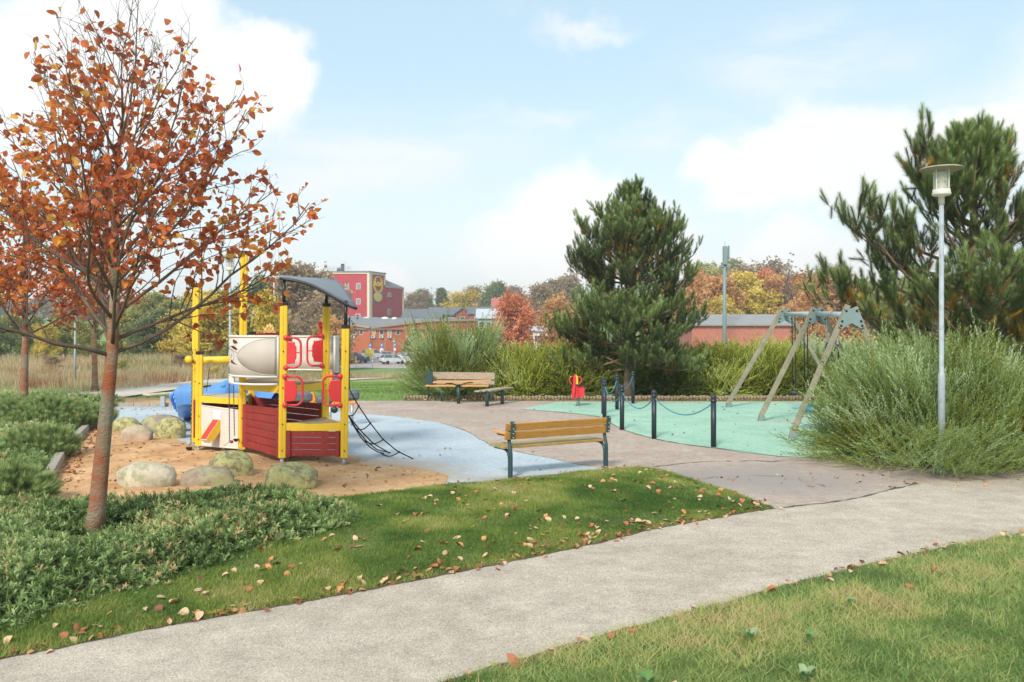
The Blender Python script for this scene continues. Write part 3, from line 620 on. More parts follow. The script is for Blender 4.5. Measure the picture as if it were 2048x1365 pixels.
# ---------------------------------------------------------------- pines
M_pine = leafmat('pine_needles', [(0, (.055, .07, .028)), (.3, (.13, .175, .06)), (.55, (.235, .31, .10)), (.8, (.33, .43, .16)), (.93, (.45, .54, .24)), (.945, (.5, .25, .04)), (1, (.55, .28, .05))], .15, nscale=0)
M_pbark = mat('pine_bark', (.20, .135, .09), .9, .3, 8, bump=.8, bscale=20, col2=(.11, .085, .065), c2scale=5)
def grow_path(p, d, L_, n, rng, wob=.12, up=.1):
    P = [np.array(p, float)]; d = nrm(d)
    for i in range(n):
        d = nrm(d + rng.normal(0, wob, 3) + np.array([0, 0, up])); P.append(P[-1] + d * L_ / n)
    return np.array(P), d
def pine(label, base, height, whorls, seed, z_first, sh=1.0, needles_w=1.0, group=None, shoots_per=1.0, tr=.15, keepf=None, nbr=5):
    """whorls: function height fraction -> (radius, azimuth bias)"""
    rng = np.random.default_rng(seed); root = thing('pine_tree', label, 'tree', base, group); bx_ = np.array(base, float)
    tr_g = G(); n = 14; tt = np.linspace(0, 1, n); TP = bx_ + np.stack([.12 * np.sin(tt * 3 + seed), .1 * np.sin(tt * 2.3), tt * height], 1)
    tr_g.tube(TP, tr * (1 - tt * .93) + .01, k=12); br = G(); SP = []; SD = []; SQ = []
    zc = z_first
    while zc < height * .985:
        f = zc / height; R_ = whorls(f); nb = nbr if f < .85 else 4; a0 = rng.random() * 6.28
        for b in range(nb + (rng.random() < .5)):
            a = a0 + b * 6.28 / nb + rng.normal(0, .25); rad = R_(a) * (.80 + .3 * rng.random())
            if rad < .08: continue
            el0 = -.16 + .85 * f ** 1.4 + rng.normal(0, .12); d = np.array([math.cos(a) * math.cos(el0), math.sin(a) * math.cos(el0), math.sin(el0)])
            p0 = bx_ + np.array([np.interp(f, tt, TP[:, 0] - bx_[0]), np.interp(f, tt, TP[:, 1] - bx_[1]), zc + rng.normal(0, .08)])
            P, de = grow_path(p0, d, rad * 1.08, 7, rng, .09, .05 + .1 * f); r0 = .035 * (rad / 2) ** .7 * sh ** .5 + .008
            br.tube(P, r0 * (1 - np.linspace(0, .75, 8)), k=6)
            ns = max(4, int(rad * 4.6 / sh * shoots_per))
            for q in range(ns):
                t = .28 + .72 * (q + rng.random()) / ns; i = min(int(t * 7), 6); pp = P[i] + (P[i + 1] - P[i]) * (t * 7 - i)
                sd = -1 if q % 2 else 1; tan = nrm(P[i + 1] - P[i]); side = nrm(np.cross(tan, [0, 0, 1])) * sd
                d2 = nrm(tan * .65 + side * .75 + np.array([0, 0, .25]) + rng.normal(0, .18, 3)); L2 = rad * (.42 * (1.1 - t) + .1) + .12 * sh
                P2, d2e = grow_path(pp, d2, L2, 4, rng, .12, .16); br.tube(P2, [.012, .01, .008, .007, .006], k=4, caps=False)
                m = max(2, int(L2 / (.12 * sh)))
                for s_ in range(m):
                    u = (s_ + 1) / m; j = min(int(u * 4), 3); p3 = P2[j] + (P2[j + 1] - P2[j]) * (u * 4 - j)
                    d3 = nrm(d2e * .6 + np.array([0, 0, .85]) + rng.normal(0, .38, 3)); SP.append(p3); SD.append(d3); SQ.append(np.linalg.norm(p3[:2] - bx_[:2]) / max(rad, .3))
                SP.append(P2[-1]); SD.append(nrm(d2e * .7 + np.array([0, 0, .6]))); SQ.append(1.0)
            SP.append(P[-1]); SD.append(nrm(de + np.array([0, 0, .7]))); SQ.append(1.1)
        zc += (.36 + .15 * rng.random()) * sh ** .5 * (1.1 - .35 * f)
    for k in range(6): SP.append(TP[-1] - np.array([0, 0, .14 * k])); SD.append(nrm(np.array([0, 0, 1.0]) + rng.normal(0, .25 + .1 * k, 3))); SQ.append(1.1)
    SP, SD, SQ = np.array(SP), np.array(SD), np.array(SQ)
    if keepf is not None: kk = keepf(SP, rng); SP, SD, SQ = SP[kk], SD[kk], SQ[kk]
    # second, older needles below each shoot tip
    P2 = SP - SD * .17 * sh + rng.normal(0, .03, SP.shape); D2 = nrm(SD + rng.normal(0, .3, SD.shape))
    tone = vnoise(SP[:, 0] + SP[:, 1] * .7, SP[:, 2], 1.3, seed)
    rr = np.clip(.42 + .5 * (tone - .45) + .12 * (SQ - .6) + rng.normal(0, .06, len(SP)), .05, .78)
    old = np.clip(rr - .18, .03, .6); rust = (rng.random(len(SP)) < (.42 if seed > 20 else .16) * (vnoise(SP[:, 0], SP[:, 2], 1.6, seed + 2) > .5)) & (SQ < .85); old = np.where(rust, .97, old)
    fg = G(); sc1 = sh * (.75 + .5 * rng.random(len(SP)))
    fg.scatter(PV * np.array([1, 1, 1]), PF, SP, frames(SD, rng.random(len(SP)) * 6.28), sc1, rnd=rr, trnd=PR * .6)
    k2 = rng.random(len(SP)) < .7; P2, D2, sc1, old = P2[k2], D2[k2], sc1[k2], old[k2]
    fg.scatter(PV, PF, P2, frames(D2, rng.random(len(P2)) * 6.28), sc1 * .95, rnd=old, trnd=np.where(PR < -.5, -.6, 0 * PR))
    tr_g.build('trunk', M_pbark, root); br.build('branch', M_pbark, root); fg.build('crown', M_pine, root, rnd=True); print('pine shoots', len(SP)); return root
def mid_w(f):
    ks = np.array([0, .12, .2, .3, .4, .5, .6, .68, .78, .88, 1]); 
    L_ = np.interp(f, ks, [2.1, 2.7, 2.75, 2.35, 2.15, 2.2, 2.15, 1.6, 1.0, .6, .1]); R_ = np.interp(f, ks, [1.7, 2.2, 2.35, 2.2, 2.15, 2.35, 2.2, 1.6, 1.05, .6, .1])
    return lambda a: R_ * (.5 + .5 * math.cos(a)) + L_ * (.5 - .5 * math.cos(a)) if abs(math.cos(a)) > .3 else (R_ + L_) * .45
pine('bushy middle pine with dense upright shoots behind the chained bollards', (4.0, 28.7, 0), 7.15, mid_w, 12, 1.0, sh=1.15, shoots_per=1.05, nbr=7, tr=.19, group='pines by the playground')
def right_w(f):
    ks = np.array([0, .1, .2, .35, .5, .62, .72, .82, .92, 1]); L_ = np.interp(f, ks, [2.2, 2.6, 2.85, 2.9, 2.7, 2.3, 1.8, 1.1, .5, .1]); R_ = np.interp(f, ks, [2, 2.4, 2.4, 2.3, 2.0, 1.7, 1.3, .9, .5, .1])
    return lambda a: R_ * (.5 + .5 * math.cos(a)) + L_ * (.5 - .5 * math.cos(a)) if abs(math.cos(a)) > .3 else (R_ + L_) * .42
pine('large open pine with rusty inner needles behind the lamp post', (9.75, 17.8, 0), 6.3, right_w, 29, 1.0, sh=1.25, nbr=6, tr=.16, group='pines by the playground', shoots_per=.85)

# mugo pine mounds in the juniper
def mugo(label, cx, cy, r, h, seed, n):
    rng = np.random.default_rng(seed); root = thing('dwarf_pine', label, 'shrub', (cx, cy, 0), 'dwarf pines in the juniper bed')
    th = rng.random(n) * 6.28; q = np.sqrt(rng.random(n)); P = np.stack([cx + np.cos(th) * q * r, cy + np.sin(th) * q * r * .8, h * (1 - q ** 2.5 * .6) * (.75 + .4 * vnoise(th * 2, q * 5, 1, seed)) - .05], 1)
    D = nrm(np.stack([np.cos(th) * q * .8, np.sin(th) * q * .8, np.ones(n)], 1) + rng.normal(0, .25, (n, 3)))
    g = G(); g.scatter(PV, PF, P - D * .1, frames(D), .8 + .4 * rng.random(n), rnd=np.clip(.55 + rng.normal(0, .12, n), .1, .85), trnd=PR * .6); g.build('needles', M_pine, root, rnd=True)
    s = G()
    for k in range(14): a = k * .45; s.tube([(cx, cy, 0), (cx + math.cos(a) * r * .5, cy + math.sin(a) * r * .4, h * .4), (cx + math.cos(a) * r * .8, cy + math.sin(a) * r * .7, h * .6)], [.02, .014, .006], k=5)
    s.build('stem', M_stem, root)
mugo('dwarf pine mound at the left edge level with the pale boulder', -6.45, 10.7, .62, .44, 1, 420)
mugo('wide dwarf pine mound in front of the left orange tree', -11.2, 19.4, 2.0, .62, 2, 1500)
mugo('small dwarf pine mound left of the stone kerb', -8.3, 14.9, .7, .45, 3, 300)
# ================================================================ orange whitebeam trees
def leaf_template(L_=.085, W_=.033, fold=.35, curl=.25):
    t = np.array([0, .18, .42, .7, .9, 1.0]); w_ = W_ * np.array([.15, .75, 1.0, .8, .38, .02]); zc = -curl * L_ * t ** 2
    V = []; 
    for i in range(6): V += [(-w_[i], t[i] * L_, zc[i] + fold * w_[i]), (0, t[i] * L_, zc[i]), (w_[i], t[i] * L_, zc[i] + fold * w_[i])]
    F = [(i * 3 + j, i * 3 + j + 1, i * 3 + j + 4, i * 3 + j + 3) for i in range(5) for j in range(2)]
    return np.array(V), np.array(F)
LT = [leaf_template(), leaf_template(.08, .036, .7, .5), leaf_template(.09, .03, -.4, .4), leaf_template(.075, .035, .15, .8)]
M_leaf = leafmat('orange_autumn_leaves', [(0, (.36, .10, .055)), (.3, (.58, .15, .06)), (.6, (.72, .22, .07)), (.82, (.80, .34, .07)), (.94, (.86, .48, .09)), (1, (.92, .68, .18))], .5, rough=.5)
M_bark = mat('whitebeam_bark', (.27, .235, .16), .85, .32, 16, bump=1, bscale=26, col2=(.32, .095, .04), c2scale=2.0, c2lo=.42, c2hi=.58, stretch=(1.2, 1.2, 2.6))
M_twig = mat('twig_bark', (.15, .10, .075), .8, .25, 10, bump=.3)
def whitebeam(label, base, H_, seed, nlimb, z0, Lfun, elfun, leaves, trunk_r=.1, lean=(.26, 0), leafsc=1.0, twigs=4, group=None, secs=7, bare_top=.6):
    rng = np.random.default_rng(seed); root = thing('whitebeam_tree', label, 'tree', base, group); b = np.array(base, float)
    n = 16; tt = np.linspace(0, 1, n); TP = b + np.stack([lean[0] * tt ** .8 * 1.1 + .05 * np.sin(tt * 9 + seed) * tt, lean[1] * tt + .05 * np.sin(tt * 7) * tt, tt * H_], 1)
    TR = trunk_r * np.where(tt < z0 / H_, 1 - .35 * tt / (z0 / H_), .65 * (1 - (tt - z0 / H_) / (1 - z0 / H_)) ** 1.0 + .03); TR[0] *= 1.25
    fl = z0 * .95; g = G(); low = tt * H_ < fl + .5; g.tube(TP[:low.sum() + 1], TR[:low.sum() + 1], k=16); trunk = g
    br = G(); kk = low.sum(); g.tube(TP[kk:], TR[kk:], k=12) if kk < n - 1 else None
    pos = []; dirs = []; hs = []
    for i in range(nlimb):
        f = i / (nlimb - 1); zc = z0 + (H_ * .9 - z0) * f ** 1.25; a = i * 2.39996 + rng.normal(0, .2) + seed; el0 = elfun(f) + rng.normal(0, .08); Lb = Lfun(f, a) * (.85 + .3 * rng.random())
        p0 = np.array([np.interp(zc, TP[:, 2] - b[2], TP[:, 0]), np.interp(zc, TP[:, 2] - b[2], TP[:, 1]), b[2] + zc])
        P, de = grow_path(p0, [math.cos(a) * math.cos(el0), math.sin(a) * math.cos(el0), math.sin(el0)], Lb, 9, rng, .10, .035)
        r0 = np.interp(zc, tt * H_, TR) * .30 + .003; br.tube(P, r0 * (1 - np.linspace(0, .85, 10)) + .002, k=7)
        ns = max(2, int(secs * Lb / 2 + 1))
        for q in range(ns):
            t = .22 + .74 * (q + rng.random() * .8) / ns; j = min(int(t * 9), 8); pp = P[j] + (P[j + 1] - P[j]) * (t * 9 - j); tan = nrm(P[j + 1] - P[j])
            side = nrm(np.cross(tan, rng.normal(size=3))); d2 = nrm(tan * .85 + side * .62 + np.array([0, 0, .18])); L2 = Lb * (.5 * (1.05 - t)) + .16
            P2, d2e = grow_path(pp, d2, L2, 6, rng, .14, .03); r1 = r0 * .35 * (1 - t * .4) + .0018; br.tube(P2, r1 * (1 - np.linspace(0, .7, 7)), k=5, caps=False)
            nt_ = max(2, int(twigs * L2 / .5 + 1))
            for w_ in range(nt_):
                u = .2 + .8 * (w_ + rng.random()) / nt_; u = min(u, .99); j = min(int(u * 6), 5); p3 = P2[j] + (P2[j + 1] - P2[j]) * (u * 6 - j); tan2 = nrm(P2[j + 1] - P2[j])
                d3 = nrm(tan2 * .7 + nrm(np.cross(tan2, rng.normal(size=3))) * .75 + np.array([0, 0, .1])); L3 = .10 + .16 * rng.random()
                P3, d3e = grow_path(p3, d3, L3, 3, rng, .2, .05); br.tube(P3, [.0028, .0022, .0018, .0012], k=3, caps=False)
                hh = (p3[2] - b[2]) / H_
                for l in range(rng.poisson(leaves * (1 if hh < bare_top else max(.12, 1 - (hh - bare_top) * 3.0)))):
                    v = rng.random(); pos.append(P3[0] + (P3[-1] - P3[0]) * (.3 + .7 * v)); dirs.append(nrm(d3e * .5 + rng.normal(0, .5, 3) + np.array([0, 0, -.5]))); hs.append(hh)
    pos = np.array(pos); dirs = np.array(dirs); N = len(pos); fg = G()
    which = rng.integers(0, 4, N); tone = vnoise(pos[:, 0] * 2, pos[:, 2] * 2, 1, seed); rr = np.clip(.42 + (tone - .5) * .45 + rng.normal(0, .2, N), 0, .9); rr = np.where(rng.random(N) < .035, .98, rr)
    Rm = frames(dirs, rng.random(N) * 6.28); Rm = Rm[:, :, [0, 2, 1]]  # leaf runs along dirs
    for k in range(4):
        s_ = which == k
        if s_.any(): fg.scatter(LT[k][0], LT[k][1], pos[s_], Rm[s_], leafsc * (.6 + .6 * rng.random(s_.sum())), rnd=rr[s_], smooth=False)
    trunk.build('trunk', M_bark, root); br.build('branch', M_twig, root); fg.build('leaves', M_leaf, root, rnd=True); print('whitebeam leaves', N)
    return root
tb = gp(187, 1062, .10)
whitebeam('nearest tree with sparse orange leaves and a reddish trunk in the juniper bed', (tb[0], tb[1], 0), 5.0, 4, 38, 1.95,
          lambda f, a: (2.75 - 1.05 * f) * (1 - .45 * max(0, f - .6)) * (.9 if math.cos(a) < 0 else 1.0) * (1 - .12 * abs(math.sin(a))), lambda f: .30 + .82 * f ** .75, 2.5, trunk_r=.092, lean=(.33, .0), leafsc=.98, twigs=4.0, group='orange leaved trees in the juniper bed', secs=9, bare_top=.78)
t2 = at(47, 800, 24.0)
w2 = whitebeam('orange tree at the far left with a red brown trunk', (t2[0], 24.0, 0), 5.9, 11, 24, 2.05, lambda f, a: (2.5 - 1.3 * f), lambda f: .55 + .65 * f, 3.4, trunk_r=.125, lean=(.06, 0), leafsc=1.35, twigs=4.5, group='orange leaved trees in the juniper bed', secs=9, bare_top=.9)
t3 = at(190, 790, 31.5)
copy_tree(w2, (t3[0], 31.5, float(gz(t3[0], 31.5))), 2.2, .97, 'orange tree with a slim grey trunk beside the far lamp pole')
t4 = at(-75, 790, 27)
copy_tree(w2, (t4[0], 27, 0), 4.1, 1.02, 'orange tree cut off by the left edge of the photo')

# ================================================================ background trees
def leafcard():   # small cluster of leaves, three crossed faces
    V = []; F = []; rg = np.random.default_rng(2)
    for k in range(3):
        d = nrm(rg.normal(size=3)); u = nrm(np.cross(d, [.3, .5, .8])); v = np.cross(d, u); o = len(V); c = rg.normal(0, .35, 3)
        V += [tuple(c + u * .5), tuple(c + v * .35), tuple(c - u * .5), tuple(c - v * .35)]; F += [(o, o + 1, o + 2, o + 3)]
    return np.array(V), np.array(F)
KV, KF = leafcard()
M_bgbark = mat('distant_bark', (.16, .125, .10), .9, .2, 3)
def ramp3(a, b, c): return [(0, tuple(a)), (.5, tuple(b)), (1, tuple(c))]
BG = {'orange': leafmat('orange_crown', ramp3((.34, .15, .05), (.64, .36, .15), (.78, .50, .24))), 'yellow': leafmat('yellow_crown', ramp3((.34, .28, .05), (.68, .52, .10), (.82, .68, .20))),
      'red': leafmat('red_crown', ramp3((.36, .12, .06), (.66, .23, .11), (.76, .36, .19))), 'green': leafmat('green_crown', ramp3((.10, .14, .05), (.20, .26, .09), (.32, .38, .15))),
      'brown': leafmat('brown_crown', ramp3((.24, .17, .11), (.40, .29, .18), (.52, .40, .26))), 'olive': leafmat('olive_crown', ramp3((.18, .18, .05), (.36, .36, .10), (.52, .50, .17))),
      'dark': leafmat('dark_evergreen_crown', ramp3((.10, .13, .06), (.18, .22, .10), (.26, .31, .15)))}
def bg_tree(seed, kind='round', dens=1.0, card=.3):
    """unit-height tree in local coordinates: trunk, branches and a crown of leaf clusters; returns (trunk G, crown G)"""
    rng = np.random.default_rng(seed); t = G(); c = G(); Hh = 10.0
    n = 8; tt = np.linspace(0, 1, n); TP = np.stack([.3 * np.sin(tt * 3 + seed) * tt, .3 * np.cos(tt * 2 + seed) * tt, tt * Hh * .93], 1); t.tube(TP, .22 * (1 - tt * .9), k=7)
    pts = []
    nb = {'round': 20, 'tall': 22, 'bare': 34, 'cone': 40}[kind]
    for i in range(nb):
        f = i / nb; z = Hh * ((.2 if kind != 'cone' else .08) + (.72 if kind != 'cone' else .9) * f); a = i * 2.4 + rng.normal(0, .3)
        if kind == 'round': Lb = 3.4 * math.sqrt(max(.05, 1 - (1.55 * f - .55) ** 2)) ; e0 = .25 + .8 * f
        elif kind == 'tall': Lb = 2.1 * math.sqrt(max(.05, 1 - (1.5 * f - .5) ** 2)); e0 = .6 + .5 * f
        elif kind == 'bare': Lb = 3.2 * (1 - .55 * f); e0 = .7 + .4 * f
        else: Lb = 2.7 * (1 - f) + .15; e0 = -.1 + .2 * f
        Lb *= .75 + .5 * rng.random(); p0 = [np.interp(z, TP[:, 2], TP[:, 0]), np.interp(z, TP[:, 2], TP[:, 1]), z]
        P, de = grow_path(p0, [math.cos(a) * math.cos(e0), math.sin(a) * math.cos(e0), math.sin(e0)], Lb, 5, rng, .12, .05); t.tube(P, .07 * (1 - np.linspace(0, .85, 6)), k=4, caps=False)
        for q in range(4 if kind != 'bare' else 9):
            u = .25 + .75 * rng.random(); j = min(int(u * 5), 4); pp = P[j] + (P[j + 1] - P[j]) * (u * 5 - j); d2 = nrm(nrm(P[j + 1] - P[j]) + rng.normal(0, .6, 3)); P2, _ = grow_path(pp, d2, Lb * .4, 3, rng, .2, .06)
            t.tube(P2, [.03, .02, .014, .008], k=3, caps=False); pts.append(P2[-1]); pts.append(P2[1])
        pts.append(P[-1])
    pts = np.array(pts)
    if kind != 'bare' or dens > .05:
        m = int(34 * dens); sprd = .52 if kind != 'cone' else .28
        Q = (pts[:, None] + rng.normal(0, sprd, (len(pts), m, 3)) * np.array([1, 1, .75])).reshape(-1, 3)
        tone = vnoise(Q[:, 0] * .8 + Q[:, 1] * .5, Q[:, 2] * .8, 1, seed); rr = np.clip(.5 + (tone - .5) * .9 + rng.normal(0, .15, len(Q)), 0, 1)
        c.scatter(KV, KF, Q, randrot(len(Q), rng), card * (.6 + .8 * rng.random(len(Q))), rnd=rr)
    return t, c
_tree_cache = {}
def bgt(kind, colour, x, y, h, label, group, var=0, dens=1.0, wid=1.0, rz=None, z=None):
    key = (kind, var, dens, colour)
    z = float(gz(x, y)) if z is None else z; rz = (x * 7.3 + y * 3.1) % 6.28 if rz is None else rz
    if key not in _tree_cache:
        t, c = bg_tree(100 + var * 7 + len(kind), kind, dens); root = thing('tree', label, 'tree', (0, 0, 0), group)
        t.build('trunk', M_bgbark, root)
        if c.n: c.build('crown', BG[colour], root, rnd=True)
        _tree_cache[key] = root
        root.location = (x, y, z); root.rotation_euler = (0, 0, rz); root.scale = (h / 10 * wid, h / 10 * wid, h / 10); return root
    return copy_tree(_tree_cache[key], (x, y, z), rz, (h / 10 * wid, h / 10 * wid, h / 10), label, group=group)
def bpx(kind, colour, px, top, Y, label, group, **k):   # tree whose top shows at (px, top) from distance Y
    x = (px - 1024) * Y / FP; z = float(gz(x, Y)); h = CH - (top - HY) * Y / FP - z; sk = 0 if kind in ('bare', 'cone') else .17; h = h / (1 - sk)
    return bgt(kind, colour, x, Y, h, label, group, z=z - sk * h, **k)
AG = 'autumn trees behind the brick shed'
# right-hand autumn wood
for i, (k, c, px, top, Y, wd, lab) in enumerate([
    ('round', 'orange', 1405, 570, 150, 1.0, 'orange tree showing between the middle pine and the antenna mast'), ('round', 'orange', 1435, 566, 140, .9, 'orange tree directly behind the antenna mast'), ('round', 'yellow', 1478, 570, 150, 1.0, 'yellow tree just right of the antenna mast'),
    ('round', 'red', 1522, 566, 165, 1.1, 'reddest tree of the autumn wood above the brick shed'), ('round', 'yellow', 1510, 590, 142, 1.0, 'golden tree above the brick shed roof'), ('round', 'orange', 1550, 574, 160, .9, 'orange tree behind the bare tree'),
    ('round', 'brown', 1600, 570, 165, 1.0, 'brown orange tree behind the middle swing frame'), ('round', 'orange', 1655, 566, 155, 1.25, 'broad orange tree left of the large pine'), ('round', 'orange', 1610, 600, 145, 1.0, 'lower orange tree above the swing beam'),
    ('round', 'brown', 1690, 585, 170, 1.0, 'brown tree half hidden by the large pine'), ('round', 'olive', 1760, 575, 160, 1.2, 'olive tree seen through gaps in the large pine'), ('round', 'orange', 1380, 600, 145, .9, 'low orange tree at the right edge of the middle pine'),
    ('round', 'orange', 1340, 590, 160, 1.0, 'orange tree seen through the middle pine'), ('round', 'olive', 1850, 570, 170, 1.2, 'olive tree behind the lamp post and large pine'), ('round', 'olive', 1950, 575, 170, 1.2, 'olive tree far behind the trunk of the large pine'),
    ('round', 'olive', 2120, 560, 150, 1.3, 'olive tree just beyond the right edge of the photo'), ('round', 'orange', 2230, 575, 140, 1.3, 'orange tree well beyond the right edge of the photo'), ('round', 'yellow', 1455, 612, 135, .8, 'small yellow tree at the foot of the antenna mast'), ('round', 'orange', 1580, 625, 138, .8, 'small rusty tree right of the brick shed'), ('round', 'orange', 1640, 628, 135, .9, 'small orange tree behind the nest swing')]):
    bpx(k, c, px, top, Y, lab, AG, var=i % 3, wid=wd)
bpx('bare', 'brown', 1575, 538, 150, 'tall bare grey tree rising from the autumn wood', AG, var=1, dens=0.0, wid=.75)
FG = 'trees on the far ridge'
for i, (k, c, px, top, Y, wd, lab) in enumerate([
    ('round', 'olive', 1420, 548, 270, 1.2, 'hazy green tree on the ridge left of the antenna mast'), ('round', 'brown', 1492, 541, 290, 1.4, 'hazy grey brown dome shaped tree on the ridge right of the mast'), ('round', 'green', 1465, 540, 300, .8, 'hazy green tree beside the top of the mast'),
    ('bare', 'brown', 1668, 545, 280, 1.1, 'bare hazy tree on the ridge left of the large pine'), ('round', 'olive', 1640, 556, 280, 1.0, 'hazy olive tree on the ridge left of the large pine'), ('round', 'brown', 1540, 560, 300, 1.0, 'hazy brown tree on the ridge behind the bare tree'),
    ('cone', 'dark', 884, 578, 290, 1.0, 'dark spruce above the grey roofed houses'), ('round', 'yellow', 918, 592, 285, 1.0, 'golden tree beside the dark spruce'), ('round', 'brown', 955, 585, 330, 1.0, 'hazy brown tree left of the red tiled house'),
    ('round', 'green', 988, 576, 330, 1.0, 'hazy green tree above the red tiled house'), ('round', 'brown', 830, 592, 330, 1.1, 'brown tree at the right end of the red tower building'), ('round', 'green', 850, 590, 340, .8, 'grey green tree near the red tower building'),
    ('bare', 'brown', 1078, 580, 250, 1.0, 'bare twiggy tree left of the middle pine'), ('bare', 'brown', 1105, 572, 260, 1.0, 'bare twiggy tree touching the middle pine'), ('round', 'brown', 1035, 584, 340, 1.2, 'hazy brown tree right of the red tiled house'),
    ('tall', 'brown', 1135, 560, 280, 1.0, 'tall pinkish brown tree at the left edge of the middle pine'), ('round', 'dark', 1015, 586, 350, 1.0, 'dark hazy tree on the ridge above the red tiled house')]):
    bpx(k, c, px, top, Y, lab, FG, var=i % 3, wid=wd, dens=(.25 if k == 'bare' else 1.0))
MG = 'young trees in front of the houses'
bpx('round', 'red', 1028, 604, 120, 'red orange young tree in front of the red tiled house', MG, var=0, wid=.9, dens=.7)
bpx('round', 'orange', 1112, 606, 125, 'red orange young tree just left of the middle pine', MG, var=1, wid=.75, dens=.7)
bpx('round', 'orange', 1150, 635, 125, 'low orange tree at the left foot of the middle pine', MG, var=2, wid=1.0)
LG = 'trees and thickets behind the dry meadow'
for i, (k, c, px, top, Y, wd, lab) in enumerate([
    ('round', 'yellow', 420, 600, 92, 1.3, 'bright yellow tree between the tall yellow posts'), ('round', 'yellow', 365, 628, 96, 1.2, 'yellow tree left of the tall yellow posts'), ('round', 'dark', 318, 632, 98, 1.2, 'dark green thicket right of the nearest trunk'), ('round', 'dark', 285, 645, 96, 1.0, 'dark thicket close to the nearest trunk'),
    ('round', 'olive', 255, 628, 104, 1.2, 'olive tree behind the nearest trunk'), ('round', 'olive', 130, 640, 100, 1.3, 'olive thicket between the two left trees'), ('round', 'olive', 20, 640, 105, 1.3, 'olive thicket at the left edge'), ('round', 'yellow', 95, 655, 95, 1.0, 'low yellow bush behind the meadow'), ('round', 'green', 65, 645, 100, 1.0, 'green thicket behind the left orange tree'),
    ('round', 'green', -30, 640, 98, 1.3, 'green thicket beyond the left edge'), ('round', 'olive', 175, 650, 96, 1.0, 'olive bush behind the far lamp pole'), ('tall', 'olive', 455, 585, 120, 1.2, 'tall green tree behind the yellow tree'), ('round', 'olive', 300, 600, 150, 1.3, 'grey green tall tree behind the orange crown'),
    ('round', 'olive', 350, 608, 130, 1.2, 'olive tree behind the yellow tree'), ('tall', 'dark', 512, 640, 100, 1.4, 'dark evergreen right of the tall mast post'), ('round', 'brown', 610, 556, 150, 1.3, 'big bare brown tree behind the play tower roof'), ('round', 'green', 520, 575, 160, 1.0, 'hazy grey green tree left of the flag pole'),
    ('round', 'brown', 655, 598, 140, 1.1, 'brown tree in front of the red tower building'), ('round', 'orange', 665, 645, 118, 1.0, 'amber tree beside the brick office'), ('round', 'brown', 560, 600, 170, 1.0, 'tan tree behind the flag pole'), ('round', 'olive', 815, 682, 165, .8, 'olive hedge in front of the brick office'), ('round', 'yellow', 845, 672, 160, .8, 'yellowing hedge left of the blue green shrub'),
    ('round', 'brown', 590, 650, 110, .9, 'low brown thicket inside the play tower frame'), ('round', 'olive', 645, 668, 105, .8, 'low olive bush left of the brick office')]):
    bpx(k, c, px, top, Y, lab, LG, var=i % 3, wid=wd)
# sparse yellow shrub in the tower frame
bpx('bare', 'yellow', 535, 595, 58, 'thin tree with sparse yellow leaves seen through the play tower', LG, var=2, dens=.12, wid=.75)
# scrub in the meadow
SG = 'small shrubs in the dry meadow'
for i, (c, px, top, Y, wd, lab) in enumerate([('olive', 245, 722, 52, 1.6, 'green bush right of the nearest trunk'), ('brown', 105, 715, 55, 1.8, 'brown twiggy bush left of the far lamp pole'), ('brown', 365, 712, 58, 1.8, 'brown bush left of the yellow posts'), ('yellow', 430, 735, 45, 1.6, 'yellow bush behind the blue slide'), ('yellow', 75, 742, 46, 1.4, 'low yellow bush near the left orange tree'), ('olive', 460, 690, 75, 1.4, 'olive bush under the yellow tube')]):
    bpx('round', c, px, top, Y, lab, SG, var=i % 3, wid=wd, dens=.5)
# far wood on the ridge, one mass
rng = np.random.default_rng(77); g = G()
for k in range(330):
    x = rng.uniform(-330, 330); y = rng.uniform(330, 470); z = float(gz(x, y)); h = rng.uniform(7, 12); m = 90
    Q = rng.normal(size=(m, 3)); Q = nrm(Q) * (rng.random((m, 1)) ** .4) * np.array([h * .45, h * .45, h * .42]) + np.array([x, y, z + h * .55])
    g.scatter(KV, KF, Q, randrot(m, rng), 1.7, rnd=np.clip(rng.random() * .7 + rng.normal(0, .1, m) + .1, 0, 1))
g.build('distant_wood', leafmat('distant_wood', [(0, (.10, .12, .06)), (.35, (.20, .17, .10)), (.7, (.28, .20, .13)), (1, (.42, .25, .10))]), rnd=True, kind='stuff', label='far wooded ridge along the horizon', cat='wood')

# ---------------------------------------------------------------- tall dry meadow
M_dry = leafmat('dry_grass', [(0, (.13, .17, .05)), (.25, (.30, .26, .12)), (.5, (.48, .38, .22)), (.8, (.62, .51, .33)), (1, (.34, .17, .09))], .4)
g = G(); rng = np.random.default_rng(41)
for (x0, x1, y0, y1, n, hg) in [(-30, -14.8, 33.5, 45, 30000, .36), (-48, -16, 45, 70, 26000, .42), (-75, -16, 70, 104, 24000, .5), (-30, -15, 30.5, 34, 4000, .2)]:
    p = rng.random((n, 2)) * [x1 - x0, y1 - y0] + [x0, y0]; p = p[np.abs(p[:, 0]) < .64 * p[:, 1]]
    tone = fbm(p[:, 0], p[:, 1], .22, 44); tuft = fbm(p[:, 0], p[:, 1], .9, 46); keep = rng.random(len(p)) < .35 + tuft; p, tone, tuft = p[keep], tone[keep], tuft[keep]
    hh = hg * (.25 + 1.7 * tuft ** 1.5); V, F, r = blades(p, gz(p[:, 0], p[:, 1]), hh, .012 * (p[:, 1] / 40), .45, rng, np.clip(.5 + (tone - .5) * 2.4 + (tuft - .5) * .8 + rng.normal(0, .15, len(p)), .02, 1)); g.add(V, F, rnd=r)
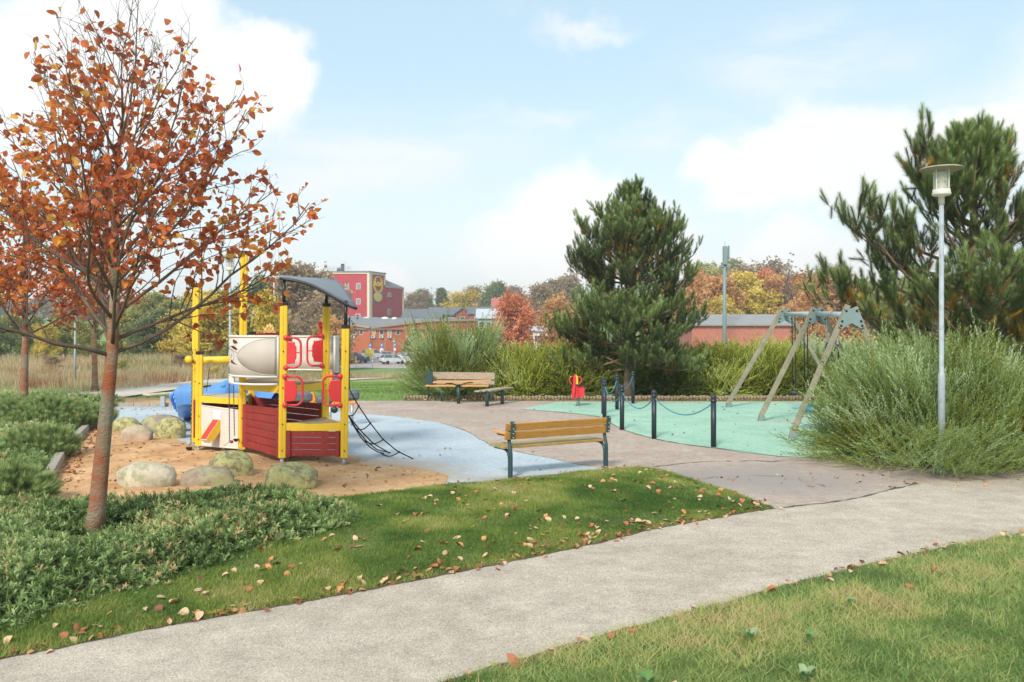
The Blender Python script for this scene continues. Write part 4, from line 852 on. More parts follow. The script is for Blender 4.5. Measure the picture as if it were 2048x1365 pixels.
for (x0, x1, y0, y1, n, hg) in [(-40, 5, 88, 98, 12000, .55)]:
    p = rng.random((n, 2)) * [x1 - x0, y1 - y0] + [x0, y0]; V, F, r = blades(p, gz(p[:, 0], p[:, 1]), hg, .03, .5, rng, np.clip(.5 + rng.normal(0, .15, len(p)), 0, 1)); g.add(V, F, rnd=r)
g.build('dry_meadow_grass', M_dry, rnd=True, kind='stuff', label='tall straw coloured grass in the meadow beyond the playground', cat='grass')
# short grass behind the playground
rng = np.random.default_rng(42); p = rng.random((60000, 2)) * [16, 34] + [-14, 27.5]; p = p[np.abs(p[:, 0]) < .64 * p[:, 1]]; p = p[(rng.random(len(p)) < (30 / p[:, 1]) ** 1.5)]
p = p[edge_dist(fp[:6], p[:, 0], p[:, 1], False) > 1.4]
V, F, r = blades(p, gz(p[:, 0], p[:, 1]), .05, .012, .8, rng, np.clip(.42 + (fbm(p[:, 0], p[:, 1], .4, 3) - .5) + rng.normal(0, .1, len(p)), 0, 1)); g = G(); g.add(V, F, rnd=r)
g.build('grass', M_grass, rnd=True, kind='stuff', label='mown green grass slope behind the timber edging', cat='grass')
# ================================================================ materials of the playground
M_yel = mat('yellow_paint', (.80, .52, .035), .42, .07, 3, bump=.05, bscale=40, col2=(.60, .42, .10), c2scale=9, c2lo=.6, c2hi=.72)
M_red = mat('dark_red_boards', (.27, .028, .025), .5, .15, 4, bump=.15, bscale=50, col2=(.40, .12, .09), c2scale=14, c2lo=.58, c2hi=.72)
M_redp = mat('bright_red_plastic', (.66, .035, .045), .35, .08, 4, coat=.3)
M_grey = mat('pale_grey_panel', (.64, .585, .545), .55, .05, 3, col2=(.53, .50, .44), c2scale=2, c2lo=.5, c2hi=.8)
M_taupe = mat('taupe_mesh_window', (.50, .44, .39), .6, .06, 60)
M_rail = mat('pale_rail', (.66, .63, .58), .4, .05)
M_black = mat('black_metal', (.022, .023, .026), .4, .2)
M_rope = mat('black_rope', (.012, .018, .02), .8, .3, 60)
M_galv = mat('galvanised_steel', (.42, .45, .47), .45, .1, 14, metal=.5, bump=.05)
M_deck = mat('brown_deck', (.34, .24, .14), .8, .2, 8, bump=.3, col2=(.45, .36, .22), c2scale=3)
M_blueP = mat('blue_plastic', (.10, .29, .68), .4, .08, 3, coat=.2)
M_slate = mat('slate_grey_plastic', (.10, .12, .13), .45, .1)
M_orangeP = mat('orange_plastic', (.80, .26, .03), .4, .05)
M_roof = mat('grey_canopy_sheet', (.13, .14, .16), .35, .1, 4)
M_white = mat('white_plastic', (.75, .75, .74), .5, .03)
M_chain = mat('weathered_chain', (.13, .12, .10), .55, .2, 30, metal=.6)

SH = thing('play_tower', 'red and yellow ship play tower with grey curved rails on the sand', 'play tower', (-4.3, 15.0, 0))
def rsq(cx, cy, w_, ang=0, c=.3):       # rounded square post with a groove down each face
    h = w_ / 2; pts = [(h, -h * (1 - c)), (h, -.008), (h - .007, 0), (h, .008), (h, h * (1 - c)), (h * .9, h * .9), (h * (1 - c), h)]
    out = []
    for q in range(4):
        a = q * PI / 2 + ang
        for x, y in pts: out.append((cx + x * math.cos(a) - y * math.sin(a), cy + x * math.sin(a) + y * math.cos(a)))
    return out
POST = {}
def post(key, x, y, z0, z1, ang=.35, cap=True, w_=.118, lean=.012):
    POST[key] = np.array([x, y]); g = G(); pl = rsq(0, 0, w_, ang); g.prism(pl, z0, z1)
    V = g.V[0]; V[:, 0] += x + lean * (V[:, 2] - .8); V[:, 1] += y; p = g.build('post', M_yel, SH)
    f = G(); f.tube([(x - .01, y, -.02), (x - .01, y, z0 + .02)], .032, k=12); f.lathe([(.06, z0 - .012), (.06, z0 - .001)], (x - .01, y, 0), k=12); f.build('foot', M_galv, p)
    for zb_ in (z0 + .12, z0 + .55, z0 + 1.15, z0 + 1.75):
        if zb_ < z1 - .15: q = G(); q.ball((x + .018 + lean * (zb_ - .8), y - w_ * .56, zb_), (.011, .012, .011), k=8, n=6); q.build('bolt', M_black, p)
    if cap: c = G(); c.prism(rsq(x + lean * (z1 - .8), y, w_ + .02, ang), z1 - .045, z1 + .012); c.build('cap', M_black, p, bevel=.006)
    return p
post('P1', -2.76, 14.0, .14, 2.31); post('P2', -3.78, 14.0, .14, 2.69); post('P3', -4.76, 15.0, .14, 3.62, .5); post('P4', -5.74, 15.6, .12, 1.84, .2)
post('P5', -6.02, 16.15, .12, 3.1, .1); post('P6', -3.32, 15.1, .12, 2.70, .4); post('P7', -5.06, 16.5, .12, 2.2, .4)
P1, P2, P3, P4, P5, P6, P7 = (POST[k] for k in ('P1', 'P2', 'P3', 'P4', 'P5', 'P6', 'P7'))
def v3(p, z): return np.array([p[0], p[1], z])
def boards(name, A, B, za0, za1, zb0, zb1, n, m=M_red, thick=.035, gap=.007, trim=.065):
    """planked side panel between two posts; heights given at A and B"""
    d = B - A; L_ = np.linalg.norm(d); d = d / L_; a, b = A + d * trim, B - d * trim; g = G(); nn = np.array([-d[1], d[0]])
    for i in range(n):
        f0, f1 = i / n, (i + 1) / n
        for (q0, q1) in [(0.0, 1.0)]:
            zs = [za0 + (za1 - za0) * f0 + gap * (i > 0), za0 + (za1 - za0) * f1 - gap * .2, zb0 + (zb1 - zb0) * f0 + gap * (i > 0), zb0 + (zb1 - zb0) * f1 - gap * .2]
            c = [v3(a - nn * thick / 2, zs[0]), v3(a + nn * thick / 2, zs[0]), v3(b + nn * thick / 2, zs[2]), v3(b - nn * thick / 2, zs[2]),
                 v3(a - nn * thick / 2, zs[1]), v3(a + nn * thick / 2, zs[1]), v3(b + nn * thick / 2, zs[3]), v3(b - nn * thick / 2, zs[3])]
            g.add(c, [[(0, 1, 2, 3), (7, 6, 5, 4), (0, 4, 5, 1), (1, 5, 6, 2), (2, 6, 7, 3), (3, 7, 4, 0)]])
    p = g.build(name, m, SH, bevel=.004); f = G()
    for (q, z0, z1) in ((a + d * .045, za0, za1), (b - d * .045, zb0, zb1)): f.bar(v3(q - nn * .004, z0 - .01), v3(q - nn * .004, z1 + .012), thick + .03, .09)
    f.build('frame', m, p, bevel=.006); return p
boards('side_panel', P3, P2, .20, .93, .13, .94, 6); boards('side_panel', P2, P1, .165, .575, .165, .565, 4)
boards('side_panel', P5, P4, .22, .92, .2, .92, 6, thick=.03); boards('side_panel', P7, P6, .35, .95, .35, .93, 5); boards('side_panel', P5, P7, .3, .85, .3, .85, 5)
def beam(A, B, z0, z1, thick=.045, off=0.0):
    d = nrm(B - A); nn = np.array([-d[1], d[0]]); n = 10; g = G(); a, b = A + d * .055, B - d * .055; c = []
    P = []
    for i in range(n + 1):
        t = i / n; q = a + (b - a) * t - nn * off; zt = z1 + .010 * math.cos(t * 2 * PI); P.append([v3(q - nn * thick / 2, z0), v3(q - nn * thick / 2, zt), v3(q + nn * thick / 2, zt), v3(q + nn * thick / 2, z0), v3(q - nn * thick / 2, z0)])
    g.grid(np.array(P)[:, ::-1], smooth=False); g.build('beam', M_yel, SH)
beam(P2, P1, .578, .70); beam(P2, P6, 1.19, 1.315); beam(P3, P2, 1.19, 1.315); beam(P4, P3, .92, 1.03); beam(P3, P7, 1.19, 1.31); beam(P7, P6, 1.19, 1.31); beam(P4, P5, .92, 1.03); beam(P1, P6, .578, .70)
g = G(); g.prism([P1, P6, P2], .66, .694); g.build('deck', M_deck, SH)
g = G(); g.prism([P2, P1 * .0 + P6, P7, P3], 1.30, 1.335); g.build('deck', M_deck, SH)
g = G(); g.prism([P4, P3, P7, P5], .99, 1.025); g.build('deck', mat('pale_deck', (.50, .42, .30), .8, .15, 6), SH)
def curved_panel(name, pts, z0, z1, win=None, flip=1):
    C = np.array(smooth_poly(pts, .05, closed=False)); zs = np.linspace(z0, z1, 4); P = np.stack([np.concatenate([C, np.full((len(C), 1), z)], 1) for z in zs], 1)
    g = G(); g.grid(P, thick=.014); p = g.build(name, M_grey, SH)
    for z, r in ((z1, .021), (z0, .018)): t = G(); t.tube(np.concatenate([C, np.full((len(C), 1), z)], 1), r, k=10); t.build('rail', M_rail, p)
    t = G()
    for q in (C[0], C[-1]): t.tube([v3(q, z0), v3(q, z1)], .02, k=10)
    t.build('edge_tube', M_rail, p)
    if win:   # pointed-oval mesh window set into the panel
        u0, u1 = win; S = np.concatenate([[0], np.cumsum(np.linalg.norm(np.diff(C, axis=0), axis=1))]); zc, hh = (z0 + z1) / 2, (z1 - z0) * .46; rows = []
        T = nrm(np.gradient(C, axis=0)); N = np.stack([T[:, 1], -T[:, 0]], 1) * flip
        for s_ in np.linspace(max(u0, .03), min(u1, S[-1] - .05), 25):
            t_ = (s_ - u0) / (u1 - u0); c = np.array([np.interp(s_, S, C[:, 0]), np.interp(s_, S, C[:, 1])]); nn = np.array([np.interp(s_, S, N[:, 0]), np.interp(s_, S, N[:, 1])]); h2 = hh * (1 - (2 * t_ - 1) ** 2) ** .75
            rows.append([np.append(c + nn * .019, zc - h2 + 2 * h2 * v) for v in (0, .5, 1)])
        R_ = np.array(rows); w1 = G(); w1.grid(R_, thick=-.004 * flip); w_ = w1.build('mesh_window', M_taupe, p); t = G(); t.tube(np.concatenate([R_[:, 0], R_[::-1, 2]]), .005, k=6); t.build('window_seam', M_rail, w_)
    return p
curved_panel('curved_rail_panel', [(-3.84, 13.94), (-4.15, 13.90), (-4.5, 14.06), (-4.78, 14.42), (-4.93, 14.9), (-4.97, 15.35)], 1.47, 2.13, (-.65, .78), flip=-1)
curved_panel('curved_rail_panel', [(-3.12, 14.95), (-3.13, 15.3), (-3.38, 15.65), (-3.85, 15.85), (-4.45, 15.92)], 1.50, 2.12, (.35, 2.2), flip=1)
t = G(); C = np.array(smooth_poly([(-3.84, 13.94), (-4.15, 13.90), (-4.5, 14.06), (-4.78, 14.42), (-4.93, 14.9)], .08, closed=False)); t.tube(np.concatenate([C, np.full((len(C), 1), 1.345)], 1), .02, k=10); t.build('deck_lip', M_rail, SH)
t = G(); t.box((-4.72, 14.32, 1.41), (.09, .05, .1)); t.build('bracket', M_rail, SH)
# back board with a yellow ship's wheel
o = v3((P7 + P6) / 2, 0) + np.array([-.30, .3, 0]); d = nrm(P6 - P7); U = np.array([d[0], d[1], 0]); N = np.array([d[1], -d[0], 0]); g = G()
pl = [(-.72, 1.95), (.45, 1.95), (.45, 2.19)] + [(x, 2.19 + .02 * math.cos(x * 3.5)) for x in np.linspace(.4, -.6, 9)] + [(-.72, 2.21)]
g.slab(pl, (o, U, np.array([0, 0, 1.0]), N), .03); bb = g.build('back_board', M_red, SH)
g = G(); oc = o + np.array([0, 0, 2.19]) + N * .03 + U * (-.12); Zv = np.array([0, 0, 1.0])
g.slab([(.15 * math.cos(a) * (1 + .22 * (i % 3 == 0)), .15 * math.sin(a) * (1 + .22 * (i % 3 == 0))) for i, a in enumerate(np.linspace(0, PI, 19))], (oc, U, Zv, N), .03); em = g.build('wheel_emblem', mat('emblem_yellow', (.72, .50, .16), .5), bb)
g = G()
for a in np.linspace(.2, PI - .2, 5): g.tube([oc + N * .018 + (U * math.cos(a) + Zv * math.sin(a)) * .03, oc + N * .018 + (U * math.cos(a) + Zv * math.sin(a)) * .15], .004, k=5)
g.tube([oc + N * .018 + (U * math.cos(a) + Zv * math.sin(a)) * .1 for a in np.linspace(0, PI, 14)], .004, k=5); g.build('wheel_groove', M_red, em)
# black posts and curved roof
r = G(); r.tube([v3(P2 + [.022, 0], 2.68), v3(P2 + [.026, 0], 3.06)], .029, k=12); r.tube([v3(P6 + [.022, 0], 2.69), v3(P6 + [.03, 0], 2.93)], .029, k=12); r.tube([v3(P1 + [.018, 0], 2.30), v3(P1 + [.025, 0], 2.72)], .029, k=12)
n = 17; tt = np.linspace(0, 1, n)
F_ = np.array([at(x, y, 13.95) for x, y in smooth_poly([(562, 557), (588, 560), (616, 567), (645, 581), (672, 596), (695, 609), (713, 616)], 500, closed=False)])
def resamp(P, n):
    S = np.concatenate([[0], np.cumsum(np.linalg.norm(np.diff(P, axis=0), axis=1))]); u = np.linspace(0, S[-1], n); return np.stack([np.interp(u, S, P[:, k]) for k in range(3)], 1)
Fc = resamp(np.array([at(x, y, 13.95) for x, y in [(560, 556.5), (575, 558), (590, 560.5), (605, 564), (620, 569), (635, 576), (650, 584.5), (665, 593), (680, 601), (693, 608), (704, 613.5), (714, 616.5)]]), n)
Gc = resamp(np.array([at(x, y, Y) for x, y, Y in [(566, 556.5, 15.2), (600, 556.3, 15.5), (640, 557.5, 15.6), (672, 560.5, 15.5)]]), n)
K_ = np.stack([Fc + (Gc - Fc) * s_ + np.array([0, 0, .035 * math.sin(PI * s_)]) for s_ in np.linspace(0, 1, 7)], 1)
g = G(); g.grid(K_, thick=.012); rf = g.build('roof', M_roof, SH)
r.tube(Fc - [0, 0, .012], .024, k=8); r.tube(Gc - [0, 0, .012], .02, k=8); r.tube([Fc[-1] - [0, 0, .01], Gc[-1] - [0, 0, .01]], .012, k=8); r.build('roof_frame', M_black, rf)
# red climbing grips
def grip(x, z, y, hgt, wid, side, p_post):
    s_ = side; w_ = wid; h_ = hgt / 2; q = G(); arc = []
    cc = .11
    arc = [(0, h_)] + [(s_ * (w_ - cc + cc * math.sin(a)), h_ - cc + cc * math.cos(a)) for a in np.linspace(0, PI / 2, 6)] + [(s_ * (w_ - cc + cc * math.cos(a)), -h_ + cc - cc * math.sin(a)) for a in np.linspace(0, PI / 2, 6)] + [(0, -h_)]
    P = np.array([(x + a, y - .03 * math.sin(PI * min(1, abs(a) / w_)), z + b) for a, b in arc]); q.tube(P, .019, k=8)
    for b in (h_, -h_): q.lathe([(.001, -.02), (.045, -.018), (.045, .0), (.03, .02), (.001, .022)], (x, y - .03, z + b), k=14, R=np.array([[1, 0, 0], [0, 0, -1], [0, 1, 0]]))
    gp_ = q.build('climbing_grip', M_redp, SH); q = G()
    pl = [(s_ * (.02 + (w_ * .60) * (1 if abs(b) < h_ * .45 else .84)), b) for b in np.linspace(h_ * .72, -h_ * .72, 9)] + [(s_ * -.02, -h_ * .80), (s_ * -.02, h_ * .80)]
    q.slab(pl[::s_], (np.array([x, y + .01, z]), np.array([1.0, 0, 0]), np.array([0, 0, 1.0]), np.array([0, -1.0, 0])), .03); q.build('foot_plate', M_redp, gp_, bevel=.01)
    q = G(); q.bar((x + s_ * w_ * .62, y - .01, z), (x + s_ * w_, y - .01, z), .012, .02); q.build('tie', M_redp, gp_)
grip(P2[0] + .07, 1.865, 13.97, .49, .24, 1, P2); grip(P2[0] + .06, 1.24, 13.95, .47, .28, 1, P2); grip(P1[0] - .06, 1.24, 13.95, .48, .28, -1, P1); grip(P6[0] - .04, 1.87, 15.03, .52, .26, -1, P6)
# periscope on the rail
q = G(); c = at(643, 662, 15.25); q.lathe([(.02, -.14), (.06, -.13), (.07, -.05), (.045, .02), (.05, .05), (.05, .12), (.001, .13)], c, k=16); q.build('periscope', M_redp, SH)
q = G(); q.lathe([(.055, 0), (.06, .02), (.05, .05), (.015, .05), (.012, .03), (.001, .03)], c + [0, -.03, .10], k=16, R=np.array([[1, 0, 0], [0, .3, -.95], [0, .95, .3]])); q.build('eyepiece', M_redp, bpy.data.objects['periscope'])
# yellow round beam with end cap
q = G(); q.tube([(-5.98, 16.0, 1.665), (-5.9, 15.98, 1.67), (-4.9, 15.85, 1.70)], .068, k=16); q.lathe([(.001, -.05), (.06, -.035), (.075, 0), (.001, .0)], (-6.02, 15.82, 1.69), k=16, R=np.array([[1, 0, 0], [0, 0, -1], [0, 1, 0]])); q.build('round_beam', M_yel, SH)
# grey play panel with sand chute
d = nrm(P3 - P4); U = np.array([d[0], d[1], 0]); N = np.array([d[1], -d[0], 0]); o = v3(P4, 0) - U * 0; L_ = np.linalg.norm(P3 - P4)
g = G(); g.slab([(.07, .14), (L_ - .07, .16), (L_ - .07, .80), (.07, .855)], (o, U, Zv, N), .02); gpnl = g.build('play_panel', M_grey, SH)
for z0, z1 in ((.86, .81), (.13, .145)): q = G(); q.tube([o + U * .05 + Zv * z0, o + U * (L_ - .05) + Zv * z1], .016, k=8); q.build('rail', M_rail, gpnl)
q = G(); oc = o + U * .50 + N * .014 + Zv * .70; q.slab([(-.09, -.1), (.09, -.1), (.09, .02), (.14, .02), (.14, .08), (-.14, .08), (-.14, .02), (-.09, .02)], (oc, U, Zv, N), .006); hp = q.build('chute_plate', M_white, gpnl)
q = G()
for s_ in (-.12, .12): q.ball(oc + U * s_ + Zv * .05 + N * .006, .008)
q.build('screw', M_black, hp)
c0 = oc - Zv * .08; c1 = c0 + N * .22 - Zv * .26; dn = nrm(c1 - c0); sd = nrm(np.cross(dn, Zv)); upv = np.cross(sd, dn)
q = G(); q.slab([(0, -.08), (0, .08), (.42, .08), (.42, -.08)], (c0, dn, sd, upv), .016); ch = q.build('chute', M_redp, SH)
for s_ in (-1, 1):
    q = G(); q.slab([(0, -.10), (.20, -.13), (.38, -.12), (.44, -.03), (.42, .03), (0, .02)], (c0 + sd * .085 * s_, dn, upv, sd), .012); q.build('chute_side', M_yel, ch)
q = G(); q.slab([(-.08, -.10), (.08, -.10), (.08, .0), (-.08, .0)], (c0 + dn * .425, sd, upv, dn), .010); q.build('chute_end', M_white, ch)
# chains, cups and buckets
def cord(name, pts, r, m, parent): q = G(); q.tube(pts, r, k=6); return q.build(name, m, parent)
def links(name, A, B, m, parent, step=.03, r=.0045):
    A, B = np.array(A), np.array(B); n = int(np.linalg.norm(B - A) / step); q = G(); d = nrm(B - A)
    for i in range(n):
        c = A + (B - A) * (i + .5) / n; a = np.array([1.0, 0, 0]) if i % 2 else np.array([0, 1.0, 0]); u = nrm(np.cross(d, a))
        q.tube([c + d * step * .65 * math.cos(t) + u * step * .32 * math.sin(t) for t in np.linspace(0, 2 * PI, 7)], r, k=4, caps=False)
    return q.build(name, m, parent)
links('chain', at(458, 735, 14.75), at(459, 884, 14.75), M_chain, SH); links('chain', at(467, 772, 14.9), at(469, 872, 14.9), M_chain, SH)
links('chain', at(385, 700, 15.9), at(382, 888, 15.9), M_chain, SH, .04); cord('cord', [at(419, 735, 16.6), at(416, 760, 16.6), at(413, 783, 16.6)], .006, M_rope, SH)
q = G(); q.ball(at(463, 884, 14.75), (.035, .03, .028)); q.build('knob', mat('dark_red_plastic', (.25, .03, .04), .4), SH)
def cup(px, py, Y, r_):
    q = G(); q.lathe([(.001, -r_ * .9), (r_ * .45, -r_ * .8), (r_ * .85, -r_ * .3), (r_, .1 * r_), (r_ * 1.04, .12 * r_), (r_ * .93, .1 * r_), (r_ * .6, -r_ * .4), (.001, -r_ * .6)], at(px, py, Y), k=16); q.build('bucket', M_black, SH)
cup(378, 896, 15.6, .062); cup(472, 879, 14.9, .05); cup(443, 909, 14.7, .10)
cord('cord', [at(381, 885, 15.75), at(378, 893, 15.6)], .004, M_rope, SH); cord('cord', [at(441, 905, 14.7), at(446, 893, 14.72), at(450, 905, 14.7)], .004, M_galv, SH); cord('cord', [at(447, 893, 14.72), at(459, 884, 14.75)], .004, M_rope, SH)
# climbing net at the right
q = G(); q.tube([at(699, 635, 14.0), at(698, 700, 14.0), at(698, 781, 14.0)], .014, k=8); np_ = q.build('net_pole', M_black, SH)
def spl(pts, n=24): return resamp(np.array([np.array(p) for p in pts]), n)
R1 = spl([at(700, 782, 14.0), at(717, 812, 14.1), at(740, 846, 14.25), at(766, 879, 14.4), at(795, 903, 14.55), np.array([*gp(826, 919), .01])])
R2 = spl([at(694, 826, 14.3), at(706, 850, 14.5), at(722, 876, 14.75), at(740, 895, 15.0), at(755, 904, 15.2), np.array([*gp(768, 908.5), .01])])
R3 = spl([at(694, 828, 14.25), at(712, 857, 14.4), at(732, 882, 14.6), at(754, 900, 14.8), np.array([*gp(780, 907.5), .015])])
R4 = spl([at(697, 832, 14.2), at(718, 858, 14.35), at(745, 886, 14.6), at(776, 905, 14.8)])
q = G()
for R_ in (R1, R2, R3, R4): q.tube(R_, .0105, k=7)
q.build('net_rope', M_rope, SH); q = G(); kn = G()
for a, b in ((4, 1), (9, 6), (14, 12), (19, 21)):
    A, B = R1[a], R2[min(b, 23)]; q.tube([A + (B - A) * t + np.array([0, 0, -.07 * math.sin(PI * t)]) for t in np.linspace(0, 1, 10)], .0095, k=7); kn.ball(A, .02, k=8, n=6)
    for R_ in (R4,): kn.ball(R_[min(a + 1, 23)], .014, k=8, n=6)
q.build('net_rung', M_rope, SH); kn.build('rope_clamp', M_black, SH)

# ---------------------------------------------------------------- blue creature slide
SL = thing('slide', 'bright blue moulded plastic slide shaped like a creature behind the ship tower', 'slide', (-7, 19.5, 0))
cl = [np.array(p) for p in [(-5.0, 17.2, .84), (-5.8, 17.7, .82), (-6.5, 18.4, .78), (-7.1, 19.1, .70), (-7.45, 20.0, .50), (-7.7, 20.8, .28), (-7.9, 21.5, .12), (-7.98, 21.9, .10)]]
Cc = spl(cl, 46); T = nrm(np.gradient(Cc, axis=0)); rows = []
for i in range(46):
    t = i / 45; sdv = nrm(np.cross(T[i], Zv)); wh = np.interp(t, [0, .12, .2, .3, .42, .6, .8, 1], [.30, .40, .28, .22, .30, .34, .30, .16]) + .03 * math.sin(i * .45); w_ = .33 + .02 * math.sin(i * .4)
    prof = [(-w_ - .08, -.12), (-w_ - .13, wh * .5), (-w_ - .06, wh), (-w_ + .02, wh), (-w_ + .06, wh * .4), (-.15, .0), (.15, 0), (w_ - .06, wh * .4), (w_ - .02, wh), (w_ + .06, wh), (w_ + .13, wh * .5), (w_ + .08, -.12), (-w_ - .08, -.12)]
    rows.append([Cc[i] + sdv * a + Zv * (b + .015 * math.sin(i * .8) * (abs(a) > w_)) for a, b in prof])
g = G(); g.grid(np.array(rows)); sb = g.build('slide_body', M_blueP, SL)
g = G(); Pd = at(455, 772, 17.3); g.ball(Pd, (.15, .13, .12)); g.ball(Pd + [.22, .1, .01], (.12, .11, .09)); g.ball(Pd + [-.02, -.1, .02], (.06, .05, .06)); g.ball(Pd + [.12, .1, -.1], (.28, .2, .1)); g.build('creature_head', M_blueP, SL)
for k in range(4): c = Cc[28 + k * 4]; g = G(); g.tube([c + [-.5, -.1, .05], c + [-.53, -.12, .18], c + [-.42, -.1, .32]], [.03, .05, .02], k=10); g.build('body_ridge', M_blueP, sb)
for q in ((-5.2, 17.3, .8), (-7.0, 19.0, .65)): g = G(); g.tube([(q[0], q[1], 0), q], .04, k=8); g.build('support', M_blueP, SL)
g = G(); c = Cc[-1]; g.lathe([(.001, 0), (.24, 0), (.35, .02), (.37, .12), (.31, .22), (.24, .3), (.001, .34)], (c[0], c[1], 0.0), k=20); g.build('slide_foot', M_blueP, SL)

# ---------------------------------------------------------------- grey and orange play device behind
RK = thing('seesaw', 'grey and orange moulded seesaw behind the right side of the ship tower', 'seesaw', (-4.3, 20.0, 0))
Yk = 20.0
def hexpod(name, px0, px1, py, h_, m, n=6, tp=.75):
    A = at(px0, py, Yk); B = at(px1, py, Yk); L_ = B[0] - A[0]; q = G(); r_ = h_ / 2
    q.lathe([(r_ * tp, 0), (r_, L_ * .2), (r_, L_ * .8), (r_ * tp, L_), (.001, L_)], A, k=n, R=np.array([[0, 0, 1.0], [0, 1, 0], [-1, 0, 0]]), smooth=(n > 8)); return q.build(name, m, RK, bevel=.01)
hexpod('seat_pod', 588, 626, 794, .30, M_slate); hexpod('seat_pod', 694, 718, 790, .27, M_slate); hexpod('seat_pod', 633, 668, 800, .26, M_slate, 16, .6)
q = G(); q.bar(at(600, 806, Yk), at(712, 806, Yk), .09, .06); q.build('cross_beam', M_orangeP, RK, bevel=.01)
for px in (624, 690, 664):
    q = G(); c = at(px, 800, Yk - .02); q.slab([(-.05, -.1), (.04, -.12), (.1, .0), (.06, .14), (0, .2), (-.08, .1)], (c, np.array([1., 0, 0]), Zv, np.array([0, -1., 0])), .1); q.build('seat_bracket', M_orangeP, RK, bevel=.015)
q = G(); c = at(675, 748, Yk - .1); q.slab([(-.13, -.2), (.06, -.24), (.12, -.02), (.07, .14), (.0, .22), (-.10, .12)], (c, np.array([1., 0, 0]), Zv, np.array([0, -1., 0])), .12); up_ = q.build('upright', M_slate, RK, bevel=.02)
q = G(); q.slab([(-.18, -.22), (-.12, -.22), (-.09, .12), (-.02, .22), (-.13, .2), (-.17, .05)], (c - [0, .0, 0], np.array([1., 0, 0]), Zv, np.array([0, -1., 0])), .14); q.build('orange_edge', M_orangeP, up_, bevel=.01)
q = G(); q.lathe([(.02, -.07), (.05, -.075), (.05, -.065), (.02, -.06)], c, k=14, R=np.array([[1, 0, 0], [0, 0, 1.], [0, 1, 0]])); q.build('hub', M_black, up_)
q = G(); q.lathe([(.001, -.05), (.07, -.05), (.08, -.02), (.08, .02), (.07, .05), (.001, .05)], at(669, 820, Yk), k=20, R=np.array([[1, 0, 0], [0, 0, 1.], [0, 1, 0]])); q.build('wheel', M_black, RK)
q = G()
for px in (606, 660, 704): q.tube([at(px, 808, Yk), np.array([at(px, 808, Yk)[0], Yk, 0])], .035, k=8)
q.tube([at(672, 806, Yk), at(674, 765, Yk)], .035, k=8); q.build('base_post', M_galv, RK)
# small blue piece of equipment seen under the upper deck
# ================================================================ benches
M_wood = mat('stained_wood', (.50, .245, .055), .5, .14, 5, bump=.15, bscale=30, col2=(.38, .17, .04), c2scale=4, stretch=(1, 1, 12), coat=.1)
M_moss = mat('mossy_plank', (.36, .29, .15), .85, .2, 6, bump=.4, col2=(.22, .23, .06), c2scale=3, stretch=(1, 3, 1))
M_gwood = mat('weathered_grey_wood', (.40, .32, .245), .85, .2, 5, bump=.4, bscale=30, col2=(.27, .21, .16), c2scale=3, stretch=(1, 1, 10))
M_owood = mat('orange_wood', (.60, .31, .115), .6, .12, 5, bump=.2)
M_frame = mat('dark_green_steel', (.028, .065, .072), .38, .12, 10)
def local(o, u, v): o = np.array([o[0], o[1], 0]); u = np.array([u[0], u[1], 0]); v = np.array([v[0], v[1], 0]); return lambda a, b, c: o + u * a + v * b + Zv * c
b0 = np.array(gp(1022, 958)); b1 = np.array(gp(1213, 939)); du = nrm(b1 - b0); dv = np.array([-du[1], du[0]]); Lb = np.linalg.norm(b1 - b0)
BN = thing('park_bench', 'orange brown slatted bench seen from behind on the edge of the lawn', 'bench', ((b0 + b1)[0] / 2, (b0 + b1)[1] / 2, 0)); Q = local(b0, du, dv)
for s_ in (0, Lb):
    g = G(); g.tube(smoothP := spl([Q(s_, 0, 0), Q(s_, 0, .36), Q(s_, .012, .43), Q(s_, .05, .52), Q(s_, .06, .60), Q(s_, .02, .74), Q(s_, -.02, .85)], 20), .027, k=10); g.build('leg', M_frame, BN)
    g = G(); g.tube(spl([Q(s_, .05, 0), Q(s_, .05, .30), Q(s_, .075, .37), Q(s_, .13, .415), Q(s_, .22, .43), Q(s_, .50, .425)], 18), .024, k=10); g.build('seat_support', M_frame, BN)
    g = G(); g.bar(Q(s_ + (.0 if s_ else .0), -.032, .60), Q(s_, -.060, .865), .055, .012); bp_ = g.build('back_bracket', M_frame, BN)
    g = G()
    for z in (.62, .68, .75, .84): g.ball(Q(s_ + .01, -.048 - (z - .6) * .10, z), .011, k=8, n=6)
    g.build('bolt', M_galv, bp_)
g = G(); g.tube(spl([Q(0, .03, .30), Q(0, .035, .45), Q(0, .055, .55), Q(0, .11, .63), Q(0, .2, .645), Q(0, .40, .64)], 16), .024, k=10); g.build('arm_support', M_frame, BN)
g = G(); g.bar(Q(-.01, .05, .665), Q(-.03, .48, .672), .075, .032); g.build('armrest', M_owood, BN, bevel=.006)
for i in range(4): g = G(); g.bar(Q(-.10, .115 + i * .118, .462), Q(Lb - .03 + .06, .115 + i * .118, .462), .108, .036); g.build('seat_plank', M_moss if i else mat('seat_edge', (.40, .24, .07), .7, .2, 5, bump=.3, col2=(.25, .23, .06), c2scale=2), BN, bevel=.006)
for i, (z0, z1) in enumerate(((.585, .705), (.715, .835))):
    zc = (z0 + z1) / 2; vv = .052 - (zc - .58) * .18; g = G(); A, B = Q(-.10, vv - .03, zc), Q(Lb + .07, vv - .03, zc); d = nrm(B - A); n_ = nrm(np.cross(d, Zv)) ; tilt = nrm(Zv - np.array([dv[0], dv[1], 0]) * .22); n_ = np.cross(d, tilt)
    g.box((A + B) / 2, (np.linalg.norm(B - A), .034, .117), np.stack([d, n_, tilt], 1)); g.build('back_plank', M_wood, BN, bevel=.006)
g = G()
for s_ in (.02, .5): 
    for z in (.44,): g.bar(Q(-.02, .1, z), Q(-.02, .5, z), .03, .02)
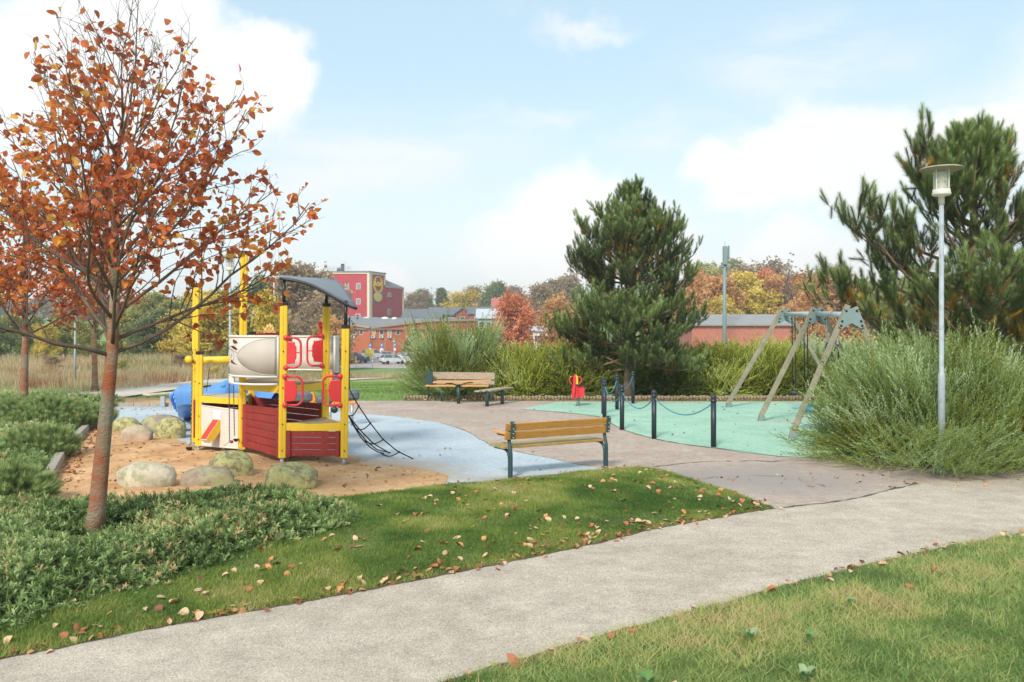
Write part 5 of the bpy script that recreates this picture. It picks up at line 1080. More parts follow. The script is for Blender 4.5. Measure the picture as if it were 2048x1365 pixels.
g.bar(Q(Lb + .0, .1, .44), Q(Lb, .5, .44), .03, .012); g.build('seat_bracket', M_frame, BN)
# back bench facing the camera
B2 = thing('park_bench', 'weathered grey bench with a backrest in front of the willow hedge', 'bench', (-1.6, 27.4, 0)); o = np.array([-2.72, 27.5]); Q = local(o, (1, -.06), (-.06, -1))
Lw = 2.0
for s_ in (0.02, Lw - .02):
    g = G(); g.tube([Q(s_, 0, 0), Q(s_, 0, .45), Q(s_, -.06, .92)], .03, k=8); g.build('leg', M_frame, B2); g = G(); g.tube([Q(s_ + (.48 if s_ < 1 else -.02), .38, 0), Q(s_ + (.48 if s_ < 1 else -.02), .38, .42)], .028, k=8); g.build('leg', M_frame, B2)
g = G(); g.slab([(0, .45), (.42, .45), (.42, .95), (0, .95)], (Q(-.06, -.02, 0), nrm(np.array([.55, -.82, 0])), Zv, nrm(np.array([.82, .55, 0]))), .03); g.build('end_panel', M_frame, B2)
for z0 in (.53, .69, .80): g = G(); g.bar(Q(.12, .0 - (z0 - .5) * .1, z0 + .06), Q(Lw + .16, -.0 - (z0 - .5) * .1, z0 + .045), .035, .125 if z0 < .7 else .11); g.build('back_plank', M_gwood, B2, bevel=.006)
for i in range(3): g = G(); g.bar(Q(-.02, .10 + i * .13, .50 - .01), Q(Lw, .10 + i * .13, .49), .12, .04); g.build('seat_plank', M_owood, B2, bevel=.005)
# table beside it
TB = thing('picnic_table', 'small orange topped table on a dark pedestal in front of the back bench', 'table', (-1.65, 26.2, 0))
for i in range(3): g = G(); g.bar((-2.42, 26.0 + i * .17, .665), (-.86 + .1 * i, 26.12 + i * .17, .70), .16, .04); g.build('table_plank', M_owood, TB, bevel=.005)
g = G(); g.tube([(-1.65, 26.2, 0), (-1.65, 26.2, .58)], .055, k=12); g.build('pedestal', M_frame, TB); g = G(); g.tube(spl([(-2.05, 26.2, .63), (-1.85, 26.2, .62), (-1.7, 26.2, .55), (-1.66, 26.2, .45)], 8), .02, k=6); g.tube(spl([(-1.2, 26.2, .65), (-1.45, 26.2, .63), (-1.6, 26.2, .55), (-1.64, 26.2, .45)], 8), .02, k=6); g.build('bracket', M_frame, TB)
B3 = thing('backless_bench', 'low backless bench with mossy top right of the orange topped table', 'bench', (-.4, 25.7, 0))
for i in range(3): g = G(); g.bar((-1.04 + i * .17, 25.0 + .12 * i, .46), (-.36 + i * .17, 26.35 + .1 * i, .47), .16, .04); g.build('seat_plank', M_gwood, B3, bevel=.005)
for (x, y) in ((-.74, 25.25), (-.30, 26.0)): g = G(); g.tube([(x, y, 0), (x, y, .36), (x, y, .43)], [.055, .055, .04], k=12); g.tube(spl([(x - .22, y, .44), (x - .1, y, .42), (x, y, .3)], 6), .018, k=6); g.tube(spl([(x + .22, y, .44), (x + .1, y, .42), (x, y, .3)], 6), .018, k=6); g.build('leg', M_frame, B3)
# slab bench on the left beyond the blue surface
B4 = thing('backless_bench', 'pale plank bench on two grey posts beyond the blue surface at the left', 'bench', (-10.1, 25.5, 0))
g = G(); a, b = at(292, 790, 25.0), at(392, 783.5, 26.3); g.bar(a, b, .42, .045); g.build('seat', mat('pale_plank', (.60, .48, .36), .8, .1), B4, bevel=.01)
for px in (326, 362): x, y = gp(px, 815 if px == 326 else 810); g = G(); g.bar((x, y, 0), (x, y, .32), .12, .10); g.build('leg', M_galv, B4)

# ================================================================ bollards and ropes
BP = [(1427, 895), (1308, 878), (1244, 860), (1209, 839.5), (1206.5, 829), (1234, 820), (1266, 808)]
M_navy = mat('dark_navy_paint', (.020, .032, .042), .42, .12, 8)
bl = [gp(*p) for p in BP]
def bollard(x, y, label):
    r = thing('bollard', label, 'bollard', (x, y, 0), 'dark rope bollards round the green surface')
    g = G(); g.tube([(x, y, -.02), (x, y, .88)], .052, k=20); g.build('post', M_navy, r)
    g = G(); g.lathe([(.001, .86), (.06, .865), (.062, .90), (.045, .915), (.045, .925)], (x, y, 0), k=20); g.ball((x, y, .955), .058, k=20, n=12); g.build('ball_cap', M_navy, r); return r
b_ = bollard(0, 0, 'x'); lab = ['nearest dark bollard at the right end of the rope', 'second nearest dark bollard on the edge of the green surface', 'dark bollard just right of the one above the bench end', 'dark bollard directly above the right end of the front bench', 'dark bollard half hidden behind the one above the bench end', 'dark bollard between the half hidden one and the pine trunk', 'farthest dark bollard beside the pine trunk']
for i, (x, y) in enumerate(bl):
    if i == 0: b_.location = (x, y, 0); b_['label'] = lab[0]
    else: copy_tree(b_, (x, y, 0), label=lab[i])
M_brope = mat('teal_rope', (.06, .22, .30), .6, .25, 60)
rl = ['nearest sagging teal rope between two bollards', 'teal rope sagging between the second and third nearest bollards', 'teal rope sagging left of the third bollard', None, 'teal rope sagging behind the doubled bollards', 'farthest teal rope beside the pine trunk']
for i in (0, 1, 2, 4, 5):
    A = np.array([*bl[i], .86]); B = np.array([*bl[i + 1], .86]); sag = .30 if i < 3 else .33; g = G()
    g.tube([A + (B - A) * t - Zv * sag * (1 - (2 * t - 1) ** 2) for t in np.linspace(0, 1, 20)], .012, k=8); o = g.build('barrier_rope', M_brope); tag(o, rl[i], 'rope', 'teal ropes between the bollards')

# ================================================================ swing set
M_swood = mat('weathered_swing_timber', (.27, .245, .175), .85, .22, 5, bump=.4, bscale=30, col2=(.22, .21, .15), c2scale=2, stretch=(1, 1, 1)); M_gst = mat('grey_green_plate', (.19, .26, .26), .45, .08, 6)
SW = thing('playground_swing_set', 'three legged timber A-frame swing set with grey steel beam', 'swing set', (7.3, 21, 0))
fr = [dict(b=gp(1455, 815), ax=(1570, 25.2, 629), w=1.5), dict(b=gp(1520, 843), ax=(1634, 20.9, 628), w=1.3), dict(b=gp(1583, 878), ax=(1701, 17.3, 630), w=1.15)]
ap = [at(f['ax'][0], f['ax'][2], f['ax'][1]) for f in fr]; bd = nrm(ap[2] - ap[0])
for i, f in enumerate(fr):
    a = ap[i]; L0 = np.array([*f['b'], 0]); half = a[:2] - L0[:2]; R0 = np.array([*(a[:2] + half), 0]); tz = a[2] + .16; nx = nrm(np.array([half[0], half[1], 0]))
    for e, s_ in ((L0, -1), (R0, 1)):
        top = a + nx * s_ * .07 + Zv * .15; top = top if i < 2 or s_ > 0 else a - nx * .05 + Zv * .2; g = G(); g.bar(e + Zv * .08, top, .10, .115); lg = g.build('leg', M_swood, SW, bevel=.012)
        g = G(); d = nrm(top - e); g.bar(e - Zv * .01, e + d * .16, .11, .125); g.build('leg_shoe', M_gst, lg)
    g = G(); pl = [(-.25, -.24), (-.22, -.13), (-.12, .11), (-.14, .15), (-.05, .13), (.05, .13), (.14, .15), (.12, .11), (.22, -.13), (.25, -.24), (.18, -.28), (.0, -.17), (-.18, -.28)]
    front = bd * (.085 if i < 2 else .09); g.slab(pl, (a + front, nx, Zv, bd), .016); g.slab(pl, (a - front, nx, Zv, bd), .016); pt = g.build('bracket_plate', M_gst, SW)
    g = G(); 
    for (u, v) in ((-.10, .08), (.10, .08), (-.18, -.13), (.18, -.13), (-.20, -.22), (.20, -.22)):
        g.ball(a + front + nx * u + Zv * v + bd * .01, .026, k=10, n=6)
    g.build('bolt', M_black, pt)
for i in (0, 1): g = G(); g.tube([ap[i] - Zv * .0, ap[i + 1]], .062, k=18); g.build('beam', mat('pale_steel_beam', (.42, .48, .49), .35, .05, metal=.2) if i == 0 else bpy.data.materials['pale_steel_beam'], SW)
def onbeam(seg, t): return ap[seg] + (ap[seg + 1] - ap[seg]) * t
def swing(t, label):
    w_ = .23; top = onbeam(0, t); r = thing('chain_swing', label, 'swing', (top[0], top[1], .5), 'flat black swings on chains')
    for s_ in (-1, 1):
        for k, A in enumerate((top + bd * s_ * w_,)):
            Bt = np.array([A[0] + .03, A[1], .55]); cord('chain', [A - Zv * .06, Bt], .014, M_rope, r)
            g = G(); g.tube([A - Zv * .05, A - Zv * .11], .022, k=8); g.build('hanger', M_gst, r)
    c = np.array([top[0] + .03, top[1], .5]); g = G(); g.bar(c - bd * .26, c + bd * .26, .17, .045); g.build('seat', M_black, r, bevel=.015); return r
swing(.30, 'black flat swing seat on chains nearest the far frame'); swing(.68, 'black flat swing seat on chains nearest the middle frame')
NS = thing('nest_swing', 'round blue nest swing hanging in the nearer bay of the swing set', 'swing', (7.2, 18.9, .55), None)
M_nest = mat('blue_rope_ring', (.035, .20, .30), .6, .25, 20, bump=.3)
c = onbeam(1, .5); c = np.array([c[0] - .12, c[1], .48]); g = G(); g.tube([c + np.array([math.cos(a), math.sin(a), 0]) * .52 for a in np.linspace(0, 2 * PI, 33)], .07, k=12, caps=False); g.build('ring', M_nest, NS)
g = G()
for k in range(-4, 5): w_ = math.sqrt(max(0, .5 ** 2 - (k * .11) ** 2)); g.tube([c + [k * .11, -w_, 0], c + [k * .11, 0, -.08], c + [k * .11, w_, 0]], .010, k=5); g.tube([c + [-w_, k * .11, 0], c + [0, k * .11, -.08], c + [w_, k * .11, 0]], .010, k=5)
g.build('net', M_rope, NS)
for s_ in (-1, 1):
    A = onbeam(1, .5 + s_ * .16) - Zv * .07; K_ = np.array([A[0], A[1], A[2] - .58]); links('chain', A, K_, M_galv, NS, .05, .013); g = G()
    for q_ in (-1, 1): g.tube([K_, c + np.array([q_ * .45, s_ * .30, .06])], .014, k=6)
    g.build('rope', M_rope, NS)

# ================================================================ red spring rider
SR = thing('spring_rider', 'small red and yellow spring rider on the green surface', 'spring rider', (*gp(1156, 813), 0)); Ys = gp(1156, 813)[1]; X_ = np.array([1., 0, 0]); Nf = np.array([0, -1., 0])
def spx(pts, Y): return [(q[0], q[2]) for q in (at(x, y, Y) for x, y in pts)]
def sslab(name, pts, Y, th, m, bevel=.01): g = G(); g.slab(spx(pts, Y), (np.array([0, Y, 0.]), X_, Zv, Nf), th); return g.build(name, m, SR, bevel=bevel)
sslab('side_panel', [(1156, 797), (1169, 793), (1169, 770), (1155, 772)], Ys - .05, .05, M_redp); sslab('side_panel', [(1143, 798), (1156, 797), (1155, 772), (1144, 772)], Ys - .12, .05, M_redp)
sslab('neck_board', [(1148, 797), (1150, 782), (1152, 760), (1151, 749), (1148, 749), (1146.5, 760), (1146, 780)], Ys - .22, .05, M_redp); sslab('head_board', [(1151, 769), (1156, 769), (1156, 756), (1154, 751), (1150, 749)], Ys - .16, .07, M_yel)
sslab('rear_panel', [(1143, 798), (1169, 793), (1169, 771), (1144, 773)], Ys + .25, .04, M_redp); sslab('seat', [(1151, 769.5), (1169, 768.5), (1169, 771), (1151, 772)], Ys + .05, .38, M_black)
for s_, x0 in ((-1, 1147), (1, 1155)):
    g = G(); g.tube([at(x0 + s_ * q, y, Ys - .17) for q, y in ((0, 754), (5, 754), (8, 758), (8, 762), (5, 767), (1, 771))], .018, k=8); g.build('handle', M_redp, SR)
g = G(); x, y = gp(1156, 813); th = np.linspace(0, 10 * PI, 80); g.tube(np.stack([x + .05 * np.cos(th), y + .05 * np.sin(th), np.linspace(.01, .26, 80)], 1), .014, k=6); g.lathe([(.07, 0), (.07, .02)], (x, y, 0), k=12); g.build('spring', M_gst, SR)

# ================================================================ timber edging, stone kerb
M_log = mat('edging_logs', (.30, .24, .17), .9, .3, 9, bump=.5, col2=(.20, .15, .10), c2scale=5)
g = G(); rng = np.random.default_rng(9); xs_ = np.arange(-3.5, 11.5, .105)
for x in xs_: y = 27.75 + .04 * math.sin(x) ; g.tube([(x, y, 0), (x, y, .11 + .04 * rng.random())], .052, k=8)
g.build('timber_edging', M_log, cat='edging', label='row of short upright logs edging the plaza below the hedge')
kb = np.array(smooth_poly(pix([(106, 980), (118, 955), (145, 905), (178, 868), (205, 838), (226, 818)]), .05, closed=False)); kb = kb + [-.12, 0]
M_kerb = mat('kerb_stone', (.38, .34, .28), .9, .18, 6, bump=.5, col2=(.24, .24, .13), c2scale=3)
K2 = resamp(np.concatenate([kb, np.zeros((len(kb), 1))], 1), 13); g = G()
for i in range(12): a, b = K2[i], K2[i + 1]; d = (b - a); g.bar(a + d * .015 + Zv * .07, b - d * .015 + Zv * .07, .13, .17)
g.build('stone_kerb', M_kerb, cat='kerb', label='low grey stone kerb between the juniper bed and the sand', bevel=.01)
g = G(); a, b = np.array([*gp(236, 814), .04]), np.array([*gp(560, 814), .04]); 
for i in range(10): g.bar(a + (b - a) * (i / 10 + .001), a + (b - a) * ((i + 1) / 10 - .001), .10, .16)
g.build('stone_kerb', M_kerb, cat='kerb', label='long straight kerb along the back of the blue surface', bevel=.01)

# ================================================================ boulders
M_bould = {'pale': mat('pale_granite', (.50, .44, .33), .9, .25, 5, bump=.8, bscale=18, col2=(.34, .34, .21), c2scale=7, c2lo=.5, c2hi=.57),
           'moss': mat('mossy_granite', (.42, .40, .17), .95, .35, 7, bump=1, bscale=25, col2=(.24, .20, .12), c2scale=9, c2lo=.5, c2hi=.56),
           'dark': mat('dark_granite', (.30, .24, .18), .9, .3, 8, bump=.8, bscale=20, col2=(.36, .34, .18), c2scale=2, c2lo=.5, c2hi=.6),
           'pink': mat('pinkish_granite', (.48, .37, .28), .9, .2, 3, bump=.7, bscale=18, col2=(.33, .30, .20), c2scale=2.5, c2lo=.48, c2hi=.62)}
def boulder(px, base, wpx, hpx, kind, seed, label, dy=.7, flat=1.0):
    x, y = gp(px, base); s_ = FP / y; rx = wpx / 2 / s_ * .95; hz = hpx / s_ * .96; y += rx * dy * .55; rng = np.random.default_rng(seed); k, n = 64, 36
    el_ = np.linspace(-PI / 2, PI / 2, n); th = np.linspace(0, 2 * PI, k, endpoint=False); E, T_ = np.meshgrid(el_, th, indexing='ij')
    d = np.stack([np.cos(E) * np.cos(T_), np.cos(E) * np.sin(T_), np.sin(E)], -1); r_ = np.ones(E.shape)
    for q in range(9):      # cut facets off a rounded lump
        nn = nrm(rng.normal(size=3) * [1, 1, .6]); off = .80 + .16 * rng.random(); dd = d @ nn; r_ = np.minimum(r_, np.where(dd > .01, off / np.maximum(dd, .01), 9))
    r_ = r_ * .96 + .04; r_ *= 1 + .12 * (fbm(d[..., 0] * 2 + d[..., 2] * 1.3, d[..., 1] * 2 + seed, 1.2, seed) - .5) + .06 * (fbm(d[..., 0] * 5 + d[..., 2] * 3, d[..., 1] * 5 + d[..., 2] * 4, 1.6, seed + 2) - .5)
    P = d * r_[..., None] * np.array([rx * 1.04, rx * dy, hz * .78 * flat]); P[..., 2] = np.sign(P[..., 2]) * np.abs(P[..., 2] / (hz * .78)) ** .8 * hz * .78; P = P + np.array([x, y, hz * .34])
    g = G(); P = np.concatenate([P, P[:, :1]], 1); g.grid(P[:, ::-1]); o = g.build('boulder', M_bould[kind]); tag(o, label, 'boulder', 'boulders round the sand pit'); o.modifiers.new('w', 'WELD').merge_threshold = .0005; o.modifiers[0].name = 'Weld'
boulder(283, 981, 124, 50, 'pale', 1, 'big pale rounded boulder at the front left of the sand'); boulder(410, 979, 112, 40, 'dark', 2, 'low dark boulder between the pale and mossy ones'); boulder(456, 958, 92, 50, 'moss', 3, 'tall yellow green mossy boulder before the ship tower', .8)
boulder(578, 982, 114, 50, 'moss', 14, 'mossy boulder at the right beside the juniper'); boulder(270, 888, 66, 34, 'pink', 5, 'pinkish blocky boulder just right of the nearest trunk'); boulder(336, 878, 64, 38, 'moss', 6, 'round mossy boulder on the edge of the blue surface')
boulder(318, 866, 92, 32, 'dark', 7, 'low grey boulder behind the round mossy one'); boulder(248, 868, 58, 30, 'moss', 8, 'low mossy boulder partly behind the nearest trunk'); boulder(396, 868, 26, 26, 'moss', 9, 'small boulder almost hidden behind the yellow post')

# ================================================================ lamp posts
M_lpole = mat('grey_lamp_pole', (.34, .39, .43), .6, .10, 10, metal=0, bump=.1, col2=(.26, .29, .30), c2scale=7); M_hat = mat('weathered_lamp_hat', (.36, .32, .25), .7, .2, 12, col2=(.25, .24, .14), c2scale=6); M_lframe = mat('off_white_lamp_frame', (.62, .60, .54), .5, .05)
M_glass = mat('lamp_glass', (.66, .65, .58), .15, .03, alpha=.32, spec=.5)
def lamp(label, x, y, z, H_, s_=1.0, base=1.56):
    r = thing('street_lamp', label, 'street lamp', (x, y, z), 'hat topped street lamps'); zt = z + H_
    g = G(); g.tube([(x, y, z - .05), (x, y, z + base - .05), (x, y, z + base), (x, y, z + base + .02), (x, y, zt - .56 * s_)], [.052, .052, .048, .036, .034], k=18); g.build('pole', M_lpole, r)
    h = lambda q: zt + q * s_
    g = G(); g.lathe([(.012, h(-.56)), (.045 * s_, h(-.56)), (.045 * s_, h(-.44)), (.13 * s_, h(-.42)), (.138 * s_, h(-.40)), (.13 * s_, h(-.37)), (.125 * s_, h(-.33)), (.001, h(-.33))], (x, y, 0), k=24)
    for a in np.arange(4) * PI / 2 + .5: g.bar((x + .122 * s_ * math.cos(a), y + .122 * s_ * math.sin(a), h(-.36)), (x + .122 * s_ * math.cos(a), y + .122 * s_ * math.sin(a), h(-.03)), .014, .014)
    g.build('lantern_frame', M_lframe, r)
    g = G(); g.lathe([(.118 * s_, h(-.34)), (.118 * s_, h(-.03))], (x, y, 0), k=24); g.F = g.F[:1]; g.build('lantern_glass', M_glass, r)
    g = G(); g.lathe([(.03, h(-.33)), (.09 * s_, h(-.30)), (.03 * s_, h(-.20)), (.08 * s_, h(-.19)), (.08 * s_, h(-.07)), (.02, h(-.06))], (x, y, 0), k=18); g.build('reflector', M_lframe, r)
    g = G(); g.lathe([(.001, h(-.035)), (.13 * s_, h(-.035)), (.29 * s_, h(-.012)), (.312 * s_, h(-.022)), (.314 * s_, h(-.010)), (.29 * s_, h(.004)), (.12 * s_, h(.025)), (.001, h(.032))], (x, y, 0), k=32); g.build('lamp_hat', M_hat, r); return r
lamp('tall grey lamp post standing in the big willow shrub at the right', LX, LY, 0, 4.73, base=1.56)
c = at(460, 700, 26.5); lamp('lamp post whose dark hat shows behind the mast post', c[0], 26.5, 0, 4.55)
c = at(788, 752, 100); lamp('distant lamp post on the grass before the car park', c[0], 100, float(gz(c[0], 100)), 4.6)
c = at(150, 783, 37); lamp('lamp post between the two left orange trees', c[0], 37, float(gz(c[0], 37)), 4.6, base=1.4)

# ================================================================ fallen leaves
FLm = {'tan': mat('tan_fallen_leaf', (.60, .40, .24), .7, .2, 30), 'red': mat('red_brown_fallen_leaf', (.40, .13, .06), .7, .3, 30), 'orange': mat('orange_fallen_leaf', (.55, .24, .09), .7, .25, 30), 'dark': mat('dark_fallen_leaf', (.20, .08, .05), .8, .2, 30)}
rng = np.random.default_rng(55)
def spot(poly, n, wfun=None): 
    p = sample_poly(poly, n * 6 if wfun else n, rng)
    if wfun is not None: p = p[rng.random(len(p)) < wfun(p)][:n]
    return p
GP_ = lambda *a: pix(a)
L1 = spot(lawn_poly, 150, lambda p: np.clip(.12 + .9 * (fbm(p[:, 0], p[:, 1], .8, 61) > .5) * (p[:, 0] > -1.2), 0, 1)); L1 = L1[(L1[:, 1] > 5.4)]
e_ = np.array(smooth_poly(up, .01, .025, 3, 1, False)); L2 = e_[rng.integers(0, len(e_), 95)] + rng.normal(0, .085, (95, 2)) + [-.05, .09]; 
e2 = np.array(smooth_poly(lo, .01, .03, 3, 2, False)); L3 = e2[rng.integers(0, len(e2), 48)] + rng.normal(0, .07, (48, 2)) + [.06, -.09]
L4 = spot(bank_poly, 46, lambda p: (p[:, 1] > 3.9) * .8); L5 = spot(pix([(60, 1280), (330, 1208), (560, 1128), (700, 1075), (740, 1105), (500, 1200), (150, 1290)]), 34)
L6 = np.array([gp(*q) for q in [(1798, 1033), (1875, 1044), (1990, 1068), (640, 1334), (1185, 984), (1498, 956), (1400, 934), (1630, 987), (1595, 986), (1443, 969), (1390, 955)]])
L7 = spot(jun_poly, 40, lambda p: (p[:, 1] < 12) * .9)
zf = lambda p: np.where(inside(lawn_poly, p[:, 0], p[:, 1]), lawn_z(p[:, 0], p[:, 1]) + .028, np.where(inside(bank_poly, p[:, 0], p[:, 1]), bank_z(p[:, 0], p[:, 1]) + .045, .012))
sets = [('lawn', np.concatenate([L1]), 'on the green lawn left of the path'), ('edge', L2, 'along the lawn edge of the path'), ('bank', L3, 'along the near bank edge of the path'), ('bankin', L4, 'in the long grass of the near bank'), ('fringe', L5, 'under the front fringe of the juniper'), ('paving', L6, 'lying alone on the paving'), ('juniper', L7, 'caught on top of the juniper carpet')]
proto = {}
for k in range(4):
    for cn, m_ in FLm.items():
        g = G(); V, F = LT[k]; V = V - [0, .04, 0]; V = V * [1.05, 1.05, .8]; g.add(V, F, smooth=True); o = g.build('fallen_leaf', m_); o.hide_render = False; proto[(k, cn)] = o
used = set(); cnt = 0
for nm, p, where in sets:
    z = zf(p) if nm != 'juniper' else jun_h(p[:, 0], p[:, 1]) + .03
    for i in range(len(p)):
        if abs(p[i, 0]) > .62 * p[i, 1] or cnt >= 300: continue
        cn = rng.choice(['tan', 'red', 'orange', 'dark'], p=[.42, .25, .25, .08]); k = int(rng.integers(0, 4)); src = proto[(k, cn)]
        if (k, cn) in used: o = src.copy(); COL.objects.link(o)
        else: o = src; used.add((k, cn))
        tl = .45 if nm in ('juniper', 'bankin') else .28
        o.location = (p[i, 0], p[i, 1], float(z[i])); o.rotation_euler = (rng.normal(0, tl), rng.normal(0, tl), rng.random() * 6.28); sc_ = .62 + .5 * rng.random(); o.scale = (sc_,) * 3
        cw = {'tan': 'pale tan', 'red': 'red brown', 'orange': 'orange', 'dark': 'dark brown'}[cn]
        tag(o, f'curled {cw} fallen leaf {where}', 'leaf', f'{cw} fallen leaves {where}'); cnt += 1
for key, o in proto.items():
    if key not in used: bpy.data.objects.remove(o)
print('leaves', cnt)
# the rest of the leaf litter
M_litter = leafmat('leaf_litter', [(0, (.17, .065, .035)), (.4, (.38, .14, .06)), (.7, (.52, .28, .13)), (1, (.62, .45, .28))], .15)
sandin = spot(sand_poly, 420, lambda p: np.clip(.25 + 1.6 * np.exp(-edge_dist(kb.tolist(), p[:, 0], p[:, 1], False) / .35), 0, 1)); kbl = kb[rng.integers(0, len(kb), 300)] + [.22, 0] + rng.normal(0, .13, (300, 2))
bk = np.stack([rng.uniform(-3.4, 11, 900), 27.5 - np.abs(rng.normal(0, .22, 900))], 1); bluel = spot(blue_poly, 60); lk = np.stack([rng.uniform(-11, -6.5, 90), 24.8 - np.abs(rng.normal(0, .5, 90))], 1); st_r = spot(smooth_poly(pix([(1300, 960), (1840, 985), (1980, 975), (2048, 960), (1600, 945)]), 1, cr=False), 50)
eg_ = np.concatenate([e_[rng.integers(0, len(e_), 260)] + rng.normal(0, .06, (260, 2)) + [-.03, .06], e2[rng.integers(0, len(e2), 160)] + rng.normal(0, .06, (160, 2)) + [.03, -.05]]); lw_ = spot(lawn_poly, 190, lambda p: (p[:, 0] > -1) & (p[:, 1] > 7)); pl_ = spot(pix(plaza), 60); gr_ = spot(green_poly, 60)
g = G()
for p in (sandin, kbl, bk, bluel, lk, st_r, pl_, gr_, eg_, lw_):
    N = len(p); zz = np.maximum(np.where(inside(sand_poly, p[:, 0], p[:, 1]), sand_z(p[:, 0], p[:, 1]), .012), .012) + .012 + (.05 * rng.random(N) if p is bk else 0) + (.06 if p is lw_ else 0)
    D = nrm(np.stack([rng.normal(size=N), rng.normal(size=N), rng.normal(0, .25, N)], 1)); Rm = frames(D, rng.normal(0, .3, N))[:, :, [0, 2, 1]]
    kk = rng.integers(0, 4); g.scatter(LT[kk][0], LT[kk][1], np.concatenate([p, zz[:, None]], 1), Rm, .45 + .45 * rng.random(N), rnd=rng.random(N))
g.build('leaf_litter', M_litter, rnd=True, kind='stuff', label='small dead leaves scattered over the sand and along the edgings', cat='leaf litter')
# ================================================================ distant buildings
M_redr = mat('crimson_render', (.43, .035, .055), .8, .06, .3); M_cream = mat('cream_render', (.68, .58, .46), .8, .05, .3); M_gro = mat('grey_roofing', (.20, .21, .22), .8, .1, .5); M_pane = mat('dull_window_pane', (.22, .25, .28), .25, .1, .5)
M_wfr = mat('white_window_frame', (.66, .64, .60), .6, .03); M_brick = mat('orange_brick', (.44, .12, .055), .85, .10, 1.2, col2=(.36, .10, .06), c2scale=.3); M_fascia = mat('roof_fascia', (.34, .27, .22), .7); M_hvac = mat('hvac_white', (.7, .7, .68), .5, .04); M_dk = mat('dark_flue', (.04, .05, .07), .6)
M_sign_y = mat('sign_yellow', (.92, .68, .04), .5, .03)
def wall_M(o, u):  # plane: origin, along, up, outward normal
    u = nrm(np.array([u[0], u[1], 0.])); return (np.array(o, float), u, Zv, np.array([u[1], -u[0], 0.]))
def wpt(M, a, b, c=0): return M[0] + M[1] * a + M[2] * b + M[3] * c
def window(M, a, b, w_, h_, parent, pane=M_pane, fr=M_wfr, th=.12, fw=.12):
    g = G(); g.slab([(a - w_ / 2 - fw, b - h_ / 2 - fw), (a + w_ / 2 + fw, b - h_ / 2 - fw), (a + w_ / 2 + fw, b + h_ / 2 + fw), (a - w_ / 2 - fw, b + h_ / 2 + fw)], (M[0] + M[3] * .03, M[1], M[2], M[3]), th); w = g.build('window', fr, parent)
    g = G(); g.slab([(a - w_ / 2, b - h_ / 2), (a + w_ / 2, b - h_ / 2), (a + w_ / 2, b + h_ / 2), (a - w_ / 2, b + h_ / 2)], (M[0] + M[3] * .03, M[1], M[2], M[3]), th + .04); g.build('pane', pane, w); return w
def hit(M, px, py):  # where the sight line through a photo pixel meets a wall
    d = np.array([(px - 1024) / FP, 1, -(py - HY) / FP]); o = np.array([0, 0, CH]); t = np.dot(M[0] - o, M[3]) / np.dot(d, M[3]); p = o + d * t - M[0]; return np.dot(p, M[1]), np.dot(p, M[2])
A_, B_ = np.array([-59.3, 270.]), np.array([-45.4, 270.]); Cc_ = B_ + [3.7, 9]; E_ = B_ + np.array([3.7, 9]) * 2.255; inw = np.array([-.925, .38]); zb = -3.6; zt = 21.3
RB = thing('tower_building', 'tall crimson building with cream pilasters and a yellow oval sign', 'building', (-50, 275, zb))
g = G(); g.prism([A_, B_, Cc_, (-52, 286), (-62, 283)], zb, zt); g.build('wall', M_redr, RB)
g = G(); g.prism([Cc_ + inw * .01, E_, E_ + inw * 14, Cc_ + inw * 14], zb, 17.35); g.build('wall', M_redr, RB)
MA = wall_M((*A_, zb), B_ - A_); MB = wall_M((*B_, zb), Cc_ - B_); LA, LB = np.linalg.norm(B_ - A_), np.linalg.norm(E_ - B_); LC = np.linalg.norm(Cc_ - B_)
g = G()
def strip(M, a0, a1, b0, b1, th=.3): g.slab([(a0, b0), (a1, b0), (a1, b1), (a0, b1)], (M[0] + M[3] * .1, M[1], M[2], M[3]), th)
Hh = zt - zb; strip(MA, -.1, 1.0, 0, Hh); strip(MA, LA - .6, LA + .12, 0, Hh + .01); strip(MB, -.05, 1.5, 0, Hh); strip(MA, 1.0, LA - .6, Hh - .55, Hh); strip(MB, 1.5, LC - .7, Hh - .55, Hh); strip(MB, LC - .7, LC, 17.6 - zb, Hh); strip(MB, LB - .7, LB, 0, 17.3 - zb); strip(MB, LC, LB - .7, 17.0 - zb, 17.3 - zb)
g.build('pilaster', M_cream, RB)
g = G(); g.prism([A_ + [-.5, -.5], B_ + [.2, -.5], Cc_ + [.5, 0], (-52, 286.5), (-62.5, 283)], zt + .002, zt + .35); roof = g.build('roof', M_gro, RB)
e0, e1 = v3(Cc_, 17.4), v3(E_, 17.4); in3 = np.array([*inw, 0]); r0, r1 = v3(Cc_ + inw * 7, 21.5), v3(E_ + inw * 7, 17.6); g = G()
dE = nrm(np.array([3.7, 9])); P = [v3(Cc_ - inw * .4, 17.3), v3(E_ - inw * .4 + dE * .4, 17.3), v3(E_ + inw * 14, 17.3), v3(Cc_ + inw * 14, 17.3), v3(Cc_ + inw * 2.2, 20.4), v3(Cc_ + inw * 11, 20.4)]
g.add(P, [[(0, 1, 4), (1, 2, 5, 4), (2, 3, 5), (0, 4, 5, 3), (3, 2, 1, 0)]]); g.build('wing_roof', M_gro, RB)
for (px, py, w_, h_) in ((694, 573, 1.05, 1.7), (716.6, 573, 1.15, 1.7), (670.5, 603, 1.15, 1.6), (716.6, 603.5, 1.15, 1.6), (716, 634, 1.3, 1.6)):
    a, b = hit(MA, px, py); window(MA, a, b, w_, h_, RB)
for (px, py, w_, h_) in ((779, 590, 1.9, 1.1), (778.3, 624.5, 1.7, 1.6)): a, b = hit(MB, px, py); window(MB, a, b, w_ * 1.0, h_, RB)
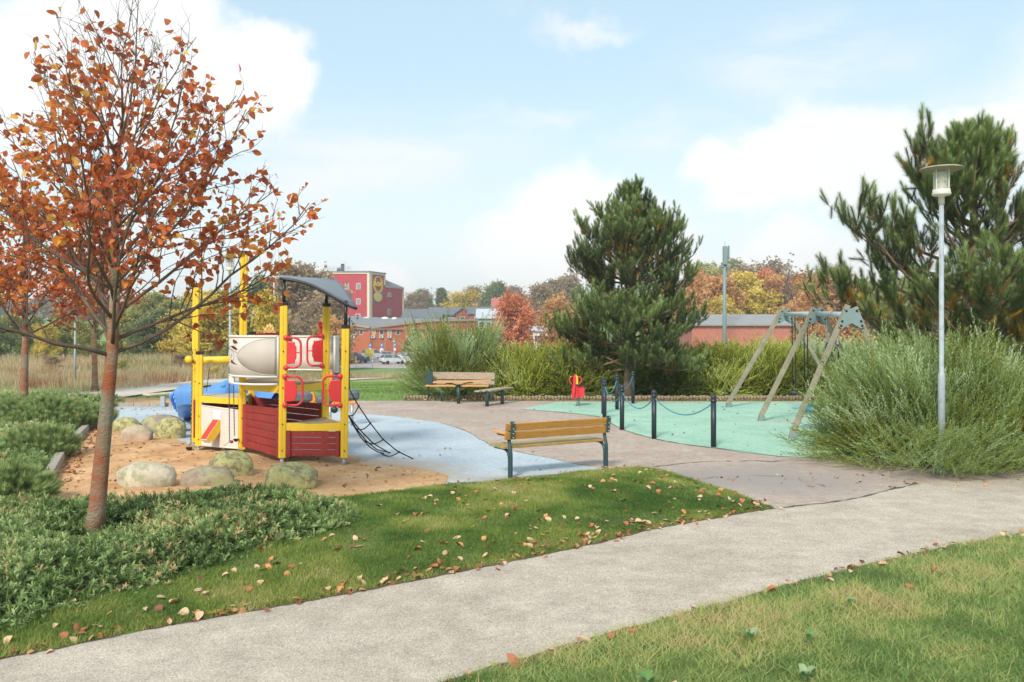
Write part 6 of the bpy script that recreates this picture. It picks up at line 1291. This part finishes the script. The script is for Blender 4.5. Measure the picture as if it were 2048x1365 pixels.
# oval sign with letters, round badge below
def curve_text(txt, size, M, a, b, off, m, parent, name='lettering', sx=1.0):
    cu = bpy.data.curves.new(name, 'FONT'); cu.body = txt; cu.size = size; cu.extrude = .05; cu.align_x = 'CENTER'; cu.align_y = 'CENTER'; cu.offset = size * .02
    o = bpy.data.objects.new(name, cu); dg = bpy.context.evaluated_depsgraph_get(); COL.objects.link(o); bpy.context.view_layer.update(); me = bpy.data.meshes.new_from_object(o.evaluated_get(bpy.context.evaluated_depsgraph_get())); bpy.data.objects.remove(o)
    V = np.array([v.co[:] for v in me.vertices]); F = [tuple(p.vertices) for p in me.polygons]; g = G(); W = M[0] + np.outer(V[:, 0] * sx + a, M[1]) + np.outer(V[:, 1] + b, M[2]) + np.outer(V[:, 2] + off, M[3]); g.add(W, [F]); return g.build(name, m, parent)
ca, cb = hit(MB, 755, 570); ra, rb = 2.75, 2.65
def ring(r1, r2, w_, off, m, name, parent, a_=None, b_=None, full=True, t0=0, t1=2 * PI):
    ca_, cb_ = a_ if a_ is not None else ca, b_ if b_ is not None else cb; g = G(); th = np.linspace(t0, t1, 49); P = np.array([[wpt(MB, ca_ + r * q * math.cos(t), cb_ + r2 * q / 1 * math.sin(t) if False else cb_ + (r2 * q) * math.sin(t), off) for r in (r1,) for q in (1 - w_, 1)] for t in th]); g.grid(P, thick=.08, smooth=False); return g.build(name, m, parent)
sg = ring(2.95, 2.75, .09, .32, M_sign_y, 'oval_sign', RB); ring(2.35, 2.3, .12, .32, M_sign_y, 'oval_smile', sg, t0=PI, t1=2 * PI)
ring(2.35, 2.3, .12, .32, M_sign_y, 'oval_inner', sg, t0=0.25 * PI - .5, t1=.25 * PI + .15); ring(2.35, 2.3, .12, .32, M_sign_y, 'oval_inner', sg, t0=.75 * PI - .15, t1=.75 * PI + .5)
curve_text('ALBA', 2.0, MB, ca, cb + .15, .34, M_sign_y, sg, sx=.98)
a2, b2 = hit(MB, 754.5, 594.5); g = G(); g.slab([(a2 + 2.55 * math.cos(t), b2 + 1.5 * math.sin(t)) for t in np.linspace(0, 2 * PI, 33)[:-1]], (MB[0] + MB[3] * .28, MB[1], MB[2], MB[3]), .1); bd_ = g.build('round_badge', mat('badge_yellow', (.72, .52, .17), .5, .1, 1), RB)
g = G()
for s_ in (-1, 1): g.slab([(a2 + s_ * 2.0, b2 + s_ * .8), (a2 + s_ * 3.2, b2 + s_ * 1.1), (a2 + s_ * 3.3, b2 + s_ * 1.9), (a2 + s_ * 2.3, b2 + s_ * 2.1)][::s_], (MB[0] + MB[3] * .27, MB[1], MB[2], MB[3]), .06)
g.build('badge_ribbon', mat('ribbon_violet', (.22, .13, .28), .6), bd_)
# roof plant
g = G(); zr = zt + .35
for (x0, x1) in ((-59.3, -51.0),):
    for x in np.arange(x0, x1 + .1, 1.2): g.tube([(x, 270.2, zr), (x, 270.2, zr + 1.3)], .06, k=5)
    for z in (.7, 1.3): g.tube([(x0, 270.2, zr + z), (x1, 270.2, zr + z)], .06, k=5)
    for y in (274., 279.): g.tube([(x0, y, zr), (x0, y, zr + 1.3)], .06, k=5)
    g.tube([(x0, 270.2, zr + 1.3), (x0 - 1, 279, zr + 1.3)], .06, k=5)
g.build('railing', M_galv, roof); g = G(); g.box((-54.2, 272, zr + 1.2), (.95, .95, 2.5)); g.box((-55.3, 272.5, zr + .6), (1.3, 1.2, 1.2)); g.build('chimney', M_dk, roof)
g = G(); g.tube([(-53.2, 271, zr), (-53.2, 271, zr + 3.0)], .05, k=5); g.tube([(-53.7, 271, zr + 2.9), (-52.6, 271, zr + 3.0)], .04, k=5); g.build('antenna', M_galv, roof)

# orange brick office in front
OB = thing('office_building', 'two storey orange brick office with square windows beside the car park', 'building', (-30, 202, -3.1))
def pl(px, Y): return np.array([(px - 1024) * Y / FP, Y])
kL, kK, kR, kR2 = pl(610, 206), pl(741, 199), pl(858, 205), pl(960, 211)
zz_ = lambda py, Y: CH - (py - HY) * Y / FP
def oblock(a, b, za, zb_, depth, ra_, rb_):
    d = nrm(b - a); n_ = np.array([-d[1], d[0]]) * depth; g = G(); pts = [a, b, b + n_, a + n_]; g.prism(pts, -3.4, [za, zb_, rb_, ra_]); g.build('wall', M_brick, OB)
    g = G(); n2 = nrm(n_); g.prism([a - n2 * .3, b - n2 * .3, b + n_, a + n_], [za + .003, zb_ + .003, rb_ + .003, ra_ + .003], [za + .28, zb_ + .28, rb_ + .25, ra_ + .25]); g.build('roof', M_gro, OB)
    g = G(); g.bar(v3(a - n2 * .36, za + .10), v3(b - n2 * .36, zb_ + .10), .1, .5); g.build('fascia', M_fascia, OB)
oblock(kL, kK, zz_(637, 206), zz_(656, 199), 15, zz_(632, 215), zz_(640, 212)); oblock(kK, kR, zz_(656.5, 199), zz_(642.5, 205), 15, zz_(641, 212), zz_(637, 218)); oblock(kR, kR2, zz_(642.5, 205), zz_(641, 211), 12, zz_(640, 214), zz_(640, 220))
ML = wall_M((*kL, 0), kK - kL); MR = wall_M((*kK, 0), kR - kK); MR2 = wall_M((*kR, 0), kR2 - kR); M_blind = mat('orange_blind', (.62, .36, .12), .7); M_blind2 = mat('olive_blind', (.40, .33, .16), .7)
for M, px, pn in ((ML, 709.2, M_dk), (ML, 723, M_dk), (MR, 747, M_blind), (MR, 763, M_dk), (MR, 779, M_blind2), (MR, 795.7, M_dk), (MR2, 880, M_dk)): a, b = hit(M, px, 665.0); window(M, a, b, .78, .92, OB, pn, fw=.11)
a, b = hit(MR, 834.6, 662.5)
for q in (-1.1, 0, 1.1): window(MR, a + q, b, .6, .9, OB, M_pane, fw=.1)
for M, px in ((ML, 707.6), (MR, 745.3), (MR, 761.8), (MR, 778.3)):
    a, b = hit(M, px, 673.8); g = G(); g.slab([(a - .42, b - .3), (a + .42, b - .3), (a + .42, b + .3), (a - .42, b + .3)], (M[0] + M[3] * .25, M[1], M[2], M[3]), .4); h_ = g.build('air_conditioner', M_hvac, OB)
    g = G(); g.slab([(a - .1 + .2 * math.cos(t), b + .2 * math.sin(t)) for t in np.linspace(0, 2 * PI, 13)[:-1]], (M[0] + M[3] * .46, M[1], M[2], M[3]), .04); g.build('fan', M_dk, h_)
g = G()
for M, x0, x1 in ((ML, 702, 737), (MR, 742, 806), (MR, 828, 857)): (a, b), (a1, b1) = hit(M, x0, 658.5), hit(M, x1, 658.8); g.bar(wpt(M, a, b, .3), wpt(M, a1, b1, .3), .55, .16)
g.build('sunshade', M_fascia, OB)
g = G()
for px, py, w_ in ((733, 637, 3.4), (770, 636.5, 3.0), (789, 637, 2.2)): c = at(px, py + 1.5, 212); g.ball(c, (w_ / 2 * .7, 1, .5), k=10, n=6)
g.build('rooflight', M_hvac, OB)
g = G(); c = at(741.5, 690, 198.7); g.tube([(c[0], 198.6, -3), (c[0], 198.6, zz_(657, 198.6))], .07, k=6); g.build('drainpipe', M_dk, OB)

# houses beyond
M_tile = mat('red_roof_tiles', (.42, .13, .10), .8, .12, 2); M_slate2 = mat('dark_slate_roof', (.13, .145, .16), .8, .1, 1); M_redw = mat('red_timber_wall', (.28, .07, .06), .8, .1); M_pale = mat('pale_render', (.55, .55, .54), .8, .06); M_metalr = mat('pale_metal_roof', (.46, .50, .55), .5, .05, .5); M_grw = mat('grey_timber_wall', (.24, .25, .26), .8, .1)
def house(label, px0, px1, Y, py_ridge, py_eave, dep, mw, mr, gable=None, ang=0.0, chim=0, name='house', wins=3):
    """gabled house; ridge runs left to right when gable is None, else toward the viewer"""
    x0, x1 = (px0 - 1024) * Y / FP, (px1 - 1024) * Y / FP; zr_, ze = zz_(py_ridge, Y + (dep / 2 if gable is None else 0)), zz_(py_eave, Y); z0 = float(gz((x0 + x1) / 2, Y)) - .5; H = thing(name, label, 'house', ((x0 + x1) / 2, Y, z0), 'houses between the red tower building and the pine')
    g = G(); xm, ym = (x0 + x1) / 2, Y + dep / 2; g.prism([(x0, Y), (x1, Y), (x1, Y + dep), (x0, Y + dep)], z0, ze)
    if gable is None: g.add([(x0, Y, ze), (x0, Y + dep, ze), (x0, ym, zr_), (x1, Y, ze), (x1, Y + dep, ze), (x1, ym, zr_)], [[(0, 2, 1), (3, 4, 5)]])
    else: g.add([(x0, Y, ze), (x1, Y, ze), (xm, Y, zr_), (x0, Y + dep, ze), (x1, Y + dep, ze), (xm, Y + dep, zr_)], [[(0, 1, 2), (3, 5, 4)]])
    g.build('wall', mw, H); g = G(); e = .5; t_ = .25
    if gable is None:
        for s_ in (-1, 1):
            y0 = ym + s_ * (dep / 2 + e); zq = ze - e * (zr_ - ze) / (dep / 2); g.add([(x0 - e, y0, zq + .01), (x1 + e, y0, zq + .01), (x1 + e, ym, zr_ + .02), (x0 - e, ym, zr_ + .02), (x0 - e, y0, zq + t_), (x1 + e, y0, zq + t_), (x1 + e, ym, zr_ + t_), (x0 - e, ym, zr_ + t_)], [[(0, 3, 2, 1), (4, 5, 6, 7), (0, 1, 5, 4), (1, 2, 6, 5), (3, 0, 4, 7)]])
    else:
        for s_ in (-1, 1):
            xe = xm + s_ * ((x1 - x0) / 2 + e); zq = ze - e * (zr_ - ze) / ((x1 - x0) / 2); g.add([(xe, Y - e, zq + .01), (xe, Y + dep, zq + .01), (xm, Y + dep, zr_ + .02), (xm, Y - e, zr_ + .02), (xe, Y - e, zq + t_), (xe, Y + dep, zq + t_), (xm, Y + dep, zr_ + t_), (xm, Y - e, zr_ + t_)], [[(0, 3, 2, 1), (4, 5, 6, 7), (0, 1, 5, 4), (1, 2, 6, 5), (3, 0, 4, 7)]])
    r_ = g.build('roof', mr, H)
    for q in range(chim): g = G(); g.box((xm + (q - .3) * (x1 - x0) * .18, ym, zr_ + .6), (1.0, 1.0, 2.2)); g.build('chimney', M_redw if mr is M_tile else M_dk, r_)
    M = wall_M((x0, Y, 0), (1, 0))
    for q in range(wins):
        a = (x1 - x0) * (q + .5) / wins; window(M, a, ze - 1.6, 1.1, 1.2, H, M_dk)
    return H
house('house with a bright red tiled roof and two chimneys', 985, 1042, 300, 598, 618, 9, M_redw, M_tile, None, chim=2)
house('small red tiled house left of the big red roofed one', 925, 950, 290, 609, 620, 8, M_redw, M_tile, None, wins=1)
house('long dark roofed building right of the crimson tower', 806, 868, 240, 620, 635, 14, M_grw, M_slate2, None, chim=0, wins=0)
house('dark gabled building behind the brick office', 838, 880, 225, 629, 640, 10, M_brick, M_slate2, None, wins=0)
house('grey roofed house in front of the dark spruce', 858, 918, 235, 616.5, 630, 9, M_grw, M_slate2, None, wins=2)
house('red gable ended house with a dark roof', 912, 938, 230, 617, 627, 10, M_redw, M_slate2, 1, wins=1)
house('dark roofed long house left of the orange young tree', 938, 1000, 228, 616, 628, 10, M_redw, M_slate2, None, wins=2)
house('house with a pale metal roof', 955, 1003, 200, 620, 636, 9, M_grw, M_metalr, None, wins=3)
house('dark roofed house partly behind the middle pine', 1130, 1190, 220, 620, 636, 9, M_pale, M_slate2, None, wins=2)
house('white walled low house behind the willow hedge', 1050, 1100, 170, 655, 662, 8, M_pale, M_metalr, None, wins=3)
c = (1455 - 1024) / FP; house('long low brick shed with a grey roof behind the swing frame', 1384, 1580, 118, 632.5, 650, 9, mat('shed_brick', (.40, .15, .11), .85, .14, 2), mat('shed_grey_roof', (.27, .27, .27), .8, .08, .5), None, name='brick_shed', wins=0)
house('flat grey garage seen inside the play tower frame', 578, 616, 150, 632, 636, 8, M_pale, M_slate2, None, name='garage', wins=1)
for o in bpy.data.objects:
    if o.name.startswith(('brick_shed', 'garage')): o['category'] = 'shed'; del o['group']

# antenna mast
MS = thing('antenna_mast', 'tall grey green antenna mast between the two pines', 'mast', ((1449 - 1024) * 112 / FP, 112, -3.1)); xm = (1449 - 1024) * 112 / FP; M_mast = mat('mast_grey', (.17, .24, .25), .5, .08, 2)
g = G(); g.tube([(xm, 112, -3.3), (xm, 112, 4), (xm, 112, 13.2)], [.32, .26, .18], k=14); g.build('pole', M_mast, MS)
g = G(); g.box((xm + .0, 111.8, 12.3), (.5, .5, 2.4)); g.box((xm + .55, 112, 12.7), (.18, .3, 1.8)); g.box((xm + .42, 111.9, 10.9), (.42, .3, .35)); g.box((xm - .3, 111.9, 10.9), (.3, .3, .3)); g.build('antenna', M_mast, MS)
g = G(); g.tube([(xm + .42, 112, 8.5), (xm + .42, 112, 13.4)], .035, k=5)
for z in (8.6, 9.6, 10.6, 11.6, 12.6): g.tube([(xm, 112, z), (xm + .45, 112, z)], .03, k=4)
g.tube([(xm + .05, 112, 13.2), (xm + .05, 112, 14.2)], .03, k=5); g.build('ladder', M_mast, MS)
# flag pole, lot poles, signs
def polet(name, label, px, top, Y, r, m, cat, group=None):
    x = (px - 1024) * Y / FP; z0 = float(gz(x, Y)); R_ = thing(name, label, cat, (x, Y, z0), group); g = G(); g.tube([(x, Y, z0 - .1), (x, Y, zz_(top, Y))], [r, r * .7], k=8); g.build('pole', m, R_); return R_, x, z0
fpz, x, z0 = polet('flag_pole', 'thin white flag pole left of the play tower roof', 548, 568, 130, .09, M_white, 'pole'); g = G(); g.ball((x, 130, zz_(568, 130)), .13); g.build('finial', M_white, fpz)
wp, x, z0 = polet('light_pole', 'thin pale pole in front of the brick office', 770, 677, 180, .07, M_fascia, 'pole'); g = G(); g.box((x + .1, 180, zz_(677, 180)), (.5, .2, .12)); g.build('lamp_head', M_fascia, wp)
wp, x, z0 = polet('light_pole', 'white pole seen between the yellow posts', 677.5, 666, 150, .06, M_white, 'pole'); g = G(); g.box((x, 150, zz_(666, 150)), (.3, .2, .12)); g.build('lamp_head', M_white, wp)
M_bsign = mat('parking_blue', (.05, .17, .42), .5); M_wsign = mat('sign_white', (.75, .75, .73), .5)
for px, lab in ((740.8, 'parking sign above the yellow and white van'), (763.8, 'parking sign above the ticket machine'), (789.6, 'parking sign beside the distant lamp post'), (814, 'parking sign nearest the big blue green shrub')):
    sp_, x, z0 = polet('parking_sign', lab, px, 689, 187, .05, M_galv, 'sign', 'blue parking signs at the car park'); M = wall_M((x, 186.9, 0), (1, 0)); zc = zz_(691.5, 187); g = G(); g.slab([(-.32, -.42), (.32, -.42), (.32, .42), (-.32, .42)], ((x, 186.88, zc), M[1], Zv, M[3]), .04); bs_ = g.build('sign_plate', M_bsign, sp_)
    curve_text('P', .62, ((np.array([x, 186.88, zc])), M[1], Zv, M[3]), 0, 0, .03, M_wsign, bs_); g = G(); g.slab([(-.26, -.24), (.26, -.24), (.26, .24), (-.26, .24)], ((x, 186.88, zc - .85), M[1], Zv, M[3]), .04); g.build('lower_plate', M_wsign, sp_)
tm = thing('ticket_machine', 'white parking ticket machine right of the van', 'ticket machine', (*pl(763.5, 178), -3.1)); x = pl(763.5, 178)[0]
g = G(); g.box((x, 178, -2.2), (.7, .5, 1.7)); g.build('body', M_white, tm, bevel=.06); g = G(); g.box((x + .1, 177.74, -2.0), (.3, .04, .8)); g.build('screen', M_dk, tm); g = G(); g.box((x, 178, -1.3), (.85, .6, .1)); g.build('hood', M_white, tm)
for px, lab in ((745, 'thin marker post left in front of the car park'), (712, 'thin marker post beside the yellow post')): p_, x, z0 = polet('marker_post', lab, px, 712, 128, .05, M_galv, 'post', 'marker posts along the car park'); g = G(); g.box((x, 128, z0 + 1.0), (.12, .06, .25)); g.build('reflector', M_white, p_)

# ================================================================ cars
M_tyre = mat('tyre', (.02, .02, .022), .8); M_rim = mat('rim', (.35, .35, .36), .35, metal=.6); M_cglass = mat('car_glass', (.10, .12, .14), .08, .1, spec=.8); M_tail = mat('tail_light', (.45, .02, .02), .3); M_head = mat('head_light', (.7, .7, .7), .2)
PAINT = {n: mat('paint_' + n, c, .25, .03, 2, coat=.6, metal=.2) for n, c in dict(silver=(.66, .68, .70), white=(.85, .85, .85), graphite=(.09, .10, .12), blue=(.30, .38, .45), pearl=(.80, .79, .77), black=(.03, .03, .035)).items()}
def car_proto(name, prof_low, cabin, L_, W_, paint, label, group, two=None):
    """body: lower side profile swept across rounded width; cabin narrower on top"""
    R_ = thing(name, label, 'car' if name == 'parked_car' else 'van', (0, 0, 0), group); g = G(); ys_ = np.array([-1, -.97, -.85, 0, .85, .97, 1]) * W_ / 2; ins_ = np.array([.10, .04, 0, 0, 0, .04, .10]); cen = np.array(prof_low).mean(0); rows = []
    for y, i_ in zip(ys_, ins_):
        rows.append([np.array([cen[0] + (x - cen[0]) * (1 - i_ * .35), y, cen[1] + (z - cen[1]) * (1 - i_ * 1.0)]) for x, z in prof_low + [prof_low[0]]])
    P = np.array(rows); g.grid(P[::-1]); k = P.shape[1] - 1
    for r_, fl in ((P[0], 1), (P[-1], 0)): g.add(r_[:-1], [[tuple(range(k))[::1 if fl else -1]]])
    b = g.build('body', paint, R_, local=True)
    def cab(prof, w0, w1, m, nm, par, sc=1.0, roofm=None):
        zb_, zt_ = min(z for x, z in prof), max(z for x, z in prof); g = G(); sides = []
        for s_ in (-1, 1): sides.append([np.array([x, s_ * (w0 + (w1 - w0) * (z - zb_) / (zt_ - zb_)) / 2 * sc, z]) for x, z in prof])
        n = len(prof); V = sides[0] + sides[1]; F = [(i, i + 1, n + i + 1, n + i) for i in range(n - 1)] + [(n - 1, 0, n, 2 * n - 1)]; g.add(V, [F + [tuple(range(n))[::-1], tuple(range(n, 2 * n))]]); return g.build(nm, m, par, local=True, bevel=.03)
    cab(cabin, W_ * .90, W_ * .74, M_cglass, 'window', R_)
    zt_ = max(z for x, z in cabin); tops = [x for x, z in cabin if z > zt_ - .04]; x0, x1 = min(tops), max(tops)
    g = G(); g.box(((x0 + x1) / 2, 0, zt_ + .0), (x1 - x0 + .12, W_ * .75, .06))
    def pil(p, q):
        for s_ in (-1, 1): 
            zb_ = min(z for x, z in cabin); wf = lambda z: (W_ * .90 + (W_ * .74 - W_ * .90) * (z - zb_) / (zt_ - zb_)) / 2 + .005
            g.bar((p[0], s_ * wf(p[1]), p[1]), (q[0], s_ * wf(q[1]), q[1]), .05, .06)
    pil(cabin[0], cabin[1]); pil(cabin[-1], cabin[-2]); xm_ = (cabin[0][0] + cabin[-1][0]) / 2; pil((xm_, min(z for x, z in cabin)), (xm_, zt_)); g.build('roof_shell', paint, R_, local=True, bevel=.02)
    for s_ in (-1, 1):
        for xw in (L_ * .30, -L_ * .30):
            Rw = np.array([[1, 0, 0], [0, 0, -s_ * 1.0], [0, s_ * 1.0, 0]]); g = G(); g.lathe([(.001, -.11), (.24, -.11), (.32, -.09), (.335, 0), (.32, .09), (.24, .11), (.22, .08)], (xw, s_ * (W_ / 2 - .10), .33), k=18, R=Rw); w_ = g.build('wheel', M_tyre, R_, local=True)
            g = G(); g.lathe([(.001, .04), (.05, .10), (.2, .085), (.22, .10)], (xw, s_ * (W_ / 2 - .10), .33), k=14, R=Rw); g.build('rim', M_rim, w_, local=True)
        g = G(); g.box((-L_ / 2 + .10, s_ * W_ * .37, .84), (.16, .32, .14)); g.build('taillight', M_tail, R_, local=True, bevel=.02)
        g = G(); g.box((L_ / 2 - .14, s_ * W_ * .36, .70), (.2, .34, .13)); g.build('headlight', M_head, R_, local=True, bevel=.02)
        g = G(); g.box((.62, s_ * (W_ / 2 + .06), 1.0), (.14, .14, .11)); g.build('mirror', paint, R_, local=True, bevel=.02)
    g = G(); g.box((-L_ / 2 + .015, 0, .78), (.03, .48, .11)); g.build('number_plate', M_wsign, R_, local=True)
    g = G(); g.box((-L_ / 2 + .10, 0, .40), (.25, W_ * .9, .22)); g.box((L_ / 2 - .10, 0, .38), (.25, W_ * .9, .2)); g.build('bumper', M_dk, R_, local=True, bevel=.04); return R_
suvL = [(-2.15, .35), (-2.22, .6), (-2.2, .95), (-2.05, 1.05), (.9, 1.02), (1.5, .95), (2.05, .82), (2.2, .6), (2.18, .35)]; suvC = [(-2.05, 1.03), (-1.75, 1.52), (-1.2, 1.62), (.1, 1.62), (.45, 1.55), (1.15, 1.0)]
sedL = [(-2.2, .32), (-2.27, .55), (-2.25, .85), (-2.1, .93), (1.0, .90), (1.6, .84), (2.15, .72), (2.28, .5), (2.25, .32)]; sedC = [(-1.95, .92), (-1.35, 1.34), (-.8, 1.43), (.1, 1.44), (.4, 1.39), (1.25, .89)]
CG = 'cars in the distant car park'
suv = car_proto('parked_car', suvL, suvC, 4.4, 1.84, PAINT['silver'], 'silver hatchback suv seen from behind in the middle of the car park', CG)
sed = car_proto('parked_car', sedL, sedC, 4.6, 1.8, PAINT['white'], 'white saloon behind the silver suv', CG)
def place_car(src, px, base, Y, rz, label, paint=None, first=False):
    x = (px - 1024) * Y / FP; z = -3.06
    if first: src.location = (x, Y, z); src.rotation_euler = (0, 0, rz); return src
    srcp = [m.material.name for c in src.children if c.name.startswith('body') for m in c.material_slots][0]
    return copy_tree(src, (x, Y, z), rz, label=label, mats=None if paint is None else {srcp: PAINT[paint]})
place_car(suv, 786, 729, 141, 1.05 - .5, '', first=True); place_car(sed, 775, 712, 170, .5, '', first=True)
place_car(sed, 815, 714, 164, .55, 'white saloon right of the other white saloon', 'pearl'); place_car(suv, 835, 730, 138, 2.6, 'white car half hidden by the blue green shrub', 'white'); place_car(suv, 843, 708, 170, .4, 'dark car behind the white cars', 'graphite')
place_car(sed, 712, 727, 146, .75, 'dark blue grey car just right of the yellow post', 'graphite'); place_car(suv, 677, 728, 143, 1.2, 'silver car seen between the two yellow posts', 'silver'); place_car(sed, 708, 721, 156, .7, 'pale blue car behind the dark one', 'blue'); place_car(sed, 708, 716, 164, .6, 'white car farthest left in the back row', 'white')
place_car(suv, 828, 722, 150, .5, 'silver grey car between the white saloons and the shrub', 'silver')
vanL = [(-2.15, .32), (-2.2, .6), (-2.2, 1.15), (-2.1, 1.2), (.9, 1.15), (1.5, 1.0), (2.05, .85), (2.2, .6), (2.2, .32)]; vanC = [(-2.15, 1.16), (-2.1, 1.75), (-1.9, 1.85), (.3, 1.85), (.6, 1.8), (1.35, 1.08)]
VN = car_proto('delivery_van', vanL, vanC, 4.4, 1.85, PAINT['white'], 'yellow and white delivery van parked by the ticket machine', None); VN['category'] = 'van'
g = G(); zb2 = 1.13; g.add([(x, s_ * ((1.85 * .9 - (1.85 * .16) * (z - 1.16) / .69) / 2 + .012), z) for s_ in (-1, 1) for x, z in ((-1.95, zb2), (-1.85, 1.8), (-.1, 1.82), (-.1, zb2))] , [[(0, 1, 2, 3), (7, 6, 5, 4)]]); g.box((-.95, 0, 1.89), (2.2, 1.38, .06)); g.build('cargo_panel', M_sign_y, VN, local=True)
g = G()
for s_ in (-1, 1): g.box((-1.15, s_ * .905, .78), (1.7, .06, .68))
g.build('side_stripe', M_sign_y, VN, local=True, bevel=.02)
x = (747 - 1024) * 168 / FP; VN.location = (x, 168, -3.06); VN.rotation_euler = (0, 0, .42)
# ================================================================ autumn haze
hz = G(); hz.box((0, 520, 24), (1700, 1160, 62)); M_hz, ntz, outz = _new('haze'); ntz.links.new(_node(ntz, 'ShaderNodeVolumePrincipled', Color=(1.0, 1.0, 1.0, 1), Density=.00065).outputs[0], outz.inputs[1])
bpy.data.materials['haze'].node_tree.nodes['Principled Volume'].inputs['Anisotropy'].default_value = .2
hz.build('haze', M_hz, kind='stuff', label='thin pale autumn haze', cat='haze')
scene.cycles.volume_bounces = 0; scene.cycles.max_bounces = 8; scene.cycles.transparent_max_bounces = 16
